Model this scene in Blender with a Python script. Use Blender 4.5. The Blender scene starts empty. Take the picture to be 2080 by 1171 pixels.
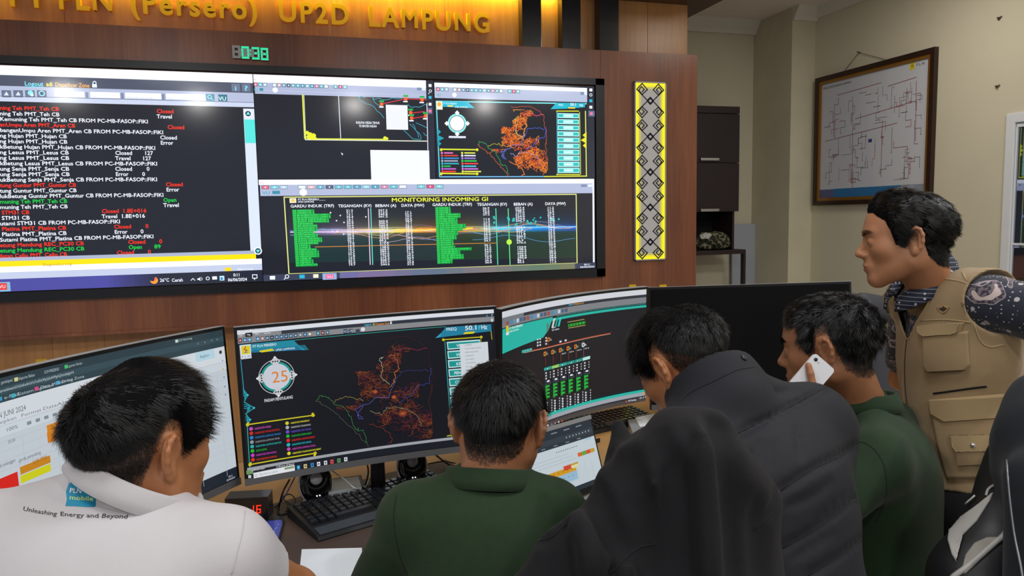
import bpy, bmesh, math, random
import numpy as np
from math import sin, cos, pi, radians, sqrt, atan2
from mathutils import Vector, Matrix, Euler
from mathutils.bvhtree import BVHTree

# ------------------------------------------------------------------ camera, world, lights, exposure
SC = bpy.context.scene
COL = SC.collection
SC.view_settings.view_transform = 'Standard'
SC.view_settings.look = 'None'
SC.view_settings.gamma = 1.0
SC.view_settings.use_curve_mapping = False
SC.view_settings.exposure = 0.0

FPX, IW, IH = 1500.0, 2080, 1171
YAW, PITCH, ROLL = radians(16.7), radians(5.55), radians(1.02)
CAM = np.array([0.0, 0.0, 1.55])
FW = np.array([sin(YAW)*cos(PITCH), cos(YAW)*cos(PITCH), -sin(PITCH)])
_r0 = np.array([cos(YAW), -sin(YAW), 0.0]); _u0 = np.cross(_r0, FW)
RT = _r0*cos(ROLL) - _u0*sin(ROLL)
UP = _u0*cos(ROLL) + _r0*sin(ROLL)
cam_data = bpy.data.cameras.new('camera')
cam = bpy.data.objects.new('camera', cam_data); COL.objects.link(cam)
cam_data.sensor_width = 36.0; cam_data.lens = 36.0*FPX/IW
cam_data.clip_start = 0.05; cam_data.clip_end = 100
_m = Matrix(((RT[0], UP[0], -FW[0], CAM[0]), (RT[1], UP[1], -FW[1], CAM[1]), (RT[2], UP[2], -FW[2], CAM[2]), (0, 0, 0, 1)))
cam.matrix_world = _m
SC.camera = cam

world = bpy.data.worlds.new('world'); SC.world = world; world.use_nodes = True
world.node_tree.nodes['Background'].inputs[0].default_value = (0.80, 0.86, 0.95, 1)
world.node_tree.nodes['Background'].inputs[1].default_value = 0.33

def area_light(name, loc, sx, sy, energy, col=(1, 1, 1), rot=(0, 0, 0), spread=pi):
    d = bpy.data.lights.new(name, 'AREA'); d.shape = 'RECTANGLE'; d.size = sx; d.size_y = sy
    d.energy = energy; d.color = col; d.spread = spread
    o = bpy.data.objects.new(name, d); COL.objects.link(o); o.location = loc; o.rotation_euler = rot
    return o
def disk_light(name, loc, size, energy, col=(1, 1, 1)):
    d = bpy.data.lights.new(name, 'AREA'); d.shape = 'DISK'; d.size = size; d.energy = energy; d.color = col
    o = bpy.data.objects.new(name, d); COL.objects.link(o); o.location = loc
    return o
# the room's recessed ceiling lamps (behind and above the photographer and over the desks)
for i, (x, y) in enumerate(((-2.35, -0.7), (-1.0, -1.2), (0.9, -1.2), (2.6, -0.9))):
    disk_light('ceiling_lamp', (x, y, 3.05), 0.18, 26, (1.0, 0.97, 0.93))
for i, (x, y) in enumerate(((-1.0, 1.0), (0.9, 1.1), (2.7, 1.2))):
    area_light('ceiling_lamp', (x, y, 3.05), 0.55, 0.55, (14, 14, 27)[i], (0.96, 0.98, 1.0))
area_light('ceiling_lamp', (3.1, 3.3, 3.05), 0.4, 0.4, 10, (1.0, 0.95, 0.86))

# ------------------------------------------------------------------ helpers: pixels to places
def ray(x, y): return FW*FPX + RT*(x-IW/2) - UP*(y-IH/2)
def at(x, y, d): return CAM + ray(x, y)*(d/FPX)                     # depth d along the view axis
def onY(x, y, Y): r = ray(x, y); return CAM + r*((Y-CAM[1])/r[1])
def onX(x, y, X): r = ray(x, y); return CAM + r*((X-CAM[0])/r[0])
def onZ(x, y, Z): r = ray(x, y); return CAM + r*((Z-CAM[2])/r[2])
def proj(p):
    d = np.asarray(p)-CAM; z = d@FW
    return IW/2+FPX*(d@RT)/z, IH/2-FPX*(d@UP)/z

def lin(h):
    if isinstance(h, str):
        h = h.lstrip('#'); c = [int(h[i:i+2], 16)/255 for i in (0, 2, 4)]
    else: c = [v/255 for v in h]
    return tuple(v/12.92 if v <= 0.04045 else ((v+0.055)/1.055)**2.4 for v in c)

# ------------------------------------------------------------------ helpers: materials
def nmat(name):
    m = bpy.data.materials.new(name); m.use_nodes = True
    nt = m.node_tree; b = nt.nodes['Principled BSDF']
    return m, nt, b
def simple(name, col, rough=0.6, metal=0.0, spec=0.5, emit=None, es=0.0, bump=0, bscale=200, sheen=0, coat=0, vary=0, vscale=8, sss=0):
    m, nt, b = nmat(name); c = lin(col) if not isinstance(col, tuple) or max(col) > 1 else col
    b.inputs['Base Color'].default_value = (*c, 1)
    b.inputs['Roughness'].default_value = rough; b.inputs['Metallic'].default_value = metal
    b.inputs['Specular IOR Level'].default_value = spec
    if sheen: b.inputs['Sheen Weight'].default_value = sheen; b.inputs['Sheen Roughness'].default_value = 0.5
    if coat: b.inputs['Coat Weight'].default_value = coat; b.inputs['Coat Roughness'].default_value = 0.1
    if emit is not None:
        b.inputs['Emission Color'].default_value = (*lin(emit), 1); b.inputs['Emission Strength'].default_value = es
    if sss:
        b.inputs['Subsurface Weight'].default_value = sss; b.inputs['Subsurface Radius'].default_value = (0.012, 0.004, 0.002)
        b.inputs['Subsurface Scale'].default_value = 1.0
    N, L = nt.nodes, nt.links
    if bump or vary:
        tc = N.new('ShaderNodeTexCoord')
    if vary:
        n = N.new('ShaderNodeTexNoise'); n.inputs['Scale'].default_value = vscale; n.inputs['Detail'].default_value = 5
        L.new(tc.outputs['Object'], n.inputs['Vector'])
        mx = N.new('ShaderNodeMix'); mx.data_type = 'RGBA'
        mx.inputs[6].default_value = (*[v*(1-vary) for v in c], 1); mx.inputs[7].default_value = (*[min(1, v*(1+vary)) for v in c], 1)
        L.new(n.outputs['Fac'], mx.inputs[0]); L.new(mx.outputs[2], b.inputs['Base Color'])
    if bump:
        n = N.new('ShaderNodeTexNoise'); n.inputs['Scale'].default_value = bscale; n.inputs['Detail'].default_value = 3
        L.new(tc.outputs['Object'], n.inputs['Vector'])
        bp = N.new('ShaderNodeBump'); bp.inputs['Strength'].default_value = bump; bp.inputs['Distance'].default_value = 0.002
        L.new(n.outputs['Fac'], bp.inputs['Height']); L.new(bp.outputs['Normal'], b.inputs['Normal'])
    return m
def wood(name, c1, c2, c3, rough=0.35, scale=7.0, stretch=0.06, coat=0.15):
    """vertical veneer: broad streaks along z, fine grain"""
    m, nt, b = nmat(name); N, L = nt.nodes, nt.links
    tc = N.new('ShaderNodeTexCoord'); mp = N.new('ShaderNodeMapping'); mp.inputs['Scale'].default_value = (1, 1, stretch)
    L.new(tc.outputs['Object'], mp.inputs['Vector'])
    n1 = N.new('ShaderNodeTexNoise'); n1.inputs['Scale'].default_value = scale; n1.inputs['Detail'].default_value = 4
    n2 = N.new('ShaderNodeTexNoise'); n2.inputs['Scale'].default_value = scale*14; n2.inputs['Detail'].default_value = 3
    L.new(mp.outputs[0], n1.inputs['Vector']); L.new(mp.outputs[0], n2.inputs['Vector'])
    r = N.new('ShaderNodeValToRGB'); e = r.color_ramp.elements
    e[0].position = 0.32; e[0].color = (*lin(c1), 1); e[1].position = 0.68; e[1].color = (*lin(c3), 1)
    x = r.color_ramp.elements.new(0.5); x.color = (*lin(c2), 1)
    ma = N.new('ShaderNodeMath'); ma.operation = 'MULTIPLY_ADD'; ma.inputs[1].default_value = 0.28; 
    mb = N.new('ShaderNodeMath'); mb.operation = 'MULTIPLY'; mb.inputs[1].default_value = 0.72
    L.new(n1.outputs['Fac'], mb.inputs[0]); L.new(n2.outputs['Fac'], ma.inputs[0]); L.new(mb.outputs[0], ma.inputs[2])
    L.new(ma.outputs[0], r.inputs['Fac']); L.new(r.outputs['Color'], b.inputs['Base Color'])
    b.inputs['Roughness'].default_value = rough; b.inputs['Coat Weight'].default_value = coat; b.inputs['Coat Roughness'].default_value = 0.25
    return m
def attr_mat(name, emit=0.0, rough=0.5, spec=0.5, coat=0.0):
    """colour comes from the mesh's own 'Col' attribute (printed or displayed picture)"""
    m, nt, b = nmat(name); a = nt.nodes.new('ShaderNodeAttribute'); a.attribute_name = 'Col'
    if emit:
        b.inputs['Base Color'].default_value = (0.012, 0.012, 0.014, 1)
        nt.links.new(a.outputs['Color'], b.inputs['Emission Color']); b.inputs['Emission Strength'].default_value = emit
        m.cycles.emission_sampling = 'NONE'
    else: nt.links.new(a.outputs['Color'], b.inputs['Base Color'])
    b.inputs['Roughness'].default_value = rough; b.inputs['Specular IOR Level'].default_value = spec
    b.inputs['Coat Weight'].default_value = coat
    return m

# ------------------------------------------------------------------ helpers: objects
def raw_mesh(name, verts, faces, smooth=False):
    """fast mesh from numpy verts and a list / array of faces"""
    me = bpy.data.meshes.new(name); verts = np.asarray(verts, dtype=np.float32)
    if isinstance(faces, np.ndarray):
        n, k = faces.shape
        me.vertices.add(len(verts)); me.vertices.foreach_set('co', verts.ravel())
        me.loops.add(n*k); me.loops.foreach_set('vertex_index', faces.astype(np.int32).ravel())
        me.polygons.add(n); me.polygons.foreach_set('loop_start', np.arange(0, n*k, k, dtype=np.int32))
        me.update(calc_edges=True)
    else:
        me.from_pydata([tuple(map(float, v)) for v in verts], [], faces); me.update()
    if smooth: me.polygons.foreach_set('use_smooth', np.ones(len(me.polygons), dtype=bool))
    return me
def link(name, me, mat=None, parent=None):
    o = bpy.data.objects.new(name, me); COL.objects.link(o)
    if mat is not None:
        for m in (mat if isinstance(mat, (list, tuple)) else [mat]): me.materials.append(m)
    if parent is not None:
        o.parent = parent; o.matrix_parent_inverse = Matrix.Translation(-parent.location) if parent.rotation_euler.z == 0 else parent_inv(parent)
    return o
def parent_inv(p): return (Matrix.Translation(p.location) @ p.rotation_euler.to_matrix().to_4x4()).inverted()
def tag(o, label=None, cat=None, group=None, kind=None):
    if label: o['label'] = label
    if cat: o['category'] = cat
    if group: o['group'] = group
    if kind: o['kind'] = kind
    return o
def thing(name, label, cat, loc=(0, 0, 0), group=None):
    o = bpy.data.objects.new(name, None); COL.objects.link(o); o.location = [float(v) for v in loc]
    o.empty_display_size = 0.05
    return tag(o, label, cat, group)
class MB:
    """collects shapes into one mesh"""
    def __init__(s): s.bm = bmesh.new()
    def box(s, a, b, bev=0.0, mi=0, M=None):
        a = np.array(a, float); b = np.array(b, float); lo = np.minimum(a, b); hi = np.maximum(a, b)
        r = bmesh.ops.create_cube(s.bm, size=1.0); vs = r['verts']
        for v in vs: v.co = Vector([(lo[i]+hi[i])/2+v.co[i]*(hi[i]-lo[i]) for i in range(3)])
        fs = list({f for v in vs for f in v.link_faces})
        if bev > 0:
            es = list({e for v in vs for e in v.link_edges})
            rr = bmesh.ops.bevel(s.bm, geom=es, offset=bev, segments=2, affect='EDGES', profile=0.6)
            fs = list({f for v in rr['verts'] for f in v.link_faces}); vs = list({v for f in fs for v in f.verts})
        for f in fs: f.material_index = mi
        if M is not None: bmesh.ops.transform(s.bm, matrix=M, verts=vs)
        return s
    def poly(s, pts, mi=0):
        f = s.bm.faces.new([s.bm.verts.new(tuple(map(float, p))) for p in pts]); f.material_index = mi; return s
    def prism(s, pts, ext, mi=0):
        """closed outline pts extruded by vector ext"""
        ext = np.array(ext, float); n = len(pts)
        A = [s.bm.verts.new(tuple(map(float, p))) for p in pts]; B = [s.bm.verts.new(tuple(map(float, np.array(p, float)+ext))) for p in pts]
        fs = [s.bm.faces.new(A), s.bm.faces.new(B[::-1])]
        for i in range(n): fs.append(s.bm.faces.new((A[i], B[i], B[(i+1) % n], A[(i+1) % n])))
        for f in fs: f.material_index = mi
        return s
    def tube(s, pts, r, n=8, mi=0, cap=True):
        pts = [np.array(p, float) for p in pts]; rs = r if isinstance(r, (list, tuple, np.ndarray)) else [r]*len(pts); rings = []
        up = np.array([0, 0, 1.0]); prev = None
        for i, p in enumerate(pts):
            t = pts[min(i+1, len(pts)-1)]-pts[max(i-1, 0)]; t /= (np.linalg.norm(t)+1e-12)
            if prev is None:
                a = np.cross(t, up);  a = np.cross(t, [1, 0, 0]) if np.linalg.norm(a) < 1e-3 else a
            else: a = prev - t*(prev@t)
            a /= np.linalg.norm(a); prev = a; b = np.cross(t, a)
            rings.append([s.bm.verts.new(tuple(p+rs[i]*(a*cos(2*pi*k/n)+b*sin(2*pi*k/n)))) for k in range(n)])
        for i in range(len(rings)-1):
            for k in range(n):
                f = s.bm.faces.new((rings[i][k], rings[i][(k+1) % n], rings[i+1][(k+1) % n], rings[i+1][k])); f.material_index = mi; f.smooth = True
        if cap:
            for q in (rings[0][::-1], rings[-1]): s.bm.faces.new(q).material_index = mi
        return s
    def lathe(s, prof, M=None, n=32, mi=0):
        """prof: (r, z) pairs about local z"""
        rings = []; M = M or Matrix()
        for r, z in prof: rings.append([s.bm.verts.new(M @ Vector((r*cos(2*pi*k/n), r*sin(2*pi*k/n), z))) for k in range(n)])
        for i in range(len(rings)-1):
            for k in range(n):
                f = s.bm.faces.new((rings[i][k], rings[i][(k+1) % n], rings[i+1][(k+1) % n], rings[i+1][k])); f.material_index = mi; f.smooth = True
        for q in (rings[0][::-1], rings[-1]):
            s.bm.faces.new(q).material_index = mi
        return s
    def build(s, name, mat, parent=None, M=None, fix=True):
        if fix: bmesh.ops.recalc_face_normals(s.bm, faces=s.bm.faces)
        me = bpy.data.meshes.new(name)
        if M is not None: bmesh.ops.transform(s.bm, matrix=M, verts=s.bm.verts)
        s.bm.to_mesh(me); s.bm.free()
        return link(name, me, mat, parent)
def smooth_line(pts, n=8):
    """Catmull-Rom through points"""
    P = [np.array(p, float) for p in pts]; P = [2*P[0]-P[1]]+P+[2*P[-1]-P[-2]]; out = []
    for i in range(1, len(P)-2):
        for k in range(n):
            t = k/n; a, b, c, d = P[i-1:i+3]
            out.append(0.5*((2*b)+(-a+c)*t+(2*a-5*b+4*c-d)*t*t+(-a+3*b-3*c+d)*t**3))
    out.append(P[-2]); return out

# ------------------------------------------------------------------ helpers: lettering
_gl = {}
def _eval_text(s, off, res):
    cu = bpy.data.curves.new('t', 'FONT'); cu.body = s; cu.size = 1.0; cu.offset = off; cu.resolution_u = res; cu.fill_mode = 'FRONT'
    o = bpy.data.objects.new('t', cu); COL.objects.link(o); bpy.context.view_layer.update()
    me = o.to_mesh(); v = np.zeros(len(me.vertices)*3); me.vertices.foreach_get('co', v); v = v.reshape(-1, 3)[:, :2].copy()
    f = [tuple(p.vertices) for p in me.polygons]; o.to_mesh_clear()
    bpy.data.objects.remove(o); bpy.data.curves.remove(cu); return v, f
def glyph(c, bold=0, res=1):
    k = (c, bold, res)
    if k not in _gl:
        off = 0.016 if bold else 0.0
        v2, _ = _eval_text('l'+c+'l', 0.0, 1); v1, _ = _eval_text('l', 0.0, 1)
        adv = v2[:, 0].max()-v1[:, 0].max() 
        v0, _ = _eval_text('ll', 0.0, 1); adv -= (v0[:, 0].max()-v1[:, 0].max())   # advance of c
        if c in 'MWmwN': off = 0.0
        v, f = _eval_text(c, off, res) if c != ' ' else (np.zeros((0, 2)), [])
        if bold and c in 'MWmwN': n = len(v); f = f+[tuple(i+n for i in q) for q in f]; v = np.concatenate([v-[.014, 0], v+[.014, 0]])
        _gl[k] = (v, f, adv)
    return _gl[k]
def text_geom(s, bold=0, res=1, track=0.0):
    """verts (n,2), faces, width; letters stand on y=0, cap height about 0.73"""
    V, Fc, x = [], [], 0.0; n = 0
    for c in s:
        v, f, a = glyph(c, bold, res)
        if len(v): V.append(v+np.array([x, 0])); Fc += [tuple(i+n for i in q) for q in f]; n += len(v)
        x += a+track
    return (np.concatenate(V) if V else np.zeros((0, 2))), Fc, x
CAPH = 0.73

# ------------------------------------------------------------------ helpers: pictures shown on screens / printed sheets
class Sheet:
    """a picture made of coloured shapes on a (curved) rectangle with corners TL, TR, BL, BR (metres) bowed back by sag"""
    def __init__(s, TL, TR, BL, BR, sag=0.0, nseg=1, lift=0.00025):
        s.c = [np.array(p, float) for p in (TL, TR, BL, BR)]; s.sag = sag; s.nseg = nseg; s.lift = lift
        n = np.cross(s.c[1]-s.c[0], s.c[2]-s.c[0]); n /= np.linalg.norm(n)
        if n@(CAM-s.c[0]) < 0: n = -n
        s.n = n; s.V = []; s.F = []; s.C = []; s.nv = 0; s.layer = 0
        s.w = np.linalg.norm(s.c[1]-s.c[0]); s.h = np.linalg.norm(s.c[2]-s.c[0])
    def P(s, uv, w=0.0):
        uv = np.atleast_2d(np.asarray(uv, float)); u = uv[:, :1]; v = uv[:, 1:2]
        TL, TR, BL, BR = s.c
        p = (TL*(1-u)+TR*u)*(1-v)+(BL*(1-u)+BR*u)*v
        return p + s.n*(w-s.sag*(4*u*(1-u)))
    def uv(s, x, y):
        u, v = 0.5, 0.5
        for _ in range(12):
            X0, Y0 = proj(s.P((u, v))[0]); X1, Y1 = proj(s.P((u+1e-4, v))[0]); X2, Y2 = proj(s.P((u, v+1e-4))[0])
            J = np.array([[X1-X0, X2-X0], [Y1-Y0, Y2-Y0]])/1e-4; d = np.linalg.solve(J, [x-X0, y-Y0])
            u += d[0]; v += d[1]
            if abs(d[0])+abs(d[1]) < 1e-7: break
        return np.array([u, v])
    def add(s, uvs, faces, col, bump=1):
        s.layer += bump
        if s.nseg > 1:                       # follow the curve: cut wide faces into narrow upright strips
            U = np.asarray(uvs, float); W = 1.0/s.nseg; nu, nf = [tuple(q) for q in U], []
            for f in faces:
                P = U[list(f)]; lo, hi = P[:, 0].min(), P[:, 0].max()
                if hi-lo <= W*0.6: nf.append(tuple(f)); continue
                for k in range(int(math.floor(lo/W)), int(math.floor(hi/W))+1):
                    Q = [tuple(q) for q in P]
                    for sg, lim in ((1, k*W), (-1, (k+1)*W)):
                        R = []
                        for i in range(len(Q)):
                            a, b = Q[i], Q[(i+1) % len(Q)]; da, db = sg*(a[0]-lim), sg*(b[0]-lim)
                            if da >= 0: R.append(a)
                            if da*db < 0: t = da/(da-db); R.append((a[0]+(b[0]-a[0])*t, a[1]+(b[1]-a[1])*t))
                        Q = R
                        if not Q: break
                    if len(Q) >= 3: i0 = len(nu); nu += Q; nf.append(tuple(range(i0, i0+len(Q))))
            uvs, faces = nu, nf
        p = s.P(uvs, 0.0002+2e-5*(s.layer+(0 if bump else 0.7))); s.V.append(p)
        c = lin(col); s.F += [tuple(i+s.nv for i in f) for f in faces]; s.C += [c]*len(faces); s.nv += len(p)
    def rect_uv(s, u0, v0, u1, v1, col):
        k = max(1, int(math.ceil(abs(u1-u0)*s.nseg))); us = np.linspace(u0, u1, k+1)
        vs = [(u, v0) for u in us]+[(u, v1) for u in us]
        s.add(vs, [(i, i+1, k+2+i, k+1+i) for i in range(k)], col)
    def rect(s, x0, y0, x1, y1, col):          # pixel corners TL and BR
        a = s.uv(x0, y0); b = s.uv(x1, y1); s.rect_uv(a[0], a[1], b[0], b[1], col)
    def quad(s, pts, col): s.add([s.uv(*p) for p in pts], [tuple(range(len(pts)))], col)
    def line(s, pts, wpx, col, closed=False, raw=False):
        uv = [np.array(p) if raw else s.uv(*p) for p in pts]
        if closed: uv.append(uv[0])
        k = wpx*s.pxm()/2; sc = np.array([s.w, s.h]); V = []; F = []
        for a, b in zip(uv[:-1], uv[1:]):
            a = a*sc; b = b*sc; t = b-a; L = np.linalg.norm(t)
            if L < 1e-9: continue
            t /= L; n = np.array([-t[1], t[0]])*k; a2 = a-t*k*0.5; b2 = b+t*k*0.5; i = len(V)
            V += [(a2+n)/sc, (b2+n)/sc, (b2-n)/sc, (a2-n)/sc]; F.append((i, i+1, i+2, i+3))
        if V: s.add(V, F, col, 0)
    def pxm(s):
        if not hasattr(s, '_pm'):
            a = s.P((0.5, 0.5))[0]; s._pm = ((a-CAM)@FW)/FPX
        return s._pm
    def disc(s, x, y, r, col, n=14, r2=None):
        c = s.uv(x, y)*[s.w, s.h]; k = s.pxm()
        if r2 is None: s.add([(c+k*r*np.array([cos(2*pi*i/n), sin(2*pi*i/n)]))/[s.w, s.h] for i in range(n)], [tuple(range(n))], col)
        else:
            V = [(c+k*q*np.array([cos(2*pi*i/n), sin(2*pi*i/n)]))/[s.w, s.h] for q in (r, r2) for i in range(n)]
            s.add(V, [(i, (i+1) % n, n+(i+1) % n, n+i) for i in range(n)], col)
    def text(s, t, x0, y0, x1, h, col, bold=1, res=2, y1=None, right=False):
        """baseline starts at pixel (x0,y0); cap height h px; fitted so it ends at pixel x1 (None = natural)"""
        V, F, w = text_geom(t, bold, res)
        if not len(V): return
        a = s.uv(x0, y0); hv = (s.uv(x0, y0)[1]-s.uv(x0, y0-h)[1])
        sy = hv/CAPH; sx = sy*s.h/s.w
        if x1 is not None:
            b = s.uv(x1, y0 if y1 is None else y1); sx = (b[0]-a[0])/w
            if y1 is not None: pass
        elif right: a = a-np.array([sx*w, 0])
        s.add(np.stack([a[0]+V[:, 0]*sx, a[1]-V[:, 1]*sy], 1), F, col, 0)
    def build(s, name, mat, parent=None):
        me = raw_mesh(name, np.concatenate(s.V), s.F)
        ca = me.color_attributes.new('Col', 'FLOAT_COLOR', 'CORNER')
        lens = np.array([len(f) for f in s.F]); c = np.repeat(np.array(s.C, dtype=np.float32), lens, axis=0)
        ca.data.foreach_set('color', np.concatenate([c, np.ones((len(c), 1), np.float32)], 1).ravel())
        return link(name, me, mat, parent)
# ------------------------------------------------------------------ materials of the room
M_wall = simple('cream_paint', '#d3ccb4', 0.85, vary=0.05, vscale=3, bump=0.15, bscale=60)
M_ceil = simple('white_plaster', '#e8dcd2', 0.9, vary=0.03)
M_corn = simple('cornice_plaster', '#d9d4c6', 0.85)
M_floor = simple('floor_tile', '#b0aca4', 0.4, vary=0.1)
M_lwood = wood('light_teak_veneer', '#ab7647', '#c68e57', '#d9a56b', 0.33, 3.2)
M_dwood = wood('dark_teak_veneer', '#74432f', '#90553a', '#ab6a46', 0.3, 5.0, 0.05, 0.3)
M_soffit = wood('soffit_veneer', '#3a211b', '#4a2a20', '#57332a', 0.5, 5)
M_gloss = simple('black_gloss_strip', '#1b1e26', 0.22, coat=0.4)
M_black = simple('black_plastic', '#141519', 0.45)
M_blackm = simple('black_matte', '#101114', 0.75)
M_bez = simple('bezel_black', '#0b0c10', 0.35)
M_white = simple('white_frame_paint', '#dfe2e6', 0.5)
M_yel = simple('yellow_acrylic', '#f6c810', 0.35, coat=0.3)
M_wenge = simple('wenge_laminate', '#2a1c1e', 0.5, vary=0.25, vscale=30)
M_steel = simple('brushed_steel', '#c9c9c9', 0.3, metal=0.8)
M_screen = attr_mat('screen_picture', 1.12, 0.12, 0.5)
M_screen2 = attr_mat('monitor_picture', 0.82, 0.3, 0.4)
M_print = attr_mat('printed_picture', 0.0, 0.5)
M_desk = simple('beech_laminate', '#b98e57', 0.45, vary=0.08, vscale=4)
M_grey = simple('grey_plastic', '#5c5d61', 0.42)
M_silver = simple('silver_plastic', '#a9abb0', 0.35, metal=0.3)
M_paper = simple('white_paper', '#e4ebf2', 0.7)

# ------------------------------------------------------------------ the room shell
def struct(name, mb, mat): o = mb.build(name, mat); o['kind'] = 'structure'; return o
YB, XR, YP, XN, ZC = 5.42, 3.96, 4.93, 3.75, 3.10
struct('floor', MB().box((-5, -3.5, -0.05), (XR+0.3, YB+0.2, 0)), M_floor)
struct('ceiling', MB().box((-5, -3.5, ZC), (XR+0.3, YB+0.2, ZC+0.05)), M_ceil)
struct('wall_back', MB().box((-5, YB, 0), (XR+0.3, YB+0.12, ZC)), M_wall)
# right wall with a door opening Y 2.2..3.25
DY0, DY1, DZ = 2.15, 3.238, 2.03
struct('wall_right', MB().box((XR, DY1, 0), (XR+0.14, YP+0.05, ZC)).box((XR, DY0, DZ), (XR+0.14, DY1, ZC)).box((XR, -3.5, 0), (XR+0.14, DY0, ZC)), M_wall)
M_stain = None
struct('wall_pillar', MB().box((XN, YP, 0), (XR+0.2, YB+0.01, ZC)), simple('cream_paint_stained', '#cec7ac', 0.85, vary=0.12, vscale=5))
cz = 3.0
struct('trim_1', MB().prism([(-5, YB, cz), (-5, YB-0.03, cz), (-5, YB-0.04, cz+0.03), (-5, YB-0.1, ZC), (-5, YB, ZC)], (5+XN, 0, 0)), M_corn)
struct('trim_2', MB().prism([(XN, YP, cz), (XN, YP-0.02, cz), (XN, YP-0.03, cz+0.03), (XN, YP-0.08, ZC), (XN, YP, ZC)], (XR-XN, 0, 0)), M_corn)
struct('trim_3', MB().prism([(XR, YP, cz+0.02), (XR-0.015, YP, cz+0.02), (XR-0.05, YP, ZC), (XR, YP, ZC)], (0, -8.3, 0)), M_corn)

# glass door on the right wall: white frame, mirror-like glass
d = MB()
for a, b in (((XR-0.012, DY1-0.004, 0), (XR+0.145, DY1+0.050, DZ+0.05)), ((XR-0.012, DY0-0.06, 0), (XR+0.145, DY0+.004, DZ+0.06)), ((XR-0.012, DY0, DZ-.004), (XR+0.145, DY1, DZ+0.05))):
    d.box(a, b, 0.004)
door = struct('door_1', d, M_white)
HX, HY = XR+0.010, DY1-0.006          # the leaf stands slightly ajar, hinged at its far edge
ML = Matrix.Translation((HX, HY, 0)) @ Matrix.Rotation(radians(4.5), 4, 'Z') @ Matrix.Translation((-HX, -HY, 0))
lf = MB(); LW = DY1-DY0-0.03
for a, b in (((HX-.012, HY-.007, 0.01), (HX+.012, HY, DZ-.01)), ((HX-.012, HY-LW, 0.01), (HX+.012, HY-LW+.04, DZ-.01)), ((HX-.012, HY-LW, DZ-0.03), (HX+.012, HY, DZ-.01)), ((HX-.012, HY-LW, 0.01), (HX+.012, HY, 0.1)), ((HX-.010, HY-LW, 1.335), (HX+.010, HY, 1.347))):
    lf.box(a, b, 0.002)
lf.build('door_leaf', M_white, door, ML)
MB().box((HX-.002, HY-LW+.03, 0.08), (HX+.003, HY-.005, DZ-0.02)).build('glass_pane', simple('mirror_glass', '#9a9da2', 0.02, metal=1.0), door, ML)

# ------------------------------------------------------------------ feature wall: box for the screens, recessed header, soffit
YF, YH = 4.46, 4.60
BX, BZ0, BZ1 = 2.655, 0.965, 2.596
def panelled(name, x0, x1, z0, z1, y, th, mat, seam):
    m = MB(); xs = [x0]+[s for s in seam if x0 < s < x1]+[x1]
    for a, b in zip(xs[:-1], xs[1:]): m.box((a+0.0012, y, z0), (b-0.0012, y+th, z1), 0.0008)
    m.box((x0, y+0.003, z0+0.002), (x1, y+th, z1-0.002))
    return struct(name, m, mat)
panelled('wall_feature_upper', -3.2, 2.66, BZ1-0.02, 2.955, YH, 0.12, M_lwood, [-2.4, -1.72, -1.1, -0.35, 0.3, 0.98, 1.5, 2.12, 2.36])
panelled('wall_feature_lower', -3.2, 2.66, 0.0, BZ0+0.03, YH, 0.12, M_lwood, [-2.0, -1.55, -1.28, -1.02, -0.6, -0.1, 0.5, 1.1, 1.7])
panelled('wall_feature_front', -3.2, BX, BZ0, BZ1, YF, YH-YF+0.1, M_dwood, [1.955])
struct('trim_4', MB().box((-3.2, YF-0.006, BZ0-0.018), (BX, YF+0.1, BZ0)), M_dwood)
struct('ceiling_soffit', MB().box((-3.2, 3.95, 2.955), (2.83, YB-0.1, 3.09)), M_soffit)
area_light('header_light_strip', (-0.65, YH-0.06, 2.94), 5.0, 0.02, 16, (1.0, 0.72, 0.06), (radians(18), 0, 0))

# black glossy strips on the header
for x0, x1 in ((1061, 1100), (1142, 1180), (1218, 1257)):
    a, b = onY(x0, 60, YH-0.08)[0], onY(x1, 60, YH-0.08)[0]
    o = MB().box((a, YH-0.08, BZ1+0.0), (b, YH, 2.955), 0.003).build('decor_strip', M_gloss)
    tag(o, {1061: 'black glossy upright strip on the wood header, nearest the yellow lettering', 1142: 'middle one of three black glossy strips on the header', 1218: 'black glossy upright strip on the header, farthest from the yellow lettering'}[x0], 'wall strip', 'black strips on the header')

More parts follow.
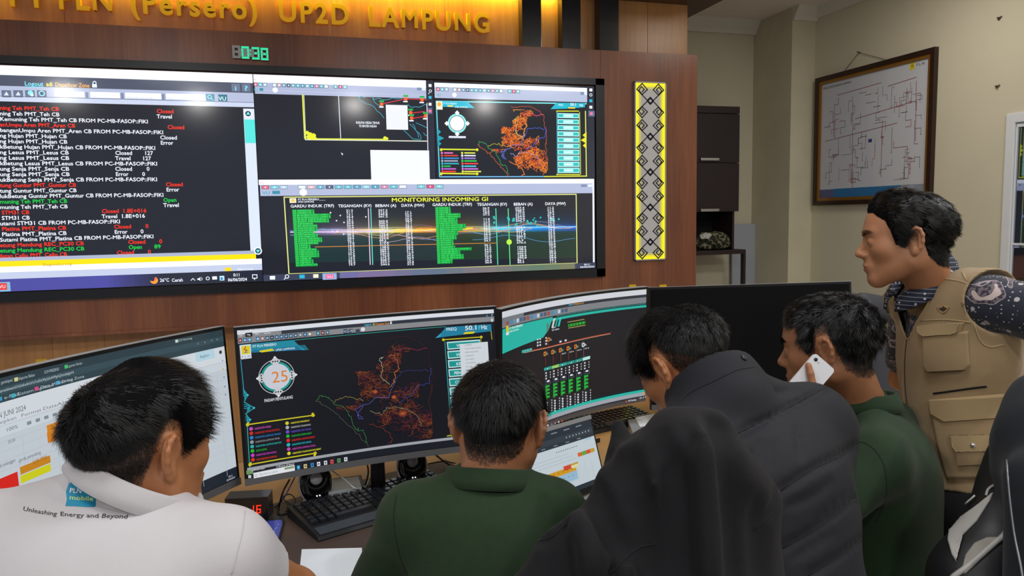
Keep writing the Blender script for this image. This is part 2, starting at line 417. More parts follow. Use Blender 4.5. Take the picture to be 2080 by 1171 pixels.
# yellow lettering on the header, every letter a part
sign = thing('sign_lettering', 'yellow raised letters reading PT PLN (Persero) UP2D LAMPUNG on the wood header', 'sign', (0.0, YH, BZ1))
def letters(word, x0, x1, yb, h, y=YH, th=0.03, parent=None, bold=1, track=0.09):
    """solid letters on plane Y=y from pixel x0 to x1, baseline at pixel yb under x0"""
    parent = parent or sign
    a = onY(x0, yb, y-th); b = onY(x1, yb, y-th); V, F, w = text_geom(word, 2, 3, track)
    W = b[0]-a[0]; x = 0.0; sx = W/(w-track)
    for c in word:
        wide = c in 'MWN'; cu = bpy.data.curves.new('t', 'FONT'); cu.body = c; cu.size = 1; cu.offset = 0.0 if wide else 0.028; cu.extrude = 0.5; cu.resolution_u = 4; cu.bevel_depth = 0.0
        o = bpy.data.objects.new('t', cu); COL.objects.link(o); bpy.context.view_layer.update()
        me = bpy.data.meshes.new_from_object(o); bpy.data.objects.remove(o)
        v = np.zeros(len(me.vertices)*3); me.vertices.foreach_get('co', v); v = v.reshape(-1, 3)
        P = np.stack([a[0]+(x+v[:, 0])*sx, y-th/2-v[:, 2]*th, a[2]+v[:, 1]*h/CAPH], 1)
        me.vertices.foreach_set('co', P.astype(np.float32).ravel()); me.update()
        if wide:
            bm = bmesh.new(); bm.from_mesh(me); g = bmesh.ops.duplicate(bm, geom=bm.verts[:]+bm.edges[:]+bm.faces[:]); nw = [q for q in g['geom'] if isinstance(q, bmesh.types.BMVert)]
            bmesh.ops.translate(bm, vec=(.024*sx, -.0004, 0), verts=[q for q in bm.verts if q not in set(nw)]); bmesh.ops.translate(bm, vec=(-.024*sx, 0, 0), verts=nw); bm.to_mesh(me); bm.free()
        link('letter', me, M_yel, parent)
        x += glyph(c)[2]+track
hh = 0.117
zb = onY(750, 52, YH-0.03)[2]
def ybase(x): # pixel row of the common baseline
    return proj((onY(x, 52, YH-0.03)[0], YH-0.03, zb))[1]
for wd, x0, x1 in (('PT', 18, 92), ('PLN', 118, 230), ('(Persero)', 264, 524), ('UP2D', 566, 710), ('LAMPUNG', 748, 996)):
    letters(wd, x0, x1, ybase(x0), hh)

# small clock of openwork digits above the screens
clk = thing('digital_clock', 'small white openwork digital clock with green lit digits above the video wall', 'clock', onY(508, 106, YF))
M_cw = simple('clock_white', '#c9cdd2', 0.5); M_cg = simple('clock_green_led', '#1fe0a0', 0.5, emit='#2df0ae', es=0.75)
c0 = onY(471, 92, YF-0.02); c1 = onY(546, 121, YF-0.02); cw = c1[0]-c0[0]; chh = c0[2]-c1[2]
def seg_digit(x, w, z, h, y, lit, th=0.015):
    """outer rounded 8; lit = set of segments drawn green"""
    t = w*0.3; g = MB(); gg = MB()
    S = {'a': ((x, z-t), (x+w, z)), 'd': ((x, z-h), (x+w, z-h+t)), 'g': ((x+t, z-h/2-t/2), (x+w-t, z-h/2+t/2)),
         'f': ((x, z-h/2), (x+t, z-t)), 'b': ((x+w-t, z-h/2), (x+w, z-t)), 'e': ((x, z-h+t), (x+t, z-h/2)), 'c': ((x+w-t, z-h+t), (x+w, z-h/2))}
    for k, ((xa, za), (xb, zb_)) in S.items():
        (g).box((xa, y, za), (xb, y+th, zb_), 0.001)
        if k in lit:
            e = t*0.16; gg.box((xa+e, y-0.001, za+e*0.6), (xb-e, y+0.001, zb_-e*0.6))
    g.build('digit_body', M_cw, clk)
    if lit: gg.build('lit_segment', M_cg, clk)
    else: gg.bm.free()
dw = cw*0.225
for k, lit in enumerate(('', 'abcdef', 'abcdg', 'abcdefg')):
    seg_digit(c0[0]+[0, 0.245, 0.53, 0.775][k]*cw, dw, c0[2]-0.002*k, chh, YF-0.022, set(lit))
MB().box((c0[0]+dw, YF-0.02, c0[2]-chh*0.85), (c0[0]+cw*0.53, YF-0.008, c0[2]-chh*0.2)).build('digit_body', M_cw, clk)
MB().box((c0[0]+cw*0.485, YF-0.023, c0[2]-chh*0.4), (c0[0]+cw*0.505, YF-0.019, c0[2]-chh*0.32)).box((c0[0]+cw*0.485, YF-0.023, c0[2]-chh*0.68), (c0[0]+cw*0.505, YF-0.019, c0[2]-chh*0.6)).build('lit_segment', M_cg, clk)
MB().box((c0[0]+0.02, YF-0.009, c0[2]-chh*0.6), (c0[0]+cw-0.02, YF, c0[2]-chh*0.4)).build('clock_back', M_cw, clk)

# back-lit ornament panel
a = onY(1289, 165, YF-0.02); b = onY(1353, 528, YF-0.02); ox0, ox1, oz1, oz0 = a[0], b[0], a[2], b[2]
orn = thing('ornament_panel', 'tall narrow panel with black spiral motif and yellow glowing edges beside the screens', 'wall ornament', ((ox0+ox1)/2, YF, oz0))
fr = MB()
for p, q in (((ox0, oz0), (ox0+0.008, oz1)), ((ox1-0.008, oz0), (ox1, oz1)), ((ox0, oz0), (ox1, oz0+0.008)), ((ox0, oz1-0.008), (ox1, oz1))):
    fr.box((p[0], YF-0.022, p[1]), (q[0], YF, q[1]), 0.001)
fr.build('frame', M_silver, orn)
sh = Sheet((ox0+.006, YF-0.015, oz1-.006), (ox1-.006, YF-0.015, oz1-.006), (ox0+.006, YF-0.015, oz0+.006), (ox1-.006, YF-0.015, oz0+.006))
nu, nv = 16, 84
for j in range(nv):
    for i in range(nu):
        u, v = (i+.5)/nu, (j+.5)/nv; dd = min(u*sh.w, (1-u)*sh.w, v*sh.h, (1-v)*sh.h)
        g = max(0, 1-max(0, dd-0.016)/0.034); g = g**1.3
        cc = [150*(1-g)+255*g, 145*(1-g)+240*g, 140*(1-g)+10*g]
        sh.add([(i/nu, j/nv), ((i+1)/nu, j/nv), ((i+1)/nu, (j+1)/nv), (i/nu, (j+1)/nv)], [(0, 1, 2, 3)], cc, 0)
sh.layer = 2
def motif(cy, flip):       # pairs of square spirals facing each other, joined by crossing lines
    for sx in (-1, 1):
        q = lambda x, y: (0.5+sx*x/sh.w, (cy+flip*y)/sh.h)
        r = 0.038; cx = sh.w*0.27
        pts = [(0.0, 0.088), (cx+r, 0.012-0.012), (cx, -r+0.0), (cx-r, 0.0), (cx, r*0.85), (cx+r*0.62, 0.004), (cx+0.004, -r*0.5), (cx-r*0.4, 0.0), (cx, r*0.4)]
        sh.line([q(*p) for p in pts], 2.6, '#17151a', raw=True)
    sh.line([(0.5, (cy+flip*0.052)/sh.h), (0.5+0.022/sh.w, (cy+flip*0.072)/sh.h), (0.5, (cy+flip*0.094)/sh.h), (0.5-0.022/sh.w, (cy+flip*0.072)/sh.h)], 2.6, '#17151a', closed=True, raw=True)
rep = sh.h/5
for k in range(5):
    motif(k*rep+0.044, 1); motif((k+1)*rep-0.044, -1)
sh.build('motif_sheet', attr_mat('backlit_sheet', 1.05, 0.4), orn)

# ------------------------------------------------------------------ the video wall
vw = thing('video_wall', 'large video wall of joined dark displays showing logs, maps and tables', 'video wall', (0, YF, 1.15))
XS = [-2.185, -1.172, -0.152, 0.866, 1.903]; ZS = [2.365, 1.783, 1.203]
b = MB()
b.box((-2.24, YF-0.03, 2.372), (1.968, YF, 2.412)).box((-2.24, YF-0.03, 1.148), (1.968, YF, 1.2)).box((1.908, YF-0.03, 1.148), (1.968, YF, 2.412)).box((-2.24, YF-0.03, 1.148), (-2.19, YF, 2.412))
b.build('surround_frame', simple('surround_dark', '#1d2029', 0.3), vw)
YS = YF-0.02
for i in range(4):
    for j in range(2):
        MB().box((XS[i]+0.001, YS, ZS[j+1]+0.001), (XS[i+1]-0.001, YF, ZS[j]-0.001), 0.0005).build('display_panel', M_bez, vw)
def vsheet(x0, x1, z0, z1): return Sheet((x0, YS-0.001, z0), (x1, YS-0.001, z0), (x0, YS-0.001, z1), (x1, YS-0.001, z1))
W_, LG, DK, BG = '#eef4ff', '#aab4cf', '#3a4050', '#1e212b'
RED, GRN = '#ff3418', '#18d24a'
# --- left desktop: event log
S = vsheet(-2.183, -0.154, 2.363, 1.205)
S.rect_uv(0, 0, 1, 1, BG)
def band(S, x0, x1, yt, yb, col):     # band given by pixel rows at column x0
    a = S.uv(x0, yt); b = S.uv(x0, yb); u1 = S.uv(x1, yt)[0]; S.rect_uv(max(0, a[0]) if x0 > 5 else 0, a[1], min(1, u1), b[1], col)
S.rect_uv(0, 0, 1, S.uv(300, 162)[1], '#f4f8ff')
v0 = S.uv(300, 162)[1]; v1 = S.uv(300, 183)[1]; v2 = S.uv(300, 201)[1]; v3 = S.uv(300, 213)[1]
S.rect_uv(0, v0, 1, v1, '#4c5366'); S.rect_uv(0, v1, 1, v2, '#b2bbd6'); S.rect_uv(0, v2, 1, v3, '#c9d2ea')
S.rect_uv(0, v2+0.002, 1, v2+0.006, '#7d86a0')
S.text('Logout', 50, 174, 88, 9, '#7fe6ff'); S.line([(50, 176.5), (88, 177)], 1.2, '#7fe6ff')
S.text('adi', 94, 175, 107, 9, '#ffe94a'); S.text('Dispathcer Zone', 112, 176, 182, 9, '#f5a93a')
S.rect(187, 171, 197, 178, '#e8f6ff'); S.line([(189, 171), (189, 167), (192, 165), (195, 167), (195, 171)], 1.5, '#e8f6ff')
for x in (3, 27, 51, 75):
    S.rect(x, 183.5, x+20, 198, '#4a566c'); S.rect(x+1.5, 185, x+18.5, 196.5, '#6a7890')
for x in (13, 37): S.quad([(x-5, 194), (x, 186), (x+5, 194)], '#dfe6f4')
S.disc(62, 189, 5, '#8fe8f0'); S.disc(65, 193, 3, '#d9f2ff'); S.disc(85, 190, 5.5, '#9fe9ff'); S.disc(85, 190, 3.6, '#3d5a80')
for x0, x1 in ((110, 172), (183, 244), (254, 328), (337, 416)):
    S.rect(x0, 185+(x0-110)*.022, x1, 198.5+(x0-110)*.022, '#f6f9ff')
for x in (173, 245, 328): S.rect(x, 186+(x-110)*.022, x+7, 198+(x-110)*.022, '#7c89a6'); 
for x, t, x1 in ((116, 'All categories', 150), (187, 'Site', 196), (259, 'Priority events all', 310), (341, 'Zone', 352)): S.text(t, x, 195+(x-110)*.03, x1, 4, '#b9bfca', 0)
S.rect(418, 191, 436, 206, '#2e7f9a'); S.disc(426, 197, 4.5, '#8fe8ff'); S.disc(426, 197, 3, '#2e7f9a'); S.line([(429, 200), (433, 204)], 1.6, '#8fe8ff')
S.rect(443, 192, 462, 206, '#1f6f86'); S.text('VU', 444, 204, 460, 8, '#d8faff')
S.rect(470, 170, 488, 186, '#6d7790'); S.rect(491, 170.5, 509, 186.5, '#6d7790'); S.text('i', 477, 184, 481, 10, '#7fe6ff'); S.text('?', 496, 184, 504, 10, '#7fe6ff')
rows = [('ning Teh PMT_Teh CB', 120, RED, 'Closed', 318), ('ning Teh PMT_Teh CB', 121, W_, 'Travel', 318), ('Kemuning Teh PMT_Teh CB FROM PC-MB-FASOP::FIKI', 301, W_, '', 0),
    ('anUmpu Aren PMT_Aren CB', 153, RED, 'Closed', 340), ('banganUmpu Aren PMT_Aren CB FROM PC-MB-FASOP::FIKI', 332, W_, '', 0), ('ng Hujan PMT_Hujan CB', 136, W_, 'Closed', 325), ('ng Hujan PMT_Hujan CB', 137, W_, 'Error', 326),
    ('kBetung Hujan PMT_Hujan CB FROM PC-MB-FASOP::FIKI', 316, W_, '', 0), ('ng Lesus PMT_Lesus CB', 140, W_, 'Closed', 234, '127', 293), ('ng Lesus PMT_Lesus CB', 141, W_, 'Travel', 234, '127', 289),
    ('kBetung Lesus PMT_Lesus CB FROM PC-MB-FASOP::FIKI', 320, W_, '', 0), ('ung Senja PMT_Senja CB', 141, W_, 'Closed', 234, '0', 298), ('ung Senja PMT_Senja CB', 142, W_, 'Error', 235, '0', 289),
    ('ukBetung Senja PMT_Senja CB FROM PC-MB-FASOP::FIKI', 320, W_, '', 0), ('tung Guntur PMT_Guntur CB', 155, RED, 'Closed', 337), ('tung Guntur PMT_Guntur CB', 156, W_, 'Error', 338),
    ('lukBetung Guntur PMT_Guntur CB FROM PC-MB-FASOP::FIKI', 333, W_, '', 0), ('muning Teh PMT_Teh CB', 137, GRN, 'Open', 332), ('muning Teh PMT_Teh CB', 138, W_, 'Travel', 332),
    (' STM31 CB', 60, RED, 'Closed', 207, '1.8E+016', 249), (' STM31 CB', 61, W_, 'Travel', 207, '1.8E+016', 246), ('utami STM31 CB FROM PC-MB-FASOP::FIKI', 245, W_, '', 0),
    (' Platina PMT_Platina CB', 135, RED, 'Closed', 232, '0', 296), (' Platina PMT_Platina CB', 136, W_, 'Error', 233, '0', 286), ('Sutami Platina PMT_Platina CB FROM PC-MB-FASOP::FIKI', 313, W_, '', 0),
    ('etung Mendung REC_PC30 CB', 171, RED, 'Closed', 261, '0', 324), ('etung Mendung REC_PC30 CB', 172, GRN, 'Open', 262, '89', 314), ('ilatan Cello PMT_Cello CB', 137, RED, 'Closed', 238, '0', 301)]
va = S.uv(0, 223)[1]; vb = S.uv(0, 524.5)[1]
for i, r in enumerate(rows):
    v = va+(vb-va)*i/27
    def T(t, x, x1=None):
        u = S.uv(x, 223+11.15*i)[0]; X, Y = proj(S.P((u, v))[0])
        x1_ = x1
        S.text(t, X, Y, x1_, 8.2, r[2])
    T(r[0], 0, r[1])
    if r[3]: T(r[3], r[4], r[4]+{'Closed': 35, 'Travel': 32, 'Error': 26, 'Open': 27}[r[3]])
    if len(r) > 5: T(r[5], r[6], r[6]+{'0': 6, '127': 18, '89': 13, '1.8E+016': 49}[r[5]])
ua, ub = S.uv(498, 300)[0], S.uv(513, 300)[0]
S.rect_uv(ua, S.uv(505, 221)[1], 1, S.uv(505, 514)[1], '#d8e2f4')
S.rect_uv(ua+0.001, S.uv(505, 243)[1], 1, S.uv(505, 291)[1], '#57e2dc')
S.disc(504, 231, 8.5, '#f2fbff', 18); S.disc(504, 231, 6, '#274d5c', 18); S.quad([(500, 233), (504, 227), (508, 233)], '#7be8f0')
vy = [S.uv(300, y)[1] for y in (515.5, 522.5, 533, 544, 557)]
S.rect_uv(0, vy[0], 1, vy[1], '#a9b2cc'); S.rect_uv(0, vy[1], 0.985, vy[2], '#ffe000'); S.rect_uv(0, vy[2], 1, vy[3], '#f8fbff'); S.rect_uv(0, vy[3], 1, vy[4], '#c2cbe4')
S.disc(524, 510, 8.5, '#f2fbff', 18); S.disc(524, 510, 6, '#274d5c', 18); S.quad([(520, 508), (528, 508), (524, 514)], '#7be8f0')
S.text('Diagnostics Log', 87, 541, 146, 6, '#b58f1c', 0)
S.rect(457, 544, 470, 554, '#ffd91a'); S.text('00:11:16', 482, 551, 514, 6, '#e9eefc')
S.rect_uv(0, vy[4], 0.62, 1, '#4b4a9e'); S.rect_uv(0.62, vy[4], 1, 1, '#252938')
for k in range(12): S.rect_uv(0.60+k*0.012, vy[4], 0.612+k*0.012, 1, [int(75-k*3.2), int(74-k*2.8), int(158-k*8.5)])
S.rect(-8, 574, 22, 592, '#7fb8d8'); S.rect(-8, 576, 15, 589, '#e03838'); S.text('VU', -1, 586, 12, 7, '#ffd9e0')
S.disc(313, 570, 7.5, '#ff9d2a', 18); S.disc(309.5, 566, 6, '#2c2f4c', 18); S.disc(316, 567, 2.6, '#ff6a50')
S.text('26\u00b0C', 325, 573, 344, 7, '#eef2ff'); S.text('Cerah', 349, 573, 372, 7, '#eef2ff')
S.line([(388, 570), (392, 566), (396, 570)], 1.4, W_); S.quad([(401, 566), (404, 566), (407, 563), (407, 571), (404, 569), (401, 569)], W_); S.line([(409, 564), (411, 567), (409, 570)], 1, W_)
S.disc(422, 566, 4, W_, 12, 2.6); S.rect(431, 562, 441, 568, W_); S.rect(446, 561, 456, 570, '#bfe6ff'); S.rect(448, 564, 453, 569, '#3b86c4')
S.text('0:11', 474, 562, 488, 6.5, W_); S.text('06/06/2024', 463, 572, 502, 6.5, W_)
S.rect(512, 558, 523, 566, W_); S.rect(513.5, 559.5, 521.5, 564.5, '#252938'); S.line([(517, 566), (517, 569)], 1.5, W_)
S.build('screen_picture', M_screen, vw)

def toolbar(S, x0, y0, x1, dy, sx=1.0, sy=1.0, tall=14, wd=9):
    """row of small tool icons from (x0,y0) with slope dy per px"""
    cols = ['#e36a86', '#7fd4e6', '#bcd8ea', None, '#dff0fa', '#e9c0c6', '#6fb2cf', '#5a6478', '#6cc4d4', '#6cc4d4', '#58a8c4', '#9fdcec', '#59a6bf', '#d98fb0', '#6cc4d4', '#e8eaf4', None, '#7fd0dc', '#d8507a', '#8ed6e0']
    x = x0
    for c in cols:
        if c:
            y = y0+(x-x0)*dy; S.rect(x, y, x+wd*sx, y+8*sy, '#4d5b70'); S.rect(x+0.8, y+0.8, x+wd*sx-0.8, y+8*sy-0.8, c); S.disc(x+wd*sx*0.5, y+4*sy, 1.6*sy, '#f4fbff', 6)
        x += (x1-x0)/len(cols)
# --- top middle desktop
S = vsheet(-0.150, 0.864, 2.363, 1.785)
S.rect_uv(0, 0, 1, 1, BG)
uR = S.uv(866, 200)[0]
S.rect_uv(0, 0, uR, S.uv(520, 167.5)[1], '#f2f6ff'); S.rect_uv(0.005, S.uv(520, 167.5)[1], uR, S.uv(520, 190.5)[1], '#adb6d4'); 
S.rect_uv(0.005, S.uv(520, 183)[1], uR, S.uv(520, 183.8)[1], '#c6cde4')
S.text('Map', 514, 162.5, 520, 2.5, '#e36a86', 0); toolbar(S, 515, 168, 706, 0.028, 0.95, 0.95)
S.text('VU', 516, 186, 525, 6, '#3aa9b8'); S.rect(527, 179, 535, 185, '#3d8ea8'); S.disc(559, 183, 5, '#f7faff')
S.rect(847, 178, 856, 184, '#7d8dac'); S.rect(857, 178, 865, 184, '#dfe9f8')
S.rect_uv(uR, 0, 1, 1, '#272c3a')
for y, c in ((174, '#f2f6ff'), (198, '#2cb6d6'), (212, '#e8e8e8'), (226, '#e88aa0')):
    S.rect(870.5, y-3, 876.5, y+3, c)
S.disc(874, 185, 3.2, W_, 10, 2); S.line([(872, 189), (870, 191)], 1.2, W_)
S.rect(868, 219, 878, 232, '#5a5f80'); S.rect(870.5, 223, 876.5, 229, '#f07a9a')
S.line([(614.5, 193), (619, 282)], 2.2, '#e6ee55'); S.line([(617.2, 193), (621, 283)], 1.2, '#f0f4c0')
S.line([(687.5, 194), (692, 281)], 1.4, '#dfe4f4')
S.line([(620, 284), (867, 287)], 1.8, '#e8ecd8'); S.line([(641, 282.5), (780, 283.5)], 2.6, '#d8e040')
for x, y, r in ((624, 270, 4), (630, 274, 5), (637, 276, 5), (627, 279, 5), (634, 280, 5), (641, 282, 3), (782, 281, 4), (786, 282, 3)): S.disc(x, y, r, '#e6ea2c', 7)
S.line([(867, 210), (869, 305)], 1.5, '#e6ebf8')
cy = '#3fa8bc'
for pts in ([(728, 198), (731, 204), (738, 207), (744, 211), (752, 213), (760, 218), (766, 226), (772, 230), (780, 240)], [(728, 199), (733, 196), (741, 198)],
            [(757, 196), (760, 202), (770, 200), (778, 203), (790, 202), (797, 199), (806, 201), (820, 199)], [(757, 200), (762, 209), (770, 214), (779, 217)],
            [(828, 212), (835, 218), (845, 217), (852, 218), (862, 213), (866, 213)], [(820, 265), (832, 276), (838, 282), (845, 283), (855, 283), (852, 272), (845, 266), (842, 257), (838, 252)],
            [(845, 250), (855, 254), (867, 260)], [(860, 270), (864, 275), (868, 276)], [(832, 252), (842, 262), (848, 270), (850, 280)]):
    S.line(smooth_line([(*p, 0) for p in pts], 3) and [tuple(q[:2]) for q in smooth_line([(*p, 0) for p in pts], 3)], 1.1, cy)
for pts in ([(774, 212), (824, 201), (866, 203)], [(835, 230), (862, 227)], [(837, 241), (866, 236)]): S.line(pts, 1.6, '#e03048')
for x, y in ((775, 212), (824, 201), (857, 203), (834, 229), (836, 240), (864, 236)):
    S.rect(x-5, y-8, x+5, y-4, '#1fae50'); S.disc(x, y, 3.8, '#ff6a28', 9); S.rect(x-5, y+4, x+4, y+7, '#e8ecf8')
S.rect(783.5, 213, 829, 264, '#e9edf8')
S.text('RASUNA MEDIA TEMUR', 723, 251.5, 771, 5, W_); S.text('TD BINTEN INDAH', 729, 258.5, 765, 5, W_)
S.quad([(692.5, 310), (697, 313), (695, 316)], W_)
S.rect(752, 305, 873, 366, '#eef2fb')
S.build('screen_picture', M_screen, vw)

# feeder map drawn in unit space (x right, y down) used by the wall desktop and the monitor
def feeder_map(S, P, lw, dim, seed=4, n=330):
    rnd = random.Random(seed)
    org = ['#d8622c', '#e07a30', '#c04a28', '#e89030', '#a83c2c'] if not dim else ['#7a3218', '#8a401a', '#5a2216', '#94501c', '#4a1a14', '#5c1c2e', '#3c1a18', '#3a2040']
    def inside(x, y):
        if y < 0.30: return 0.50 < x < 0.80 and (y > 0.04) and not (x > 0.72 and y > 0.14)
        if y < 0.42: return 0.34 < x < 0.80 or 0.9 < x < 0.99
        if y < 0.62: return 0.34 < x < 0.88
        if y < 0.72: return 0.16 < x < 0.42 or 0.5 < x < 0.97
        return 0.5+0.35*(y-0.72) < x < 1.0 and y < 0.97
    hubs = [(0.57, 0.30), (0.62, 0.2), (0.42, 0.34), (0.44, 0.5), (0.55, 0.52), (0.7, 0.55), (0.68, 0.68), (0.74, 0.72), (0.6, 0.78), (0.82, 0.66), (0.9, 0.78), (0.78, 0.82), (0.93, 0.9), (0.5, 0.44), (0.35, 0.3), (0.3, 0.6), (0.24, 0.59), (0.72, 0.12), (0.84, 0.5)]
    for _ in range(n):
        hx, hy = rnd.choice(hubs); x = hx+rnd.gauss(0, 0.035); y = hy+rnd.gauss(0, 0.03); a = rnd.uniform(0, 2*pi); pts = [(x, y)]
        for k in range(rnd.randint(4, 12)):
            a += rnd.gauss(0, 0.9); x += cos(a)*0.016; y += sin(a)*0.013
            if not inside(x, y): a += pi; continue
            pts.append((x, y))
        if len(pts) > 2: S.line([P(*p) for p in pts], lw*rnd.choice((0.7, 1, 1)), rnd.choice(org))
    def wob(pts, col, w=1.1, amp=0.006, m=5):
        out = []
        for a, b in zip(pts[:-1], pts[1:]):
            for k in range(m):
                t = k/m; out.append((a[0]+(b[0]-a[0])*t+rnd.gauss(0, amp), a[1]+(b[1]-a[1])*t+rnd.gauss(0, amp)))
        out.append(pts[-1]); S.line([P(*p) for p in out], lw*w, col)
    f = (lambda c, d: d if dim else c)
    wob([(0.48, 0.0), (0.62, 0.0), (0.75, -0.01), (0.86, 0.05), (0.95, 0.12), (0.96, 0.3), (0.99, 0.36), (0.98, 0.55)], f('#c0503c', '#4a2018'), 0.9)
    wob([(0.98, 0.45), (0.97, 0.6), (0.99, 0.75), (0.99, 0.9), (0.93, 1.0)], f('#c0603c', '#6a2c18'), 0.9)
    wob([(0.0, 0.55), (0.03, 0.51), (0.1, 0.53), (0.15, 0.6), (0.24, 0.64), (0.3, 0.75), (0.34, 0.85), (0.40, 0.86), (0.44, 0.98)], f('#2f8c50', '#3a9048'), 1.2)
    wob([(0.0, 0.56), (0.05, 0.6), (0.12, 0.65), (0.18, 0.7), (0.25, 0.78), (0.36, 0.9), (0.45, 1.02)], f('#c05a30', '#5a6a50'), 1.0)
    wob([(0.14, 0.58), (0.2, 0.55), (0.3, 0.54), (0.4, 0.58)], f('#a8a030', '#a89c48'), 1.0)
    wob([(0.4, 0.62), (0.34, 0.72), (0.4, 0.76), (0.33, 0.66), (0.46, 0.6), (0.5, 0.56), (0.62, 0.55), (0.66, 0.4)], f('#5a68c0', '#5a60b8'), 1.3)
    wob([(0.66, 0.45), (0.72, 0.32), (0.84, 0.31), (0.96, 0.33)], f('#4a5ec4', '#3c4488'), 1.0)
    wob([(0.7, 0.62), (0.8, 0.55), (0.88, 0.46), (0.96, 0.44), (0.98, 0.3)], f('#4858d0', '#4050b0'), 1.1)
    wob([(0.60, 0.17), (0.66, 0.16), (0.67, 0.2), (0.70, 0.28), (0.67, 0.34), (0.66, 0.42), (0.62, 0.46)], f('#e8923a', '#d8763c'), 1.5)
    wob([(0.56, 0.17), (0.53, 0.2), (0.56, 0.27), (0.54, 0.36), (0.6, 0.42), (0.62, 0.44)], f('#c8c878', '#c8c8a0'), 1.2)
    wob([(0.66, 0.12), (0.78, 0.1), (0.85, 0.13), (0.94, 0.11)], f('#c84870', '#a02c40'), 1.3)
    wob([(0.46, 0.68), (0.56, 0.72), (0.6, 0.66), (0.72, 0.66), (0.8, 0.7), (0.88, 0.76), (0.9, 0.85)], f('#8890c8', '#a8a878'), 1.0)
    wob([(0.45, 0.8), (0.55, 0.84), (0.63, 0.9), (0.66, 0.98), (0.62, 1.0)], f('#e07830', '#8a3018'), 1.3)
    if dim:
        for hx, hy in ((0.74, 0.72), (0.5, 0.5), (0.66, 0.56)):
            for k in range(16):
                a = k*2*pi/16; r = 0.035 if hx == 0.74 else 0.02
                S.line([P(hx, hy), P(hx+cos(a)*r, hy+sin(a)*r)], lw, '#d8642c')
# --- top right desktop
S = vsheet(0.868, 1.901, 2.363, 1.785)
S.rect_uv(0, 0, 1, 1, '#1c1f28'); uR = S.uv(1193, 260)[0]; u0 = S.uv(883, 200)[0]
S.rect_uv(u0, S.uv(884, 168)[1], uR, S.uv(884, 176.5)[1], '#f2f6ff'); S.rect_uv(u0, S.uv(884, 176.5)[1], uR, S.uv(884, 199)[1], '#b4bdd8')
toolbar(S, 886, 177.5, 1057, 0.03, 0.85, 0.95); S.text('VU', 887, 196, 895, 6, '#3aa9b8'); S.disc(923, 193, 4.5, '#f7faff')
S.rect(1179, 187, 1186, 193, '#7d8dac'); S.rect(1187, 187, 1193, 193, '#dfe9f8')
S.rect_uv(uR, S.uv(1195, 176)[1], 1, 1, '#272c3a')
for y, c in ((183, '#f2f6ff'), (205, '#2cb6d6'), (218, '#e8e8e8')): S.rect(1197, y-3, 1203, y+3, c)
S.disc(1200, 193, 3.2, W_, 10, 2); S.rect(1195, 225, 1208, 237, '#5a6a90'); S.rect(1198, 228, 1204, 234, '#f07a9a')
for pts, c in (([(886, 206), (1191, 211)], '#7fe9f0'), ([(886, 206), (893, 359)], '#5fd0e0'), ([(893, 359.5), (1105, 359)], '#6fb8e8'), ([(1105, 359), (1192, 358)], '#d8e040'), ([(1189, 226), (1191, 358)], '#d8e070')): S.line(pts, 2.2, c)
S.quad([(898, 206), (950, 207), (964, 220), (898, 217)], '#21b8d4'); S.rect(886, 206, 899, 223, '#f4ead0'); S.disc(892, 212, 4, '#f0b040', 8)
S.text('PT PLN PERSERO', 901, 212, 928, 4, '#c8f4ff'); S.rect(909, 214, 920, 217, '#ffe34a'); S.text('UP2D LAMPUNG', 924, 219, 950, 3.5, '#d8f6ff')
S.quad([(1118, 222), (1130, 209), (1188, 210), (1188, 218), (1150, 221)], '#1fb6cc'); S.text('FREQ', 1134, 215, 1144, 4, '#c8f4ff'); S.text('50.1', 1158, 215, 1171, 6, W_); S.text('Hz', 1177, 216, 1184, 5, W_); S.rect(1154, 218, 1168, 221, '#ffd23a')
S.disc(928.5, 251, 19, '#8fe8e6', 24, 15.5); S.disc(928.5, 251, 14.5, '#f4f2fb', 24)
for a in (0, 90, 180, 270):
    x, y = 928.5+21*cos(radians(a)), 251+21.5*sin(radians(a)); S.disc(x, y, 4.8, '#f0f4ff', 4)
S.rect(911.5, 276.5, 946, 281, W_)
S.text('PADAM PENYULANG', 912, 281, 946, 3.6, '#8a90a8', 0)
ck = ['#e070c0', '#e04030', '#3a90d8', '#a0a8c0', '#30b0c0', '#20c060', '#c060d0', '#f03830']; cl2 = ['#d8e050', '#e8e8f0', '#9a80e0', '#30c850', '#f04848', '#50c8e0', '#d070d8', '#e0e050']
for i in range(8):
    y = 311+i*5.4; S.disc(897.5+i*.2, y, 2.4, ck[i], 8); S.rect(902, y-1.4, 902+[18, 28, 30, 28, 30, 13, 24, 24][i], y+1.4, ck[i])
    S.disc(938.5+i*.2, y, 2.4, cl2[i], 8); S.rect(943, y-1.4, 943+[22, 23, 23, 25, 28, 24, 28, 34][i], y+1.4, cl2[i])
for y in (304.5, 353.5): S.line([(896, y-1), (969, y)], 2.6, '#dce030'); S.disc(896, y, 3, '#dce030', 6); S.disc(969, y, 3, '#dce030', 6)
S.line([(1130, 226), (1175, 226)], 2, '#dce030'); S.line([(1130, 355), (1178, 355)], 2, '#dce030'); S.line([(1131, 228), (1132.5, 354)], 1.6, '#50c8dc'); S.line([(1177, 228), (1179, 354)], 1.6, '#c8d860')
for i in range(10):
    y = 230+i*12.35; S.rect(1132.5+i*.1, y, 1175.5+i*.15, y+10.6, '#b8f6f8'); S.rect(1134+i*.1, y+1.8, 1174+i*.15, y+8.8, '#2cc0bc'); S.rect(1144+i*.1, y+2.6, 1164, y+8, '#c8f8f8')
for y in (268, 281, 292): S.quad([(888, y-7), (902-abs(y-281)*.5, y), (889, y+7)], '#1c9cb0')
for y in (275, 285, 296): S.quad([(1191, y-7), (1179+abs(y-285)*.4, y), (1191, y+7)], '#e4e030')
P = lambda x, y: (970+x*142+ (0.5-y)*-2, 217+y*140)
feeder_map(S, P, 1.05, False, 4, 420)
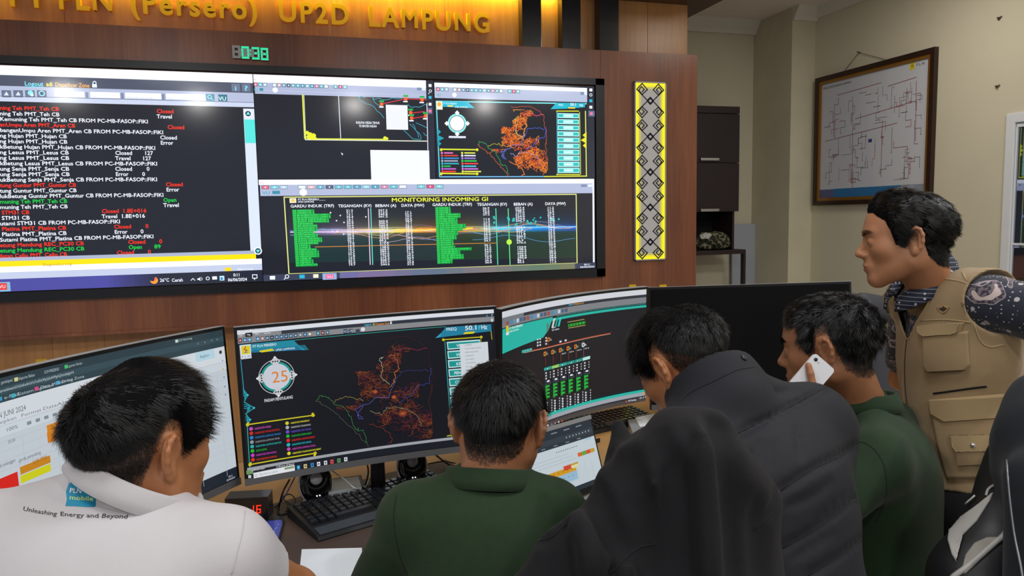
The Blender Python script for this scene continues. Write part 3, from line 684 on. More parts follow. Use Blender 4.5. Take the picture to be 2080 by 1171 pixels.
S.build('screen_picture', M_screen, vw)
# --- bottom right desktop: monitoring table
S = vsheet(-0.150, 1.901, 1.781, 1.205)
S.rect_uv(0, 0, 1, 1, '#1f222c'); uR = S.uv(1207, 390)[0]
S.rect_uv(0, 0, uR, S.uv(530, 376)[1], '#f2f6ff'); S.rect_uv(0.003, S.uv(530, 376)[1], uR, S.uv(530, 398.5)[1], '#b0b9d6')
S.rect_uv(uR-0.006, 0, uR, S.uv(1209, 533)[1], '#e6ebf8')
S.text('VU', 527, 373.5, 536, 3, '#e36a86', 0)
toolbar(S, 531, 377, 903, -0.005, 1.8, 0.95); S.text('VU', 533, 395, 549, 6, '#3aa9b8'); S.rect(553, 388, 569, 394.5, '#3d8ea8'); S.disc(616, 391, 7, '#f7faff')
S.rect(1180, 375, 1192, 380, '#7d8dac'); S.rect(1194, 375, 1206, 380, '#dfe9f8')
S.quad([(577, 401), (1170, 395), (1172, 534), (587, 556)], '#20242e')
# glowing wave picture behind the table
def grad(x, k):
    st = [(0, (60, 50, 90)), (.15, (200, 160, 210)), (.35, (250, 235, 120)), (.5, (255, 130, 30)), (.62, (255, 180, 50)), (.72, (90, 210, 240)), (.85, (30, 140, 230)), (1, (40, 90, 200))]
    for (a, c), (b, d_) in zip(st[:-1], st[1:]):
        if x <= b: t = (x-a)/(b-a); return [c[i]*(1-t)+d_[i]*t for i in range(3)]
    return st[-1][1]
bgc = (32, 36, 46)
for j in range(26):
    for i in range(60):
        x, y = i/60, j/26; X = 586+x*584; yc = 470-x*9; Y = 424+(y*110)*(1-0.1*x); dy = (Y-yc)
        g = math.exp(-(dy/5.0)**2)*0.95+math.exp(-(dy/22)**2)*0.20*(1.3 if dy < 0 else 0.8)
        if dy > 6: g *= 0.6
        c = grad(x, 0); base = (34, 40, 48) if dy < 0 else (30+8*(.3 < x < .6), 52, 56) if x < .6 else (34, 54, 44)
        cc = [min(255, base[k]+(c[k]-base[k])*min(1, g)) for k in range(3)]
        S.quad([(X, Y), (X+9.9, Y-.1), (X+9.9, Y+4.3), (X, Y+4.4)], cc); S.layer -= 1
S.layer += 2
rnd = random.Random(3)
for k in range(16):
    ph = rnd.uniform(0, 6); am = rnd.uniform(3, 13); yy = rnd.uniform(-12, 26)
    c = [min(255, v*0.55+70) for v in grad(rnd.uniform(0, 1), 0)]
    x0 = rnd.choice((590, 680, 780, 930, 960)); x1 = x0+rnd.choice((120, 200, 250)); x1 = min(1168, x1)
    S.line([(x, 470-(x-586)/584*9+yy+am*sin(x*0.03+ph)*sin(pi*(x-x0)/(x1-x0))) for x in np.linspace(x0, x1, 26)], 0.9, c)
S.line([(590, 472), (700, 471), (880, 468)], 2, '#d8c8f0'); S.line([(800, 470), (960, 464)], 3, '#ffd84a'); S.line([(1000, 463), (1170, 461)], 2, '#8fd8ff'); S.line([(640, 502), (860, 497), (1010, 494)], 1.6, '#b87a38')
for x, c in ((748, '#f0d0e8'), (753, '#70e0d8'), (1007, '#60f0c0'), (1032, '#70f090')): S.line([(x, 424), (x+4, 538)], 1.6, c)
for k in range(26): S.disc(rnd.uniform(1000, 1140), rnd.uniform(440, 462), rnd.uniform(1.5, 3), '#35b8b0', 8)
for k in range(10): S.disc(rnd.uniform(655, 760), rnd.uniform(432, 480), 1.6, '#e8e4f4', 6)
S.disc(1034, 492, 6, '#b8f048', 8)
for pts in ([(577, 401), (1170, 395)], [(577, 401), (587, 557)], [(587, 557), (1172, 535)], [(1170, 395), (1172, 535)]): S.line(pts, 2.0, '#dfe38a')
S.rect(588, 403, 602, 412.5, '#f4ead0'); S.rect(591, 405, 599, 410, '#e8c860'); S.text('PT PLN PERSERO', 605, 407.5, 648, 4, W_); S.text('.......', 648, 407.5, 661, 4, W_); S.text('UP2D LAMPUNG', 605, 412, 638, 3.5, W_)
S.text('MONITORING INCOMING GI', 795, 410.5, 992, 8.5, '#eef23a')
for t, x0, x1, y in (('GARDU INDUK (TRF)', 590, 679, 422), ('TEGANGAN (KV)', 687, 755, 421.5), ('BEBAN (A)', 762, 805, 421), ('DAYA (MW)', 815, 862, 420.5), ('GARDU INDUK (TRF)', 878, 959, 419), ('TEGANGAN (KV)', 969, 1030, 418.5), ('BEBAN (A)', 1043, 1082, 418), ('DAYA (MW)', 1107, 1149, 417)): S.text(t, x0, y, x1, 6, W_)
gl = ['ADIJAYA 1', 'ADIJAYA 2', 'BLAMBANGAN UMPU 1', 'BLAMBANGAN UMPU 2', 'BUKIT KEMUNING 1', 'BUKIT KEMUNING 2', 'DIPASENA', 'SRI BAWONO', 'KALIANDA 1', 'KALIANDA 2', 'KETAPANG', 'KETAPANG 2', 'KOTABUMI 1', 'KOTA AGUNG 1', 'KOTA AGUNG 2', 'LANGKAPURA', 'LIWA 1', 'LIWA 2', 'MARTAPURA', 'MENGGALA 1', 'MENGGALA 2', 'MENGGALA 3', 'MESUJI', 'METRO 1', 'METRO 2', 'SIDOMULYO']
gr = ['NATAR 1', 'NATAR 2', 'NATAR 3', 'NEW TARAHAN 1', 'NEW TARAHAN 2', 'PAGELARAN 1', 'PAGELARAN 2', 'PAKUAN RATU', 'S.PUTIH BANYAK 1', 'S.PUTIH BANYAK 2', 'SEPUTIH BANYAK', 'SRIBAWONO 1', 'SRIBAWONO 2', 'SUKARAME 1', 'SUKARAME 2', 'SUTAMI 1', 'SUTAMI 2', 'SUTAMI 3', 'TARAHAN 1', 'TEGINENENG LAYANG 1', 'TEGINENENG 1', 'TEGINENENG 2', 'TELUK BETUNG 1', 'TELUK BETUNG 2', 'ULUBELU', 'UNILA 1']
rnd = random.Random(9)
for i in range(26):
    yl = 430.3+i*4.42; yr = 424.8+i*4.42; sh_ = i*0.28
    S.rect(593.5+sh_, yl-4.2, 593.5+sh_+8+len(gl[i])*4.1, yl+.1, '#0c8f38'); S.rect(884+sh_*.6, yr-4.2, 884+sh_*.6+8+len(gr[i])*3.3, yr+.1, '#0c8f38')
    S.text('GI '+gl[i], 594+sh_, yl, 594+sh_+8+len(gl[i])*4.05, 3.4, '#46f070'); S.text('GI '+gr[i], 884+sh_*.6, yr, 884+sh_*.6+8+len(gr[i])*3.25, 3.4, '#46f070')
    for x, y in ((703, yl-.8), (768, yl-1.2), (822, yl-1.6), (980, yr), (1046, yr-.4), (1111, yr-.8)):
        if rnd.random() < 0.04: continue
        t = '%.1f' % rnd.uniform(10, 40) if x in (703, 980, 822, 1111) else '%.1f' % rnd.uniform(80, 400)
        S.text(t, x+sh_*.7, y, x+sh_*.7+{4: 14, 5: 19}[len(t)], 3.7, '#eef2ff')
S.rect_uv(0, S.uv(600, 556.5)[1], 1, 1, '#3b4258'); u5 = S.uv(690, 560)[0]; 
for k in range(14): S.rect_uv(u5+k*(0.93-u5)/14, S.uv(600, 556.5)[1], u5+(k+1)*(0.93-u5)/14, 1, [110+int(15*sin(k)), 108+k, 158-k*5])
for x, c in ((553, '#eef2ff'), (613, '#2cb6d6'), (641, '#f4ead0')): S.rect(x-5, 561-(x-553)*.04, x+6, 568-(x-553)*.04, c)
S.disc(583, 562, 4, W_, 12, 2.6); S.line([(580, 565), (577, 568)], 1.4, W_); S.rect(655, 556, 684, 568, '#8fb4e0'); S.rect(661, 558, 678, 566, '#f06a9a'); S.text('VU', 664, 565, 676, 5, '#ffe0ea')
S.text('00:11', 1186, 539.5, 1198, 3.5, W_); S.text('06/06/2024', 1178, 544.5, 1207, 3.5, W_)
S.build('screen_picture', M_screen, vw)
# ------------------------------------------------------------------ the control desk
ZD = 0.75
dk = thing('control_desk', 'long beech control desk carrying the monitors, in front of the wood wall', 'desk', (0.5, 2.1, 0))
top = [(-1.25, 0.95), (-0.72, 1.12), (-0.35, 1.52), (0.1, 1.60), (1.0, 1.78), (1.5, 1.95), (2.15, 1.70), (2.28, 2.3), (1.8, 2.78), (0.9, 2.78), (-0.4, 2.5), (-0.95, 1.9)]
MB().prism([(x, y, ZD-0.03) for x, y in top], (0, 0, 0.03)).build('desktop', M_desk, dk)
for x, y, x1, y1 in ((-0.9, 1.3, -0.87, 1.9), (0.25, 2.12, 0.28, 2.5), (1.35, 2.3, 1.38, 2.6), (2.14, 1.85, 2.17, 2.25)):
    MB().box((x, y, 0), (x1, y1, ZD-0.03), 0.002).build('side_panel', M_desk, dk)

def plate(o, TL, TR, BL, BR, sag, t0, t1, name, mat, parent, ex=(0, 0, 0, 0), n=24):
    """curved slab between depths t0..t1 behind the surface, grown by ex=(left,right,top,bottom)"""
    TL, TR, BL, BR = [np.array(p, float) for p in (TL, TR, BL, BR)]
    w = np.linalg.norm(TR-TL); h = np.linalg.norm(BL-TL); sh = Sheet(TL, TR, BL, BR, sag); V = []; F = []
    us = np.linspace(-ex[0]/w, 1+ex[1]/w, n+1)
    for t in (t0, t1):
        for v in (-ex[2]/h, 1+ex[3]/h):
            for u in us: V.append(sh.P((u, v), -t)[0])
    m = n+1; ix = lambda k, v, i: k*2*m+v*m+i
    for i in range(n):
        F += [(ix(0, 0, i), ix(0, 1, i), ix(0, 1, i+1), ix(0, 0, i+1)), (ix(1, 0, i), ix(1, 0, i+1), ix(1, 1, i+1), ix(1, 1, i)),
              (ix(0, 0, i), ix(0, 0, i+1), ix(1, 0, i+1), ix(1, 0, i)), (ix(0, 1, i), ix(1, 1, i), ix(1, 1, i+1), ix(0, 1, i+1))]
    for i in (0, n): F.append((ix(0, 0, i), ix(1, 0, i), ix(1, 1, i), ix(0, 1, i)))
    me = raw_mesh(name, V, F); bm = bmesh.new(); bm.from_mesh(me); bmesh.ops.recalc_face_normals(bm, faces=bm.faces); bm.to_mesh(me); bm.free()
    return link(name, me, mat, parent)
M_panelblk = simple('powered_off_panel', '#08090c', 0.25)
def monitor(label, TL, TR, BL, BR, sag=0.035, thin=0.008, chin=0.02, foot=None, on=True, group='curved monitors along the desk'):
    TL, TR, BL, BR = [np.array(p, float) for p in (TL, TR, BL, BR)]
    c = (BL+BR)/2; n = np.cross(TR-TL, BL-TL); n /= np.linalg.norm(n)
    if n@(CAM-TL) < 0: n = -n
    nh = np.array([n[0], n[1], 0]); nh /= np.linalg.norm(nh); ud = (TR-TL)/np.linalg.norm(TR-TL)
    bc = c-nh*(sag+0.05)
    r = thing('monitor', label, 'monitor', (bc[0], bc[1], ZD), group)
    plate(r, TL, TR, BL, BR, sag, 0.0006, 0.022, 'housing', M_bez, r, (thin, thin, thin, chin))
    # silver outer lip and grey chin
    plate(r, TL-(BL-TL)/np.linalg.norm(BL-TL)*thin, TR-(BR-TR)/np.linalg.norm(BR-TR)*thin, TL, TR, sag, -0.0015, 0.021, 'top_lip', M_silver, r, (thin, thin, 0.0018, -thin-0.0005))
    plate(r, BL, BR, BL+(BL-TL)*0.05, BR+(BR-TR)*0.05, sag, -0.003, 0.02, 'chin_bar', M_grey, r, (thin, thin, -0.002, chin-0.0195))
    # bulged back, neck, foot
    mid = (TL+TR+BL+BR)/4-n*(sag+0.02); wv = (TL-BL)/np.linalg.norm(TL-BL)
    M = Matrix(((ud[0], n[0], wv[0], mid[0]), (ud[1], n[1], wv[1], mid[1]), (ud[2], n[2], wv[2], mid[2]), (0, 0, 0, 1)))
    MB().box((-0.17, -0.035, -0.1), (0.17, 0.0, 0.1), 0.015, M=M).build('back_cover', M_black, r)
    a = c-nh*(sag+0.045)
    MB().tube([(a[0], a[1], ZD+0.012), (a[0], a[1], c[2]+0.10)], [0.022, 0.017], 12).build('stand_neck', M_black, r)
    f = MB()
    for s in (-1, 1):
        e = a+ud*0.12*s+nh*0.06
        f.prism([(a[0]-ud[0]*0.03*s-nh[0]*0.03, a[1]-ud[1]*0.03*s-nh[1]*0.03, ZD+0.001), (a[0]+ud[0]*0.03*s, a[1]+ud[1]*0.03*s, ZD+0.001), (e[0]+ud[0]*0.02*s, e[1]+ud[1]*0.02*s, ZD+0.001), (e[0]-ud[0]*0.025*s, e[1]-ud[1]*0.025*s, ZD+0.001)], (0, 0, 0.014))
    f.build('stand_foot', M_black, r)
    S = Sheet(TL, TR, BL, BR, sag, 48)
    return r, S
Q = '#0a0d18'
# --- middle monitor: the feeder map
r2, S = monitor('curved monitor showing a dark feeder map with a big round 25 counter', (-0.1393, 2.0137, 1.2687), (0.5595, 2.0544, 1.2818), (-0.131, 1.9942, 0.8816), (0.5679, 2.0349, 0.8947), 0.03)
def lerpx(y0, y1, x0, x1): return lambda x: y0+(y1-y0)*(x-x0)/(x1-x0)
S.rect_uv(0, 0, 1, 1, Q)
tv = lambda y: S.uv(750, y)[1]       # v of the pixel row at x = 750
S.rect_uv(0, 0, 1, tv(656), '#e9edf6')
S.rect_uv(0, tv(656), 1, tv(663), '#2b323d'); S.rect_uv(0, tv(656), S.uv(572, 680)[0], tv(666), '#8d8f92'); S.rect_uv(0, tv(663), 1, tv(673.5), '#8f9194')
S.text('LAMPUNG - Main LAMPUNG', 488, 673.5, 540, 2.4, '#5c6168', 0)
for t, x, x1 in (('Start', 486, 493), ('Map', 502, 509), ('Alarm', 518, 527), ('Tag Zone', 536, 550)):
    if t == 'Map': S.rect(498, 677, 513, 684, '#14181e')
    S.text(t, x, 684-(x-486)*.1, x1, 3.6, '#dfe3ea')
cols = ['#b8402e', '#4aa3e0', '#63b4e8', None, '#6fb6e8', '#e0a898', '#4a86b4', '#2e3644', '#3a80b8', '#3a80b8', '#346a94', '#3f7fae', '#4a7aa0', '#a8a8b0', '#3a80b8', '#e6e0d0', None, '#4aa0b8', '#a04048', '#5a8a9c']
x = 484
for k, c in enumerate(cols):
    if c:
        y = 688.5-(x-484)*0.093; S.rect(x, y, x+7.8, y+7.4, '#232a36'); S.rect(x+.9, y+1, x+6.9, y+6.4, c); S.disc(x+3.9, y+3.7, 1.4, '#dceaf6', 6)
    x += 9.6 if c else 7
for x in (697, 708, 722): S.rect(x, 669.5, x+9, 677.5, '#38465a')
S.text('VU', 698, 676.5, 705, 5, '#9fd0e8'); S.line([(710, 674), (715, 671), (715, 676)], 1, '#d8e4f0'); S.disc(737, 669.5, 4.2, '#e9edf2', 14)
S.text('Logout', 740, 662.5, 754.5, 4.5, '#56c8e8'); S.text('FIKI', 757, 661.5, 762, 4.5, '#e8d050'); S.text('Dispathcer Zone', 763.5, 661.2, 791, 4.5, '#e89a3a'); S.rect(792, 655, 796, 658.5, '#d8e8f0'); S.disc(794, 654, 2, '#d8e8f0', 8, 1.1)
S.text('i', 988, 644, 990, 5, '#7fc8e0'); S.text('?', 997, 643.5, 1001, 5.5, '#7fc8e0'); S.rect(997, 648, 1001, 654, '#d8e0e8')
S.line([(598, 691.5), (750, 677), (905, 664)], 1.1, '#2fa89a')
S.quad([(487, 701), (596, 691), (612, 707), (512, 716.5), (511, 715)], '#1690a8'); S.quad([(511, 712), (545, 709), (606, 703), (622, 711), (512, 717)], '#1277a0')
for k in range(5): S.line([(606+k*3, 702-k*.2), (614+k*3, 712-k*.2)], 0.8, '#2fb8d0')
S.quad([(525.5, 713), (553, 708.6), (557.5, 712.5), (531, 716.5)], '#ead916')
S.text('PT PLN PERSERO', 513, 707, 562, 5.2, '#e8f8ff', y1=703); S.text('UP2D LAMPUNG', 560, 713.5, 599, 4.2, '#e8f8ff', y1=709.5)
S.quad([(486.5, 702), (509, 699.5), (511, 728), (489, 730.5)], '#e6ecf4'); S.quad([(490, 704), (507.5, 702), (508.5, 719), (491, 721)], '#e8da1e')
S.line([(499, 704), (496, 711), (501, 711), (498, 717)], 1.6, '#c8302c'); S.line([(499, 714), (504, 713)], 1, '#2a78b4'); S.line([(495, 717), (504, 716)], 1, '#2a78b4')
S.text('P L N', 491, 728, 509, 4.6, '#3a5a94', 0)
S.line([(489, 732), (496, 800)], 1.2, '#35a8c8'); S.line([(502, 860), (507, 948), (510, 953), (560, 944), (660, 925)], 1.2, '#35c0b0')
S.line([(996, 664), (999, 690)], 1.2, '#d8c83a')
# round counter
cx, cyy = 562, 765.5
S.disc(cx, cyy, 33.5, '#c8ccd0', 40, 32.2); S.disc(cx, cyy, 29, '#129c96', 36, 24.8); S.disc(cx, cyy, 25, '#d5d9e4', 36)
for a in range(4):
    an = a*pi/2-0.1
    for k, (rr, sz) in enumerate(((31, 9.5), (35, 6))):
        S.disc(cx+rr*cos(an), cyy+rr*1.0*sin(an), sz, '#d3d6da', 4)
    for off in (-5, 0, 5):
        X, Y = cx+31*cos(an)-off*sin(an), cyy+31*sin(an)+off*cos(an); S.disc(X, Y, 1.9, '#0a0d18', 4)
    S.disc(cx+39.5*cos(an), cyy+39.5*sin(an), 2.6, '#eef0f4', 4)
S.text('25', 552, 778.5, 587, 24, '#e8862c', 0, 3, y1=776)
S.text('PADAM PENYULANG', 537, 817.5, 595, 6.4, '#e8ecf4', y1=809.5)
cyn = '#23a4b4'
for k in range(3):
    yy = (803, 829, 853)[k]; x0 = (494, 496, 499)[k]; w = (9, 20, 9)[k]
    S.line([(x0, yy-12), (x0+w, yy), (x0+3, yy+12)], 1.8, cyn)
    for q in range(3): S.line([(x0, yy-7+q*4), (x0+w*0.6, yy-3+q*2), (x0+w*.3, yy+2+q*3)], 1.3, cyn)
    S.disc(x0+w, yy, 2.4, '#3fd0da', 4)
for (xa, ya), (xb, yb) in (((503, 863), (636, 844)), ((508, 944), (640, 921))):
    S.line([(xa, ya), (xb, yb)], 2.2, '#d8cf1f'); S.disc(xa, ya, 3.6, '#d8cf1f', 5); S.disc(xb, yb, 3.6, '#d8cf1f', 5); S.disc(xa+1, ya-3, 2.2, '#d8cf1f', 5); S.disc(xb-1, yb+4 if ya > 900 else yb-3, 2.6, '#d8cf1f', 5)
Lc = ['#d94fc8', '#e02a20', '#2a86d0', '#9aa0a4', '#22b8b0', '#20c030', '#d040c8', '#e83418']; Rc = ['#e0d832', '#b8bcc0', '#6a4fd0', '#22b83a', '#e82820', '#22c0d0', '#d048b8', '#e8e020']
Lt = ['KABUPATEN MESUJI', 'KABUPATEN TULANG BAWANG', 'KABUPATEN LAMPUNG TENGAH', 'KABUPATEN LAMPUNG TIMUR', 'KABUPATEN LAMPUNG SELATAN', 'KOTA METRO', 'KABUPATEN PESAWARAN', 'KOTA BANDAR LAMPUNG']
Rt = ['KABUPATEN PRINGSEWU', 'KABUPATEN TANGGAMUS', 'KABUPATEN WAY KANAN', 'KABUPATEN PESISIR BARAT', 'KABUPATEN LAMPUNG BARAT', 'KABUPATEN WAY KANAN', 'KABUPATEN LAMPUNG UTARA', 'KABUPATEN TULANG BAWANG BARAT']
Lw = [33, 50, 52, 49, 52, 22, 41, 41]; Rw = [38, 40, 40, 41, 47, 39, 47, 58]
for i in range(8):
    xx = 510+i*.55; yy = 871.5+i*8.95; S.disc(xx, yy, 3.4, Lc[i], 12); S.text(Lt[i], xx+7.5, yy+1.6, xx+7.5+Lw[i], 3.6, Lc[i], y1=yy+1.6-Lw[i]*.15)
    xx = 583+i*.55; yy = 860+i*8.75; S.disc(xx, yy, 3.4, Rc[i], 12); S.text(Rt[i], xx+7.5, yy+1.6, xx+7.5+Rw[i], 3.6, Rc[i], y1=yy+1.6-Rw[i]*.15)
S.quad([(884, 687), (896, 676), (905, 665), (997, 659), (998, 673), (940, 680)], '#1a86a8'); S.quad([(884, 687), (893, 679), (897, 680), (891, 686)], '#2fa8c8')
S.text('FREQ', 906, 672.5, 927.5, 6, '#d8f4ff', y1=671); S.text('50.1', 944, 671.5, 970, 9.5, '#f4f8ff', y1=670); S.text('F', 971, 670, 977, 9, '#3fd0e8'); S.text('Hz', 977, 669.5, 989, 9, '#f4f8ff'); S.quad([(940, 679.5), (944, 675), (965, 673.5), (961, 678)], '#e0d81e')
S.line([(900, 690.5), (977, 685)], 2, '#d8cf1f'); S.disc(900, 690.5, 3, '#d8cf1f', 6); S.disc(977, 685, 3, '#d8cf1f', 6)
S.line([(903, 694), (917, 890)], 1.3, '#2fb8b8'); S.line([(976, 688), (990, 880)], 1.3, '#b8c03a'); S.line([(908, 886), (985, 873)], 2, '#d8cf1f')
for i, t in enumerate(('VIEW', 'VIEW', 'KELUAR', 'PENYULANG', 'COMM', 'GARDU INDUK', 'MONITORING', 'AVAILABILITY', 'PROSES', 'LAPORAN')):
    yy = 703+i*18.55; xo = i*1.05
    S.quad([(907+xo, yy-8), (974+xo, yy-13), (976+xo, yy+2), (908.5+xo, yy+8)], '#c9eef2'); S.quad([(909+xo, yy-5.6), (973+xo, yy-10.2), (974.5+xo, yy), (910.5+xo, yy+5.6)], '#109c98')
    x0 = {0: 927, 1: 926, 2: 926, 3: 922, 4: 924, 5: 913.5, 6: 917.5, 7: 925, 8: 921, 9: 925}[i]; S.text(t, x0+(0 if i < 5 else -1), yy+2.4, x0+len(t)*5.2, 6, '#eefcff', y1=yy+2.4-len(t)*.35)
S.quad([(933, 699.5), (990, 694.5), (994, 760), (937, 766)], '#dde4ea')
for k in range(8): S.text(['1) GENERAL', '2) PLN DISTRIBUSI LAMPUNG', '3) BEBAN GARDU INDUK', '4) TEGANGAN', '5) GI TRAFO', '6) PLN LAMPUNG', '7) GI', '8) KET'][k], 943+k*.4, 703+k*7.3, 943+[15, 34, 28, 18, 20, 22, 16, 20][k], 2.8, '#6a7078', 0, y1=703+k*7.3-2)
def P(x, y): return (640+x*236+ (y-0.5)*-4+4, 689+y*214-x*12+6)
feeder_map(S, P, 0.62, True, 7, 560)
bb = lambda y: S.uv(750, y)[1]
S.rect_uv(0, bb(910), 1, bb(915.5), '#a6abb2'); S.rect_uv(0, bb(915.5), 1, 1, '#121722')
S.quad([(500, 956.5), (514, 954), (515, 962), (501, 964.5)], '#6f9a62'); S.text('LAMPUNG Client', 510, 957.5, 538, 2.6, '#e8ecf0'); S.text('4.198 items, 52 filtered', 561, 950, 597, 3, '#e8ecf0', y1=943)
S.quad([(514.5, 961), (598, 944.5), (599, 956), (515.5, 972)], '#eceff4'); S.text('Type here to search', 526, 966, 564, 4.2, '#8a9098', 0, y1=959.5); S.disc(520, 966, 2.4, '#707880', 8, 1.8)
for k in range(6): S.disc(580+k*3, 952-k*.6, 2.4, '#7c9a6a', 5)
for dx_ in (0, 3): 
    for dy_ in (0, 3): S.rect(504.5+dx_, 965.5+dy_, 507+dx_, 968+dy_, '#f0f4f8')
for x, c in ((606, '#2a9ad8'), (620, '#e0c88a'), (634, '#3a8ad0'), (647, '#e8e8f8'), (661, '#d8dce0'), (674, '#e05050'), (688, '#60a060'), (702, '#e8e8ec')):
    y = 949.5-(x-606)*0.172; S.rect(x-3.5, y-3.5, x+3.5, y+3.5, c); S.disc(x, y, 1.6, '#24303c' if c != '#2a9ad8' else '#8fe0f0', 8)
S.build('screen_picture', M_screen2, r2)

# --- right monitor: single line diagram
r3, S = monitor('curved monitor showing a substation line diagram, partly behind the bent man in black', (0.5937, 2.0856, 1.2685), (1.2226, 2.3928, 1.28), (0.5916, 2.1047, 0.8739), (1.2205, 2.4119, 0.8854), 0.045)
S.rect_uv(0, 0, 1, 1, '#0b0e1a')
tv = lambda y: S.uv(1166, y)[1]
S.rect_uv(0, 0, 1, tv(616), '#dfe3ea'); S.rect_uv(0, tv(616), 1, tv(622), '#2c323c'); S.rect_uv(0, tv(622), 1, tv(634.5), '#85888e'); S.rect_uv(0, tv(616), 0.16, tv(632), '#7c8086')
S.rect_uv(0, tv(634.5), 1, tv(638), '#131a24')
def tr(u, yoff): return proj(S.P((u, tv(634.5)+yoff))[0])
for k in range(60): S.rect_uv(0.40+k*0.01, tv(635), 0.404+k*0.01, tv(637.5), '#3fb8b0')
S.rect_uv(0.36, tv(639), 1, tv(644), '#1fbfae')
v_a = tv(636); S.add([(0, v_a), (0.37, v_a), (0.34, v_a+0.10), (0.30, v_a+0.155), (0, v_a+0.19)], [(0, 1, 2, 3, 4)], '#1fbfae')
for k in range(3): S.add([(0.36+k*.022, v_a+.09), (0.375+k*.022, v_a+0.015), (0.388+k*.022, v_a+0.015), (0.373+k*.022, v_a+.09)], [(0, 1, 2, 3)], ['#e8e0d8', '#17a8a0', '#2fd0c4'][k])
for k in range(18): S.rect_uv(0.03+k*0.025, tv(624), 0.047+k*0.025, tv(631), ['#b04838', '#4a90c0', '#5aa0c8', '#d8dce4', '#3a6a94', '#4a5a70'][k % 6])
S.text('Logout', 1154, 621, 1163, 3.5, '#56c8e8'); S.text('FIKI Dispathcer Zone', 1164, 620, 1185, 3.5, '#e8a03a')
S.quad([(1027, 663), (1032, 661.5), (1033, 675), (1028, 677)], '#ead01e'); S.rect(1027, 676, 1033, 680, '#e6ecf4')
S.text('PT PLN PERSERO', 1034, 670, 1061, 5, '#f0fcff', y1=662); S.text('UP2D LAMPUNG', 1034, 676, 1053, 3.4, '#f0fcff', y1=671)
S.line([(1063, 716), (1110, 706), (1150, 696), (1239, 677)], 1.5, '#c8502c'); S.line([(1063, 717.5), (1110, 707.5), (1150, 697.5), (1239, 678.5)], .7, '#f0c0a8')
S.quad([(1059, 712), (1080, 707), (1080, 713), (1059, 718)], '#17a89c'); S.text('GI KOTABUMI', 1060, 716, 1078, 2.6, '#e0fcf8', y1=711)
S.line([(1152, 655), (1186, 649)], 1.1, '#d8c070'); S.line([(1154, 667), (1188, 661)], 1.1, '#d8c070')
S.quad([(1152, 659), (1188, 652), (1189, 658), (1153, 665)], '#0a7a14'); S.text('GI MENGGALA TERPADU', 1153.5, 664, 1187, 4.6, '#3ff060', y1=657.5)
for a, b in ((1110, 690), (1111, 697), (1111.5, 662), (1112, 670)): S.disc(a, b, 3.5, '#7a3424', 8, 2.2)
S.line([(1111, 655), (1113, 705)], 1, '#6a2c22'); S.rect(1110, 687, 1116, 693, '#e8862c'); S.rect(1111.5, 688.5, 1114.5, 691.5, '#0b0e1a'); S.text('L', 1117, 692, 1120, 4, '#e8f0f4')
S.text('TRAFO', 1120, 668, 1127, 3, W_); S.text('TRF 1 60MVA', 1120, 673, 1135, 3, W_)
for k in range(3):
    for x in (1090, 1095, 1107): S.rect(x, 689-.6*k+k*6.5-(x-1090)*.2, x+2.6, 691.2+k*6.2-(x-1090)*.2, W_)
S.rect(1135.5, 693, 1139.5, 695.5, W_); S.rect(1146, 690.5, 1150, 693, W_)
for k in range(6):
    x = 1106+k*15.2; y = 719-k*3.7; c = '#e8862c' if k < 5 else '#e8ecf0'
    S.line([(x, y-8), (x+1.5, y+25)], 0.9, '#6a2c22' if k < 5 else '#70808c'); S.rect(x-2.6, y-3.5, x+2.6, y+3.5, c); S.rect(x-1, y-1.8, x+1, y+1.8, '#0b0e1a'); S.text('k', x+3, y+2, x+6.5, 4.5, '#4fc8c8' if k < 5 else '#f0f4f8')
    if k > 1: S.text('-0.0 A', x+2, y+9, x+12, 2.4, W_)
    for q in range(3): S.disc(x+1, y+12+q*4, 1.3, '#8a3a28', 6)
    X0 = 1104+k*15.4; Y0 = 748-k*4.2
    S.quad([(X0, Y0), (X0+15, Y0-4.2), (X0+15, Y0+1.8), (X0, Y0+6)], ['#21a89c', '#9ad060', '#21a89c', '#17988c', '#17988c', '#bff4ee'][k]); S.text('FEED', X0+4, Y0+3.6, X0+11, 2.4, '#eafcf8', y1=Y0+1.8)
    for rr in range(3):
        S.rect(X0+3, Y0+9+rr*5.6, X0+5.6, Y0+11.2+rr*5.6, W_); S.rect(X0+12, Y0+7+rr*5.2, X0+13.2, Y0+9.4+rr*5.2, W_)
    S.quad([(X0+2, Y0+28), (X0+14, Y0+25), (X0+14, Y0+31), (X0+2, Y0+34)], '#4a5a6a'); S.quad([(X0+3, Y0+29), (X0+13, Y0+26), (X0+13, Y0+30), (X0+3, Y0+33)], '#0b0e1a'); S.rect(X0+6, Y0+25.5, X0+11, Y0+27.5, W_)
    for rr in range(4):
        yy = Y0+36+rr*7.2; S.quad([(X0+2.5, yy), (X0+11, yy-2), (X0+11.2, yy+1.8), (X0+2.7, yy+3.8)], '#14c040'); S.rect(X0+2.5, yy+3.6, X0+7, yy+5.6, '#0f9a30')
    for rr in range(5):
        S.rect(X0+5, Y0+69+rr*5.2, X0+7.6, Y0+71.6+rr*5.2, W_); S.rect(X0+15, Y0+64+rr*5.2, X0+16.2, Y0+66.5+rr*5.2, W_)
    S.quad([(X0+5, Y0+97), (X0+15, Y0+94), (X0+15, Y0+98), (X0+5, Y0+101)], '#0f8a30')
    S.line([(X0+1, Y0+6), (X0+5, Y0+100)], 0.6, '#3a4a60')
bb = lambda y: S.uv(1203, y)[1]
S.rect_uv(0.27, bb(812), 1, bb(817.5), '#1fbfae'); S.rect_uv(0, bb(812), 0.27, bb(817), '#5f6a34'); S.rect_uv(0, bb(817.5), 1, bb(825), '#a6abb4'); S.rect_uv(0, bb(825), 1, 1, '#1b2450')
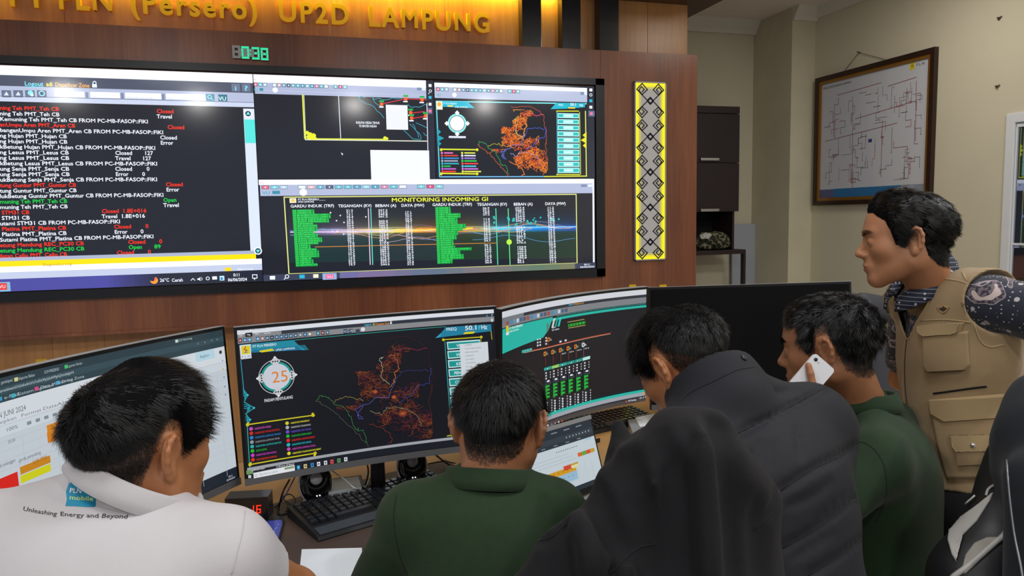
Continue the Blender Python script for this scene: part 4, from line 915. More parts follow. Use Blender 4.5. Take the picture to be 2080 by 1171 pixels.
for x, c in ((1103, '#e8ecf8'), (1110, '#e8ecf8'), (1117.5, '#4a90e0'), (1125, '#e88a9a'), (1132, '#e8ecf8'), (1139, '#e05a50')): S.disc(x, 866-(x-1103)*.31, 2.1, c, 8)
S.text('29\u00b0C Mendung', 1273, 816, 1289, 3.2, '#f0f0f8', y1=812); S.disc(1269, 816, 1.8, '#e86a5a', 8); S.rect(1303, 797, 1306, 800, '#f0a040'); S.text('0:11', 1296, 810, 1310, 3, '#e0e4f0', y1=807)
S.build('screen_picture', M_screen2, r3)

# --- left monitor: spreadsheet in a browser
r1, S = monitor('curved monitor showing a white spreadsheet, mostly behind the man in the white shirt', (-0.5324, 1.444, 1.2794), (-0.1773, 2.0471, 1.2684), (-0.5141, 1.426, 0.8853), (-0.1589, 2.0291, 0.8742), 0.03)
S.rect_uv(0, 0, 1, 1, '#cdd6de'); tv = lambda y: S.uv(450, y)[1]
S.rect_uv(0, 0, 1, tv(684), '#2c4048'); S.rect_uv(0, tv(684), 1, tv(694), '#38505a'); S.rect_uv(0, tv(694), 1, tv(705), '#2f454e')
S.rect_uv(0, tv(961), 1, 1, '#1a2430'); 
def st(t, u, v, ww, h, col, bold=0):
    V, F, w = text_geom(t, bold, 2); hv = h/S.h/1.0; sy = hv/CAPH; S.add(np.stack([u+V[:, 0]*ww/w, v-V[:, 1]*sy], 1), F, col, 0)
g1 = '#b8c8ce'
U = lambda x, y: S.uv(x, y)
for x, y, t, w, c in ((2, 781, 'gantisipasi', 24, None), (35, 773.5, 'Pelaporan Beban', 36, '#e0d890'), (90, 760, 'SCM PRESENSI', 30, None), (137, 747.5, 'Laporan Harian', 30, '#40c870'), (362, 695, 'SCM Mentoring', 28, '#d0e8d8')):
    a = U(x, y); b = U(x+w, y-w*.2); st(t, a[0], a[1], b[0]-a[0], 0.006, g1)
    if c: q = U(x-6, y); S.rect_uv(q[0], q[1]-.012, q[0]+.012, q[1]+.006, c)
a = U(0, 800); b = U(150, 760); st('spreadsheets/d/1kGnKwAh1bYxTwDhOMp2z5eWiMgAQ5s/edit#gid=0', a[0], a[1]-.004, (b[0]-a[0])*1.0, 0.0055, '#c8d8dc')
for x, y, t, c in ((8, 812, 'e-Mail', '#3aa0d0'), (35, 805, 'Sistem Aplikasi', '#40b8c8'), (82, 791, 'Data Mentoring Zona', '#e0508a'), (125, 779, 'Drive', '#58b0e0')):
    a = U(x, y); st(t, a[0], a[1], len(t)*0.0085, 0.006, g1); S.rect_uv(a[0]-.02, a[1]-.016, a[0]-.006, a[1]+.002, c)
for x, y in ((402, 699), (416, 696), (430, 692), (441, 690)): S.disc(x, y, 1.6, g1, 8, .9)
# light top bar, tabs and rows of the sheet
vtop = tv(705); S.rect_uv(0, vtop, 1, vtop+0.10, '#dfe6ec')
a = U(0, 845); st('PEMADAMAN JUNI 2024', a[0]-.10, a[1]+.01, 0.185, 0.0105, '#5f6870')
a = U(2, 858)
for i, t in enumerate(('Sisipkan', 'Format', 'Data', 'Alat', 'Ekstensi', 'Bantuan')): st(t, a[0]-.02+[0, .085, .16, .21, .26, .35][i], a[1]+.008-0.012*0, .05 if len(t) < 5 else .07, 0.0065, '#77808a')
a = U(5, 876); S.rect_uv(0, a[1]-.02, 1, a[1]+.025, '#d6e0e8'); st('100%', a[0]+.01, a[1]+.01, .04, .007, '#606a74'); st('Calibri', a[0]+.30, a[1]+.01, .05, .007, '#606a74')
for k in range(6): S.rect_uv(a[0]+.08+k*.03, a[1]-.004, a[0]+.095+k*.03, a[1]+.012, '#8a949c')
for k in range(14): S.rect_uv(0, a[1]+.05+k*.042, 1, a[1]+.0515+k*.042, '#b8c2ca')
for k in range(10): S.rect_uv(.03+k*.115, a[1]+.05, .0315+k*.115, .96, '#bcc6ce')
def cell(x0, y0, x1, y1, c):  # pixel corners: lower left to upper right follow the sheet's own tilt
    p = U(x0, y0); q = U(x1, y1); S.rect_uv(p[0], p[1], q[0], q[1], c)
cell(93.5, 865, 126, 875, '#e08a1c'); cell(94, 880, 127, 890, '#dc8418'); cell(125, 857, 152, 884, '#58c458')
p = U(103, 874); st('267', p[0], p[1]-.002, .022, .008, '#3a3020'); p = U(104, 890); st('PADAM', p[0], p[1]-.004, .03, .006, '#4a3a20')
cell(39, 950, 102, 940, '#d08a1a'); cell(40, 968, 103, 957, '#d8d814'); cell(-40, 990, 38, 990, '#e02018')
p = U(66, 944); st('0,00 MW', p[0]+.0, p[1], .05, .0085, '#a86a10'); p = U(15, 902); st('20,00', p[0], p[1], .025, .006, '#6a747c'); p = U(0, 955); st('jumlah pelanggan', p[0]-.02, p[1]-.01, .07, .007, '#5a646c'); p = U(38, 945); st('garda penyulang', p[0], p[1]-.012, .075, .007, '#5a646c')
a = U(418, 722); S.rect_uv(a[0]-.05, a[1]-.03, a[0]+.04, a[1]+.03, '#bfe0ee'); st('Bagikan', a[0]-.03, a[1]+.01, .045, .007, '#3a7a9a'); S.disc(447, 716, 4.5, '#39433f', 14)
for y, c in ((733, '#7aa0e0'), (750, '#e0b040'), (767, '#5080d0'), (786, '#4070c0'), (802, '#606a74')): S.disc(451+(y-733)*.09, y, 2, c, 8)
st('00:11', .955, .975, .02, .005, '#dde4ea'); st('06/06/2024', .945, .993, .04, .005, '#dde4ea')
S.build('screen_picture', M_screen2, r1)

# --- powered-off monitor at the right
r4, S = monitor('black switched-off monitor at the right end of the desk', (1.262, 2.440, 1.272), (2.035, 2.312, 1.272), (1.255, 2.400, 0.852), (2.028, 2.272, 0.852), 0.02)
S.rect_uv(0, 0, 1, 1, '#010102'); S.build('screen_picture', simple('dark_display', '#07080b', 0.75, spec=0.12), r4)

# ------------------------------------------------------------------ laptop
lp = thing('laptop', 'open laptop with a spreadsheet on screen between the green shirt and the draped jacket', 'laptop', (0.66, 1.75, ZD))
TL, TR, BL, BR = [np.array(v) for v in ((0.5445, 1.812, 0.9641), (0.8178, 1.9581, 0.9575), (0.5671, 1.7623, 0.7922), (0.8404, 1.9085, 0.7856))]
plate(lp, TL, TR, BL, BR, 0, 0.0004, 0.006, 'lid', M_blackm, lp, (0.006, 0.006, 0.008, 0.018), 2)
plate(lp, TL, TR, BL, BR, 0, -0.001, 0.007, 'lid_edge', M_silver, lp, (0.007, 0.007, 0.0095, -0.1705-0.008), 2)
ud = (BR-BL)/np.linalg.norm(BR-BL); fd = np.array([ud[1], -ud[0], 0]); h0 = BL-(TL-BL)*0.11-ud*0.006
b = MB(); hz = ZD+0.002
P4 = [h0, h0+ud*0.322, h0+ud*0.322+fd*0.215, h0+fd*0.215]
b.prism([(p[0], p[1], hz) for p in P4], (0, 0, 0.015)); b.build('base', M_silver, lp)
b = MB()
for j in range(6):
    for i in range(14):
        p = h0+ud*(0.02+i*0.0203)+fd*(0.02+j*0.0185); q = p+ud*0.0175+fd*0.0155
        b.prism([(p[0], p[1], hz+.015), (p[0]+ud[0]*.0175, p[1]+ud[1]*.0175, hz+.015), (q[0], q[1], hz+.015), (p[0]+fd[0]*.0155, p[1]+fd[1]*.0155, hz+.015)], (0, 0, 0.0018))
b.build('keys', M_blackm, lp)
S = Sheet(TL, TR, BL, BR)
S.rect_uv(0, 0, 1, 1, '#ccd8e0'); S.rect_uv(0, 0, 1, 0.14, '#26303a'); S.rect_uv(0, 0.14, 1, 0.22, '#333f4a'); S.rect_uv(0, 0.22, 1, 0.28, '#2a343e'); S.rect_uv(0, .93, 1, 1, '#23303c')
rnd = random.Random(5)
for k in range(5): st2 = S.rect_uv(.1+k*.17, .055, .18+k*.17, .07, '#8a96a0'); S.rect_uv(.12+k*.16, .245, .17+k*.16, .257, '#8a96a0')
for k in range(8): S.rect_uv(.62+k*.045, .17, .632+k*.045, .19, '#b8c2ca')
S.rect_uv(.86, .29, .95, .315, '#a8cfe4')
for k in range(10): S.rect_uv(.45+k*.03, .345, .465+k*.03, .36, '#76828c')
for k in range(3): S.rect_uv(.05, .42+k*.05, .6+.05*k, .425+k*.05, '#a8b4bc')
for k, c in enumerate(('#e06a28', '#58b040', '#e05030', '#c8a030')): S.rect_uv(.72+k*.06, .46, .78+k*.06, .52, c)
S.rect_uv(.0, .62, .66, .70, '#dca018'); S.rect_uv(.50, .585, .60, .65, '#d84830'); S.rect_uv(.60, .585, .70, .61, '#c89a28'); S.rect_uv(.60, .61, .70, .66, '#e8e0a8')
S.rect_uv(.0, .70, .66, .83, '#9cc4dc'); S.rect_uv(.2, .83, .40, .92, '#dcae38')
for k in range(7): S.rect_uv(.0, .72+k*.03, .9, .7215+k*.03, '#a4b0b8')
for k in range(9): S.rect_uv(.08+k*.1, .62, .0815+k*.1, .93, '#a4b0b8')
for k in range(10): S.rect_uv(.05+k*.06, .75, .07+k*.06, .757, '#5a6a80'); S.rect_uv(.05+k*.06, .65, .072+k*.06, .66, '#8a6414')
S.build('screen_picture', M_screen2, lp)

# ------------------------------------------------------------------ keyboards
def keyboard(label, O, T, depth, length, wrist, cols, group='keyboards on the desk', rowsn=6):
    """O = rear left corner, T = rear right direction point"""
    O = np.array(O, float); u = np.array(T, float)-O; u[2] = 0; u /= np.linalg.norm(u); f = np.array([u[1], -u[0], 0])
    r = thing('keyboard', label, 'keyboard', O, group)
    pt = lambda a, b_, z: tuple(O+u*a+f*b_+np.array([0, 0, z]))
    D = depth+wrist
    b = MB(); sec = [(0, 0.0), (0, 0.030), (depth, 0.018), (D-0.004, 0.012 if wrist else 0.014), (D, 0.004), (D, 0.0)]
    b.prism([pt(0, y, z+0.001) for y, z in sec], u*length); b.build('case', simple('keyboard_black', '#16181c', 0.5), r)
    if wrist: 
        b = MB(); b.prism([pt(0.01, depth+0.008, 0.0186), pt(0.01, D-0.01, 0.0142), pt(length-0.01, D-0.01, 0.0142), pt(length-0.01, depth+0.008, 0.0186)], (0, 0, 0.0012)); b.build('palm_rest', simple('palm_rest_grey', '#3a4048', 0.6), r)
    pk = (length-0.02)/cols; rk = (depth-0.016)/rowsn
    for j in range(rowsn):
        i = 0
        while i < cols:
            wk = 5 if (j == rowsn-1 and i == 3) else 1
            a0 = 0.01+i*pk+0.001; a1 = a0+wk*pk-0.003; b0 = 0.01+j*rk+0.001; b1 = b0+rk-0.003; z0 = 0.030-0.012*(b0/depth); zt = z0+0.009
            k = MB(); V = [pt(a0, b0, z0), pt(a1, b0, z0), pt(a1, b1, z0), pt(a0, b1, z0), pt(a0+.0022, b0+.001, zt), pt(a1-.0022, b0+.001, zt), pt(a1-.0022, b1-.003, zt-.001), pt(a0+.0022, b1-.003, zt-.001)]
            vv = [k.bm.verts.new(p) for p in V]
            for q in ((4, 5, 6, 7), (0, 1, 5, 4), (1, 2, 6, 5), (2, 3, 7, 6), (3, 0, 4, 7)): k.bm.faces.new([vv[t] for t in q])
            k.build('key', M_key, r); i += wk
M_key = simple('key_black', '#1c1e23', 0.22, coat=0.3)
keyboard('black keyboard with a grey palm rest below the middle monitor', onZ(584, 1052, ZD), onZ(784, 998, ZD), 0.15, 0.45, 0.055, 19)
keyboard('black keyboard behind the laptop, under the right monitor', onZ(1150, 868, ZD), onZ(1290, 838, ZD), 0.14, 0.33, 0, 13)

# ------------------------------------------------------------------ small things on the desk
mt = tag(MB().prism([(*onZ(x, y, ZD)[:2], ZD+0.0008) for x, y in ((536, 1030), (790, 962), (905, 935), (1010, 1000), (900, 1250), (560, 1290), (500, 1130))], (0, 0, 0.0008)).build('desk_mat', simple('dark_brown_mat', '#4a3a34', 0.55)), 'dark brown mat under the keyboard and speakers', 'desk mat')
def speaker(label, px, py, ang, sc=1.0):
    p = onZ(px, py, ZD); r = thing('desktop_speaker', label, 'speaker', p, 'small speakers beside the monitor stand')
    fwd = np.array([sin(radians(ang)), -cos(radians(ang)), 0.0]); rt = np.array([cos(radians(ang)), sin(radians(ang)), 0])
    up = np.array([0, 0, 1.0])*cos(.28)-fwd*sin(.28)
    fw2 = fwd*cos(.28)+np.array([0, 0, 1.0])*sin(.28)
    def M(o, x=rt, y=up, z=fw2): return Matrix(((x[0], y[0], z[0], o[0]), (x[1], y[1], z[1], o[1]), (x[2], y[2], z[2], o[2]), (0, 0, 0, 1)))
    c = p+np.array([0, 0, 0.066*sc])+fwd*0.015
    def egg(prof, name, mat, o, sx=0.78):
        m = MB(); m.lathe([(a*sc, z*sc) for a, z in prof], None, 28); mm = M(o) @ Matrix.Diagonal((sx, 1, 1, 1)); return m.build(name, mat, r, mm)
    egg([(0.001, -0.075), (0.028, -0.07), (0.05, -0.045), (0.06, -0.01), (0.061, 0.004), (0.058, 0.008)], 'shell', M_wsp, c)
    egg([(0.059, 0.0), (0.0585, 0.009), (0.053, 0.015), (0.03, 0.0165), (0.001, 0.0165)], 'front_panel', M_bgl, c, 0.77)
    e = c+up*0.012*sc
    egg([(0.030, 0.015), (0.031, 0.019), (0.027, 0.019), (0.020, 0.010), (0.001, 0.010)], 'cone_surround', M_blackm, e, 1.0)
    egg([(0.019, 0.010), (0.018, 0.016), (0.012, 0.020), (0.001, 0.022)], 'driver_cone', M_silver, e, 1.0)
    f = MB(); f.lathe([(0.001, 0), (0.035*sc, 0), (0.033*sc, 0.012), (0.02*sc, 0.02), (0.001, 0.02)], Matrix.Translation(Vector(p)), 20); f.build('foot', M_wsp, r)
    if sc > .95:
        k = c-up*0.035+fw2*0.018
        for s in (-1, 1): MB().lathe([(0.0018, 0), (0.0018, 0.004), (0.0005, 0.004)], M(k+rt*0.004*s), 8).build('indicator', simple('led_white', '#ffffff', .4, emit='#ffffff', es=1.0), r)
M_wsp = simple('speaker_white', '#c4c6ca', 0.35, coat=0.2); M_bgl = simple('speaker_gloss_black', '#0a0a0d', 0.12, coat=0.5)
speaker('white desktop speaker with glossy black front, left of the monitor stand', 640, 1024, 12)
speaker('white desktop speaker with glossy black front, right of the monitor stand', 836, 985, 2, 0.98)
# LED desk clock
A = onZ(482, 1062, ZD); B = onZ(547, 1058, ZD); u = (B-A); u[2] = 0; L = 0.112; u /= np.linalg.norm(u); A = B-u*L; f = np.array([u[1], -u[0], 0]); hC = 0.066
ck_ = thing('desk_clock', 'black box clock with glowing red digits beside the white shirt sleeve', 'clock', A)
m = MB(); m.prism([tuple(A), tuple(A+u*L), tuple(A+u*L-f*0.055), tuple(A-f*0.055)], (0, 0, hC)); m.build('case', simple('clock_case', '#222329', 0.35, coat=0.3), ck_)
m = MB(); m.prism([tuple(A+f*0.0005+u*.004+np.array([0, 0, .004])), tuple(A+f*0.0005+u*(L-.004)+np.array([0, 0, .004])), tuple(A+f*0.0005+u*(L-.004)+np.array([0, 0, hC-.004])), tuple(A+f*0.0005+u*.004+np.array([0, 0, hC-.004]))], f*0.001); m.build('front_glass', simple('smoked_front', '#191a22', 0.15), ck_)
def seg7(d, o, w, h, t, mb, ud, fd):
    S7 = {'0': 'abcdef', '1': 'bc', '6': 'acdefg', '5': 'acdfg'}[d]; z = np.array([0, 0, 1.0])
    R = {'a': (0, h-t, w, h), 'd': (0, 0, w, t), 'g': (0, h/2-t/2, w, h/2+t/2), 'f': (0, h/2, t, h), 'e': (0, 0, t, h/2), 'b': (w-t, h/2, w, h), 'c': (w-t, 0, w, h/2)}
    for k in S7:
        x0, z0, x1, z1 = R[k]; e = t*.12
        mb.prism([tuple(o+ud*(x+(zz-h/2)*.1)+z*zz) for x, zz in ((x0+e, z0+e), (x1-e, z0+e), (x1-e, z1-e), (x0+e, z1-e))], fd*0.0008)
m = MB()
for k, d_ in enumerate('0016'): seg7(d_, A+f*0.0018+u*(0.012+[0, .022, .05, .068][k])+np.array([0, 0, 0.022]), 0.0125, 0.023, 0.0032, m, u, f)
m.build('red_digits', simple('red_led', '#ff3018', 0.5, emit='#ff2a12', es=1.6), ck_)
# phone and sheet of paper by the keyboard
o_ = onZ(556, 1066, ZD); ph = thing('smartphone', 'phone with dark blue starry screen lying left of the keyboard', 'phone', o_)
def flat(name, pts, z0, th, mat, parent): return MB().prism([(*onZ(x, y, z0)[:2], z0) for x, y in pts], (0, 0, th)).build(name, mat, parent)
flat('body', ((533, 1058), (575, 1054), (578, 1062), (566, 1108), (520, 1120), (512, 1112)), ZD+0.0018, 0.008, M_bez, ph)
flat('display', ((536, 1060), (572, 1057), (574, 1062), (562, 1104), (520, 1115), (516, 1110)), ZD+0.0098, 0.0004, simple('phone_screen_blue', '#27306e', 0.2, emit='#2a2f7c', es=0.7), ph)
m = MB(); rnd = random.Random(2)
for k in range(9):
    p = onZ(556+rnd.uniform(-12, 10), 1064+k*4+rnd.uniform(-2, 2), ZD+.0103); m.prism([(p[0]-.0012, p[1], p[2]), (p[0], p[1]-.0012, p[2]), (p[0]+.0012, p[1], p[2]), (p[0], p[1]+.0012, p[2])], (0, 0, .0002))
m.build('star_icons', simple('star_white', '#c8ccff', .4, emit='#b8bcf0', es=.8), ph)
tag(flat('paper_sheet', ((613, 1117), (735, 1114), (742, 1240), (600, 1240)), ZD+0.0018, 0.0006, M_paper, None), 'blank white sheet of paper in front of the keyboard', 'paper')
tag(flat('paper_sheet', ((1288, 845), (1335, 841), (1352, 862), (1300, 868)), ZD+0.026, 0.0006, M_paper, None), 'small white sheet on the grey binder under the bent man', 'paper')
bd = thing('ring_binder', 'grey document binder lying on the desk behind the draped jacket', 'binder', onZ(1310, 872, ZD))
flat('cover', ((1275, 866), (1352, 855), (1365, 890), (1290, 905)), ZD+0.001, 0.024, simple('binder_grey', '#8e939a', 0.4, vary=.1), bd); flat('spine', ((1283, 898), (1368, 884), (1369, 890), (1285, 906)), ZD+0.001, 0.025, M_black, bd)
tag(flat('network_box', ((664, 985), (728, 976), (735, 1000), (668, 1012)), ZD+0.03, 0.012, simple('box_grey', '#8c9297', 0.4, vary=.15), None), 'low grey device between the speakers behind the monitor stand', 'device')
tag(flat('dock_base', ((664, 993), (735, 984), (742, 1010), (668, 1022)), ZD+0.001, 0.0285, M_black, None), 'black dock under the grey device', 'device')
def cable(pts, r, mat, label):
    P = smooth_line(pts, 8); tag(MB().tube(P, r, 6).build('cable', mat), label, 'cable', None)
M_cabw = simple('cable_white', '#b8bcc0', 0.5); M_cabk = simple('cable_black', '#121316', 0.5)
g = lambda x, y, z: onZ(x, y, ZD+z)
cable([at(672, 955, 2.12), at(700, 975, 2.1), g(722, 993, .045), g(742, 990, .012), g(748, 975, .006), g(744, 962, .006)], 0.0022, M_cabw, 'white cable looping down from the middle monitor')
cable([at(588, 975, 2.06), at(575, 1000, 2.02), g(566, 1035, .01), g(570, 1046, .006), g(600, 1038, .004), g(650, 1028, .004), g(715, 1016, .004)], 0.003, M_cabk, 'black cable running from behind the middle monitor to the keyboard')
cable([at(600, 968, 2.07), g(578, 1010, .05), g(560, 1030, .004), g(545, 1035, .004)], 0.002, simple('cable_blue', '#2c3c78', .5), 'blue cable behind the desk clock')
cable([g(580, 1040, .004), g(600, 1020, .01), g(590, 1005, .02), g(575, 1012, .01), g(596, 1030, .004)], 0.0018, M_cabk, 'thin black cable coiled beside the left speaker')
cable([at(885, 925, 2.12), g(905, 940, .02), g(930, 955, .006)], 0.003, M_cabk, 'black cable right of the right speaker')
cable([g(860, 945, .02), g(900, 938, .02), g(925, 942, .006)], 0.002, M_cabk, 'thin black cable behind the green shirt collar')
cable([at(745, 940, 2.12), at(748, 960, 2.1), g(742, 985, .01), g(725, 998, .045)], 0.0025, M_cabk, 'black cable hanging at the monitor stand')
cable([g(1195, 850, .01), g(1212, 856, .03), g(1225, 863, .034), g(1240, 866, .034)], 0.0022, M_cabk, 'black keyboard cable behind the laptop')

# yellow notices low on the wood wall, tops show over the monitors
for i, (x0, y0, x1, y1, t, lb) in enumerate(((72, 731, 97, 752, 'PLN', 'yellow notice on the lower wood wall, farthest left'), (111, 729, 122, 750, 'P', 'small yellow notice just right of the farthest left one'), (452, 706, 464, 742, 'L', 'yellow notice showing between the left and middle monitors'))):
    a = onY(x0, y0, YH-0.004); b_ = onY(x1, y1, YH-0.004); r = thing('wall_notice', lb, 'notice', (a[0], YH, b_[2]), 'yellow notices on the lower wood wall')
    MB().box((a[0], YH-0.004, b_[2]-.05), (b_[0], YH, a[2]), 0.0005).build('sheet', M_yel, r)
    if i == 0:
        S = Sheet((a[0], YH-.0045, a[2]), (b_[0], YH-.0045, a[2]), (a[0], YH-.0045, b_[2]), (b_[0], YH-.0045, b_[2])); S.text('PLN', 76, 745, 93, 8, '#7a5c08'); S.build('lettering', M_print, r)
for x0, x1, lb in ((1278, 1292, 'small yellow label low on the dark wood front, above the right monitor'), (1340, 1354, 'small yellow label low on the dark wood front, above the switched-off monitor')):
    a = onY(x0, 579, YF-.002); b_ = onY(x1, 590, YF-.002); tag(MB().box((a[0], YF-.002, b_[2]), (b_[0], YF, a[2])).build('wall_label', M_yel), lb, 'label')

# ------------------------------------------------------------------ behind: cabinet, shelf, leaning board, framed diagram
YC = 5.08
cb = thing('wall_cabinet', 'dark brown wall cabinet with metal handles and an open niche, right of the wood wall', 'cabinet', (2.95, YB, 1.2))
L0 = onY(1400, 300, YC)[0]; R0 = onY(1502, 300, YC)[0]; zt = onY(1470, 216, YC)[2]; z1 = onY(1470, 231, YC)[2]; z2 = onY(1470, 331, YC)[2]; z3 = onY(1470, 430, YC)[2]; z4 = onY(1470, 508, YC)[2]; R1 = R0-0.025
m = MB().box((L0, YC+.018, z3), (R0-0.004, YB, zt-.001), 0.001); m.build('body', M_wenge, cb)
MB().box((L0, YC, z1+.003), (R0, YC+.018, zt), 0.001).build('top_rail', M_wenge, cb)
for a, b_, hy in ((z2+.002, z1-.002, 323), (z3, z2-.002, 427)):
    dr = MB().box((L0, YC, a), (R0, YC+.018, b_), 0.001).build('cabinet_door', M_wenge, cb)
    h1 = onY(1424, hy, YC-.02); h2 = onY(1461, hy, YC-.02)
    MB().box((h1[0], YC-.022, h1[2]-.012), (h2[0], YC-.014, h1[2]+.008), .002).box((h1[0]+.01, YC-.015, h1[2]-.006), (h1[0]+.02, YC, h1[2]+.002)).box((h2[0]-.02, YC-.015, h1[2]-.006), (h2[0]-.01, YC, h1[2]+.002)).build('handle', M_steel, dr)
MB().box((R1-.012, YC+.03, z4), (R1+.006, YB, z3)).build('side_panel', M_wenge, cb)
MB().box((L0, YB-.02, z4), (R1, YB-.004, z3)).build('back_panel', M_blackm, cb)
sh_ = thing('wall_shelf', 'dark brown shelf board on an upright below the wall cabinet', 'shelf', (2.95, YB, 0))
R2 = onY(1515, 515, YC-.02)[0]
MB().box((L0-.1, YC-.02, z4-.035), (R2, 5.32, z4-.001), 0.001).build('shelf_board', M_wenge, sh_)
MB().box((R2-.02, YC-.02, 0), (R2, YC+.02, z4-.035)).build('upright', M_wenge, sh_)
# folded camouflage cap and cloth on the shelf
def blob(name, cen, rad, mat, seed, parent=None, amp=.2, rot=0):
    bm = bmesh.new(); bmesh.ops.create_icosphere(bm, subdivisions=4, radius=1); rnd = random.Random(seed); ph = [rnd.uniform(0, 6) for _ in range(6)]
    for v in bm.verts:
        p = v.co; k = 1+amp*(.5*sin(3*p.x+ph[0])*cos(2*p.y+ph[1])+.35*sin(7*p.x+4*p.z+ph[2])+.25*sin(9*p.y-5*p.z+ph[3]))
        v.co = Vector((p.x*rad[0]*k, p.y*rad[1]*k, max(-rad[2]*.55, p.z*rad[2]*k)))
    M = Matrix.Translation(Vector(cen)) @ Matrix.Rotation(rot, 4, 'Z'); bmesh.ops.transform(bm, matrix=M, verts=bm.verts)
    me = bpy.data.meshes.new(name); bm.to_mesh(me); bm.free(); me.polygons.foreach_set('use_smooth', [True]*len(me.polygons)); return link(name, me, mat, parent)
def camo(name, cols, scale):
    m, nt, b = nmat(name); N, Lk = nt.nodes, nt.links; tc = N.new('ShaderNodeTexCoord'); n = N.new('ShaderNodeTexNoise'); n.inputs['Scale'].default_value = scale; n.inputs['Detail'].default_value = 1.5
    r = N.new('ShaderNodeValToRGB'); r.color_ramp.interpolation = 'CONSTANT'; e = r.color_ramp.elements
    e[0].color = (*lin(cols[0]), 1); e[1].position = .42; e[1].color = (*lin(cols[1]), 1)
    for p, c in ((.5, cols[2]), (.58, cols[3])): x = e.new(p); x.color = (*lin(c), 1)
    Lk.new(tc.outputs['Object'], n.inputs['Vector']); Lk.new(n.outputs['Fac'], r.inputs[0]); Lk.new(r.outputs[0], b.inputs['Base Color']); b.inputs['Roughness'].default_value = .8; return m
c0_ = onY(1452, 492, YC+.08)
sb = tag(blob('folded_cap', (c0_[0], YC+.11, z4+.058), (.14, .09, .09), camo('camouflage_cloth', ['#1c2018', '#3a4232', '#8a8460', '#23241e'], 18), 3), 'folded camouflage cap lying on the dark shelf', 'cap')
blob('pale_flap', (c0_[0]-.09, YC+.06, z4+.105), (.075, .03, .03), simple('pale_cloth', '#c8ccc4', .8), 5, sb, .25, .5)
# board leaning in the niche
p1 = onY(1490, 456, 5.35); p2 = onY(1546, 455, 5.35)
tag(MB().prism([(p1[0], 5.335, .003), (p2[0]+.015, 5.335, .003), (p2[0], 5.37, p1[2]), (p1[0], 5.37, p1[2])], (0, .02, 0)).build('leaning_board', simple('pale_blue_board', '#a9adb8', .5)), 'pale grey-blue board leaning on the wall right of the cabinet', 'board')

# framed network diagram on the right wall
XF = XR-0.03
c = {k: onX(*v, XF) for k, v in dict(TL=(1655, 161), TR=(1896, 95), BL=(1652, 425), BR=(1892, 402)).items()}
ya, yb_ = (c['TL'][1]+c['BL'][1])/2, (c['TR'][1]+c['BR'][1])/2; zt_, zb_ = (c['TL'][2]+c['TR'][2])/2, (c['BL'][2]+c['BR'][2])/2
ya = min(ya, YP-.01)
pf = thing('framed_diagram', 'large framed network diagram with brown and gold frame on the cream wall', 'picture', (XR, (ya+yb_)/2, zb_))
M_fr = simple('frame_dark_brown', '#2e1c14', .35, vary=.3, vscale=40); M_gold = simple('frame_gold', '#9a6b2c', .3, metal=.4)
def rim(x0, x1, e0, e1, name, mat):
    m = MB(); Y0, Y1, Z0, Z1 = yb_+e0, ya-e0, zb_+e0, zt_-e0; y0, y1, z0, z1 = yb_+e1, ya-e1, zb_+e1, zt_-e1
    for A_, B_, C_, D_ in (((Y0, Z0), (Y1, Z0), (y1, z0), (y0, z0)), ((Y1, Z0), (Y1, Z1), (y1, z1), (y1, z0)), ((Y1, Z1), (Y0, Z1), (y0, z1), (y1, z1)), ((Y0, Z1), (Y0, Z0), (y0, z0), (y0, z1))):
        m.prism([(x0, *A_), (x0, *B_), (x0, *C_), (x0, *D_)], (x1-x0, 0, 0))
    m.build(name, mat, pf)
rim(XR-.034, XR, 0, .032, 'outer_frame', M_fr); rim(XR-.024, XR, .032, .056, 'inner_slip', M_gold)
S = Sheet((XR-.012, ya-.056, zt_-.056), (XR-.012, yb_+.056, zt_-.056), (XR-.012, ya-.056, zb_+.056), (XR-.012, yb_+.056, zb_+.056))
S.rect_uv(0, 0, 1, 1, '#c9cdd6'); S.rect_uv(0, .925, 1, 1, '#8e98ac'); S.rect_uv(0.0, .93, .15, 1, '#5a5f8a'); S.rect_uv(.15, .925, .8, 1, '#2a72aa')
S.text('SINGLE LINE DIAGRAM LAMPUNG', 1672.5, 182.5, 1729, 4.6, '#2c2e34', y1=166)
S.rect(1848, 128, 1858, 141, '#d8c83a'); S.disc(1853, 134, 3, '#a88a20', 6); S.text('P L N', 1861, 135, 1878, 6, '#2a3a6c', y1=131)
S.rect(1764, 283, 1771, 289, '#2a3c8c')
rnd = random.Random(21); rc = ['#8a5a6a', '#a04a58', '#7a7a80', '#6a6a72', '#b0646c', '#8a8078']
for k in range(95):
    u0 = rnd.choice((.08, .14, .2, .33, .36, .42, .47, .55, .6, .66, .72, .82, .86, .9))+rnd.gauss(0, .012); v0 = rnd.uniform(.12, .86)
    if .5 < u0 < .8 and v0 > .66 and rnd.random() < .6: continue
    col = rnd.choice(rc); pts = [(u0, v0)]
    for q in range(rnd.randint(2, 5)):
        if rnd.random() < .62: v0 = min(.88, v0+rnd.uniform(.015, .07))
        else: u0 += rnd.choice((-1, 1))*rnd.uniform(.015, .06)
        pts.append((min(.95, max(.04, u0)), v0))
    S.line(pts, 1.0, col, raw=True)
    if rnd.random() < .6: X, Y = proj(S.P(pts[-1])[0]); S.disc(X, Y, 1.4, col, 6)
for a, b_ in (((.05, .5), (.75, .44)), ((.36, .35), (.86, .3)), ((.17, .12), (.6, .1)), ((.66, .14), (.9, .12)), ((.62, .4), (.62, .85)), ((.9, .15), (.91, .6)), ((.33, .2), (.35, .95)), ((.14, .25), (.14, .47))): S.line([a, b_], 1.2, '#9a5a66', raw=True)
S.build('diagram_sheet', M_print, pf)
nl = onX(1745, 107, XR-.012); t1 = onX(1716, 143, XR-.01); t2 = onX(1799, 121, XR-.01)
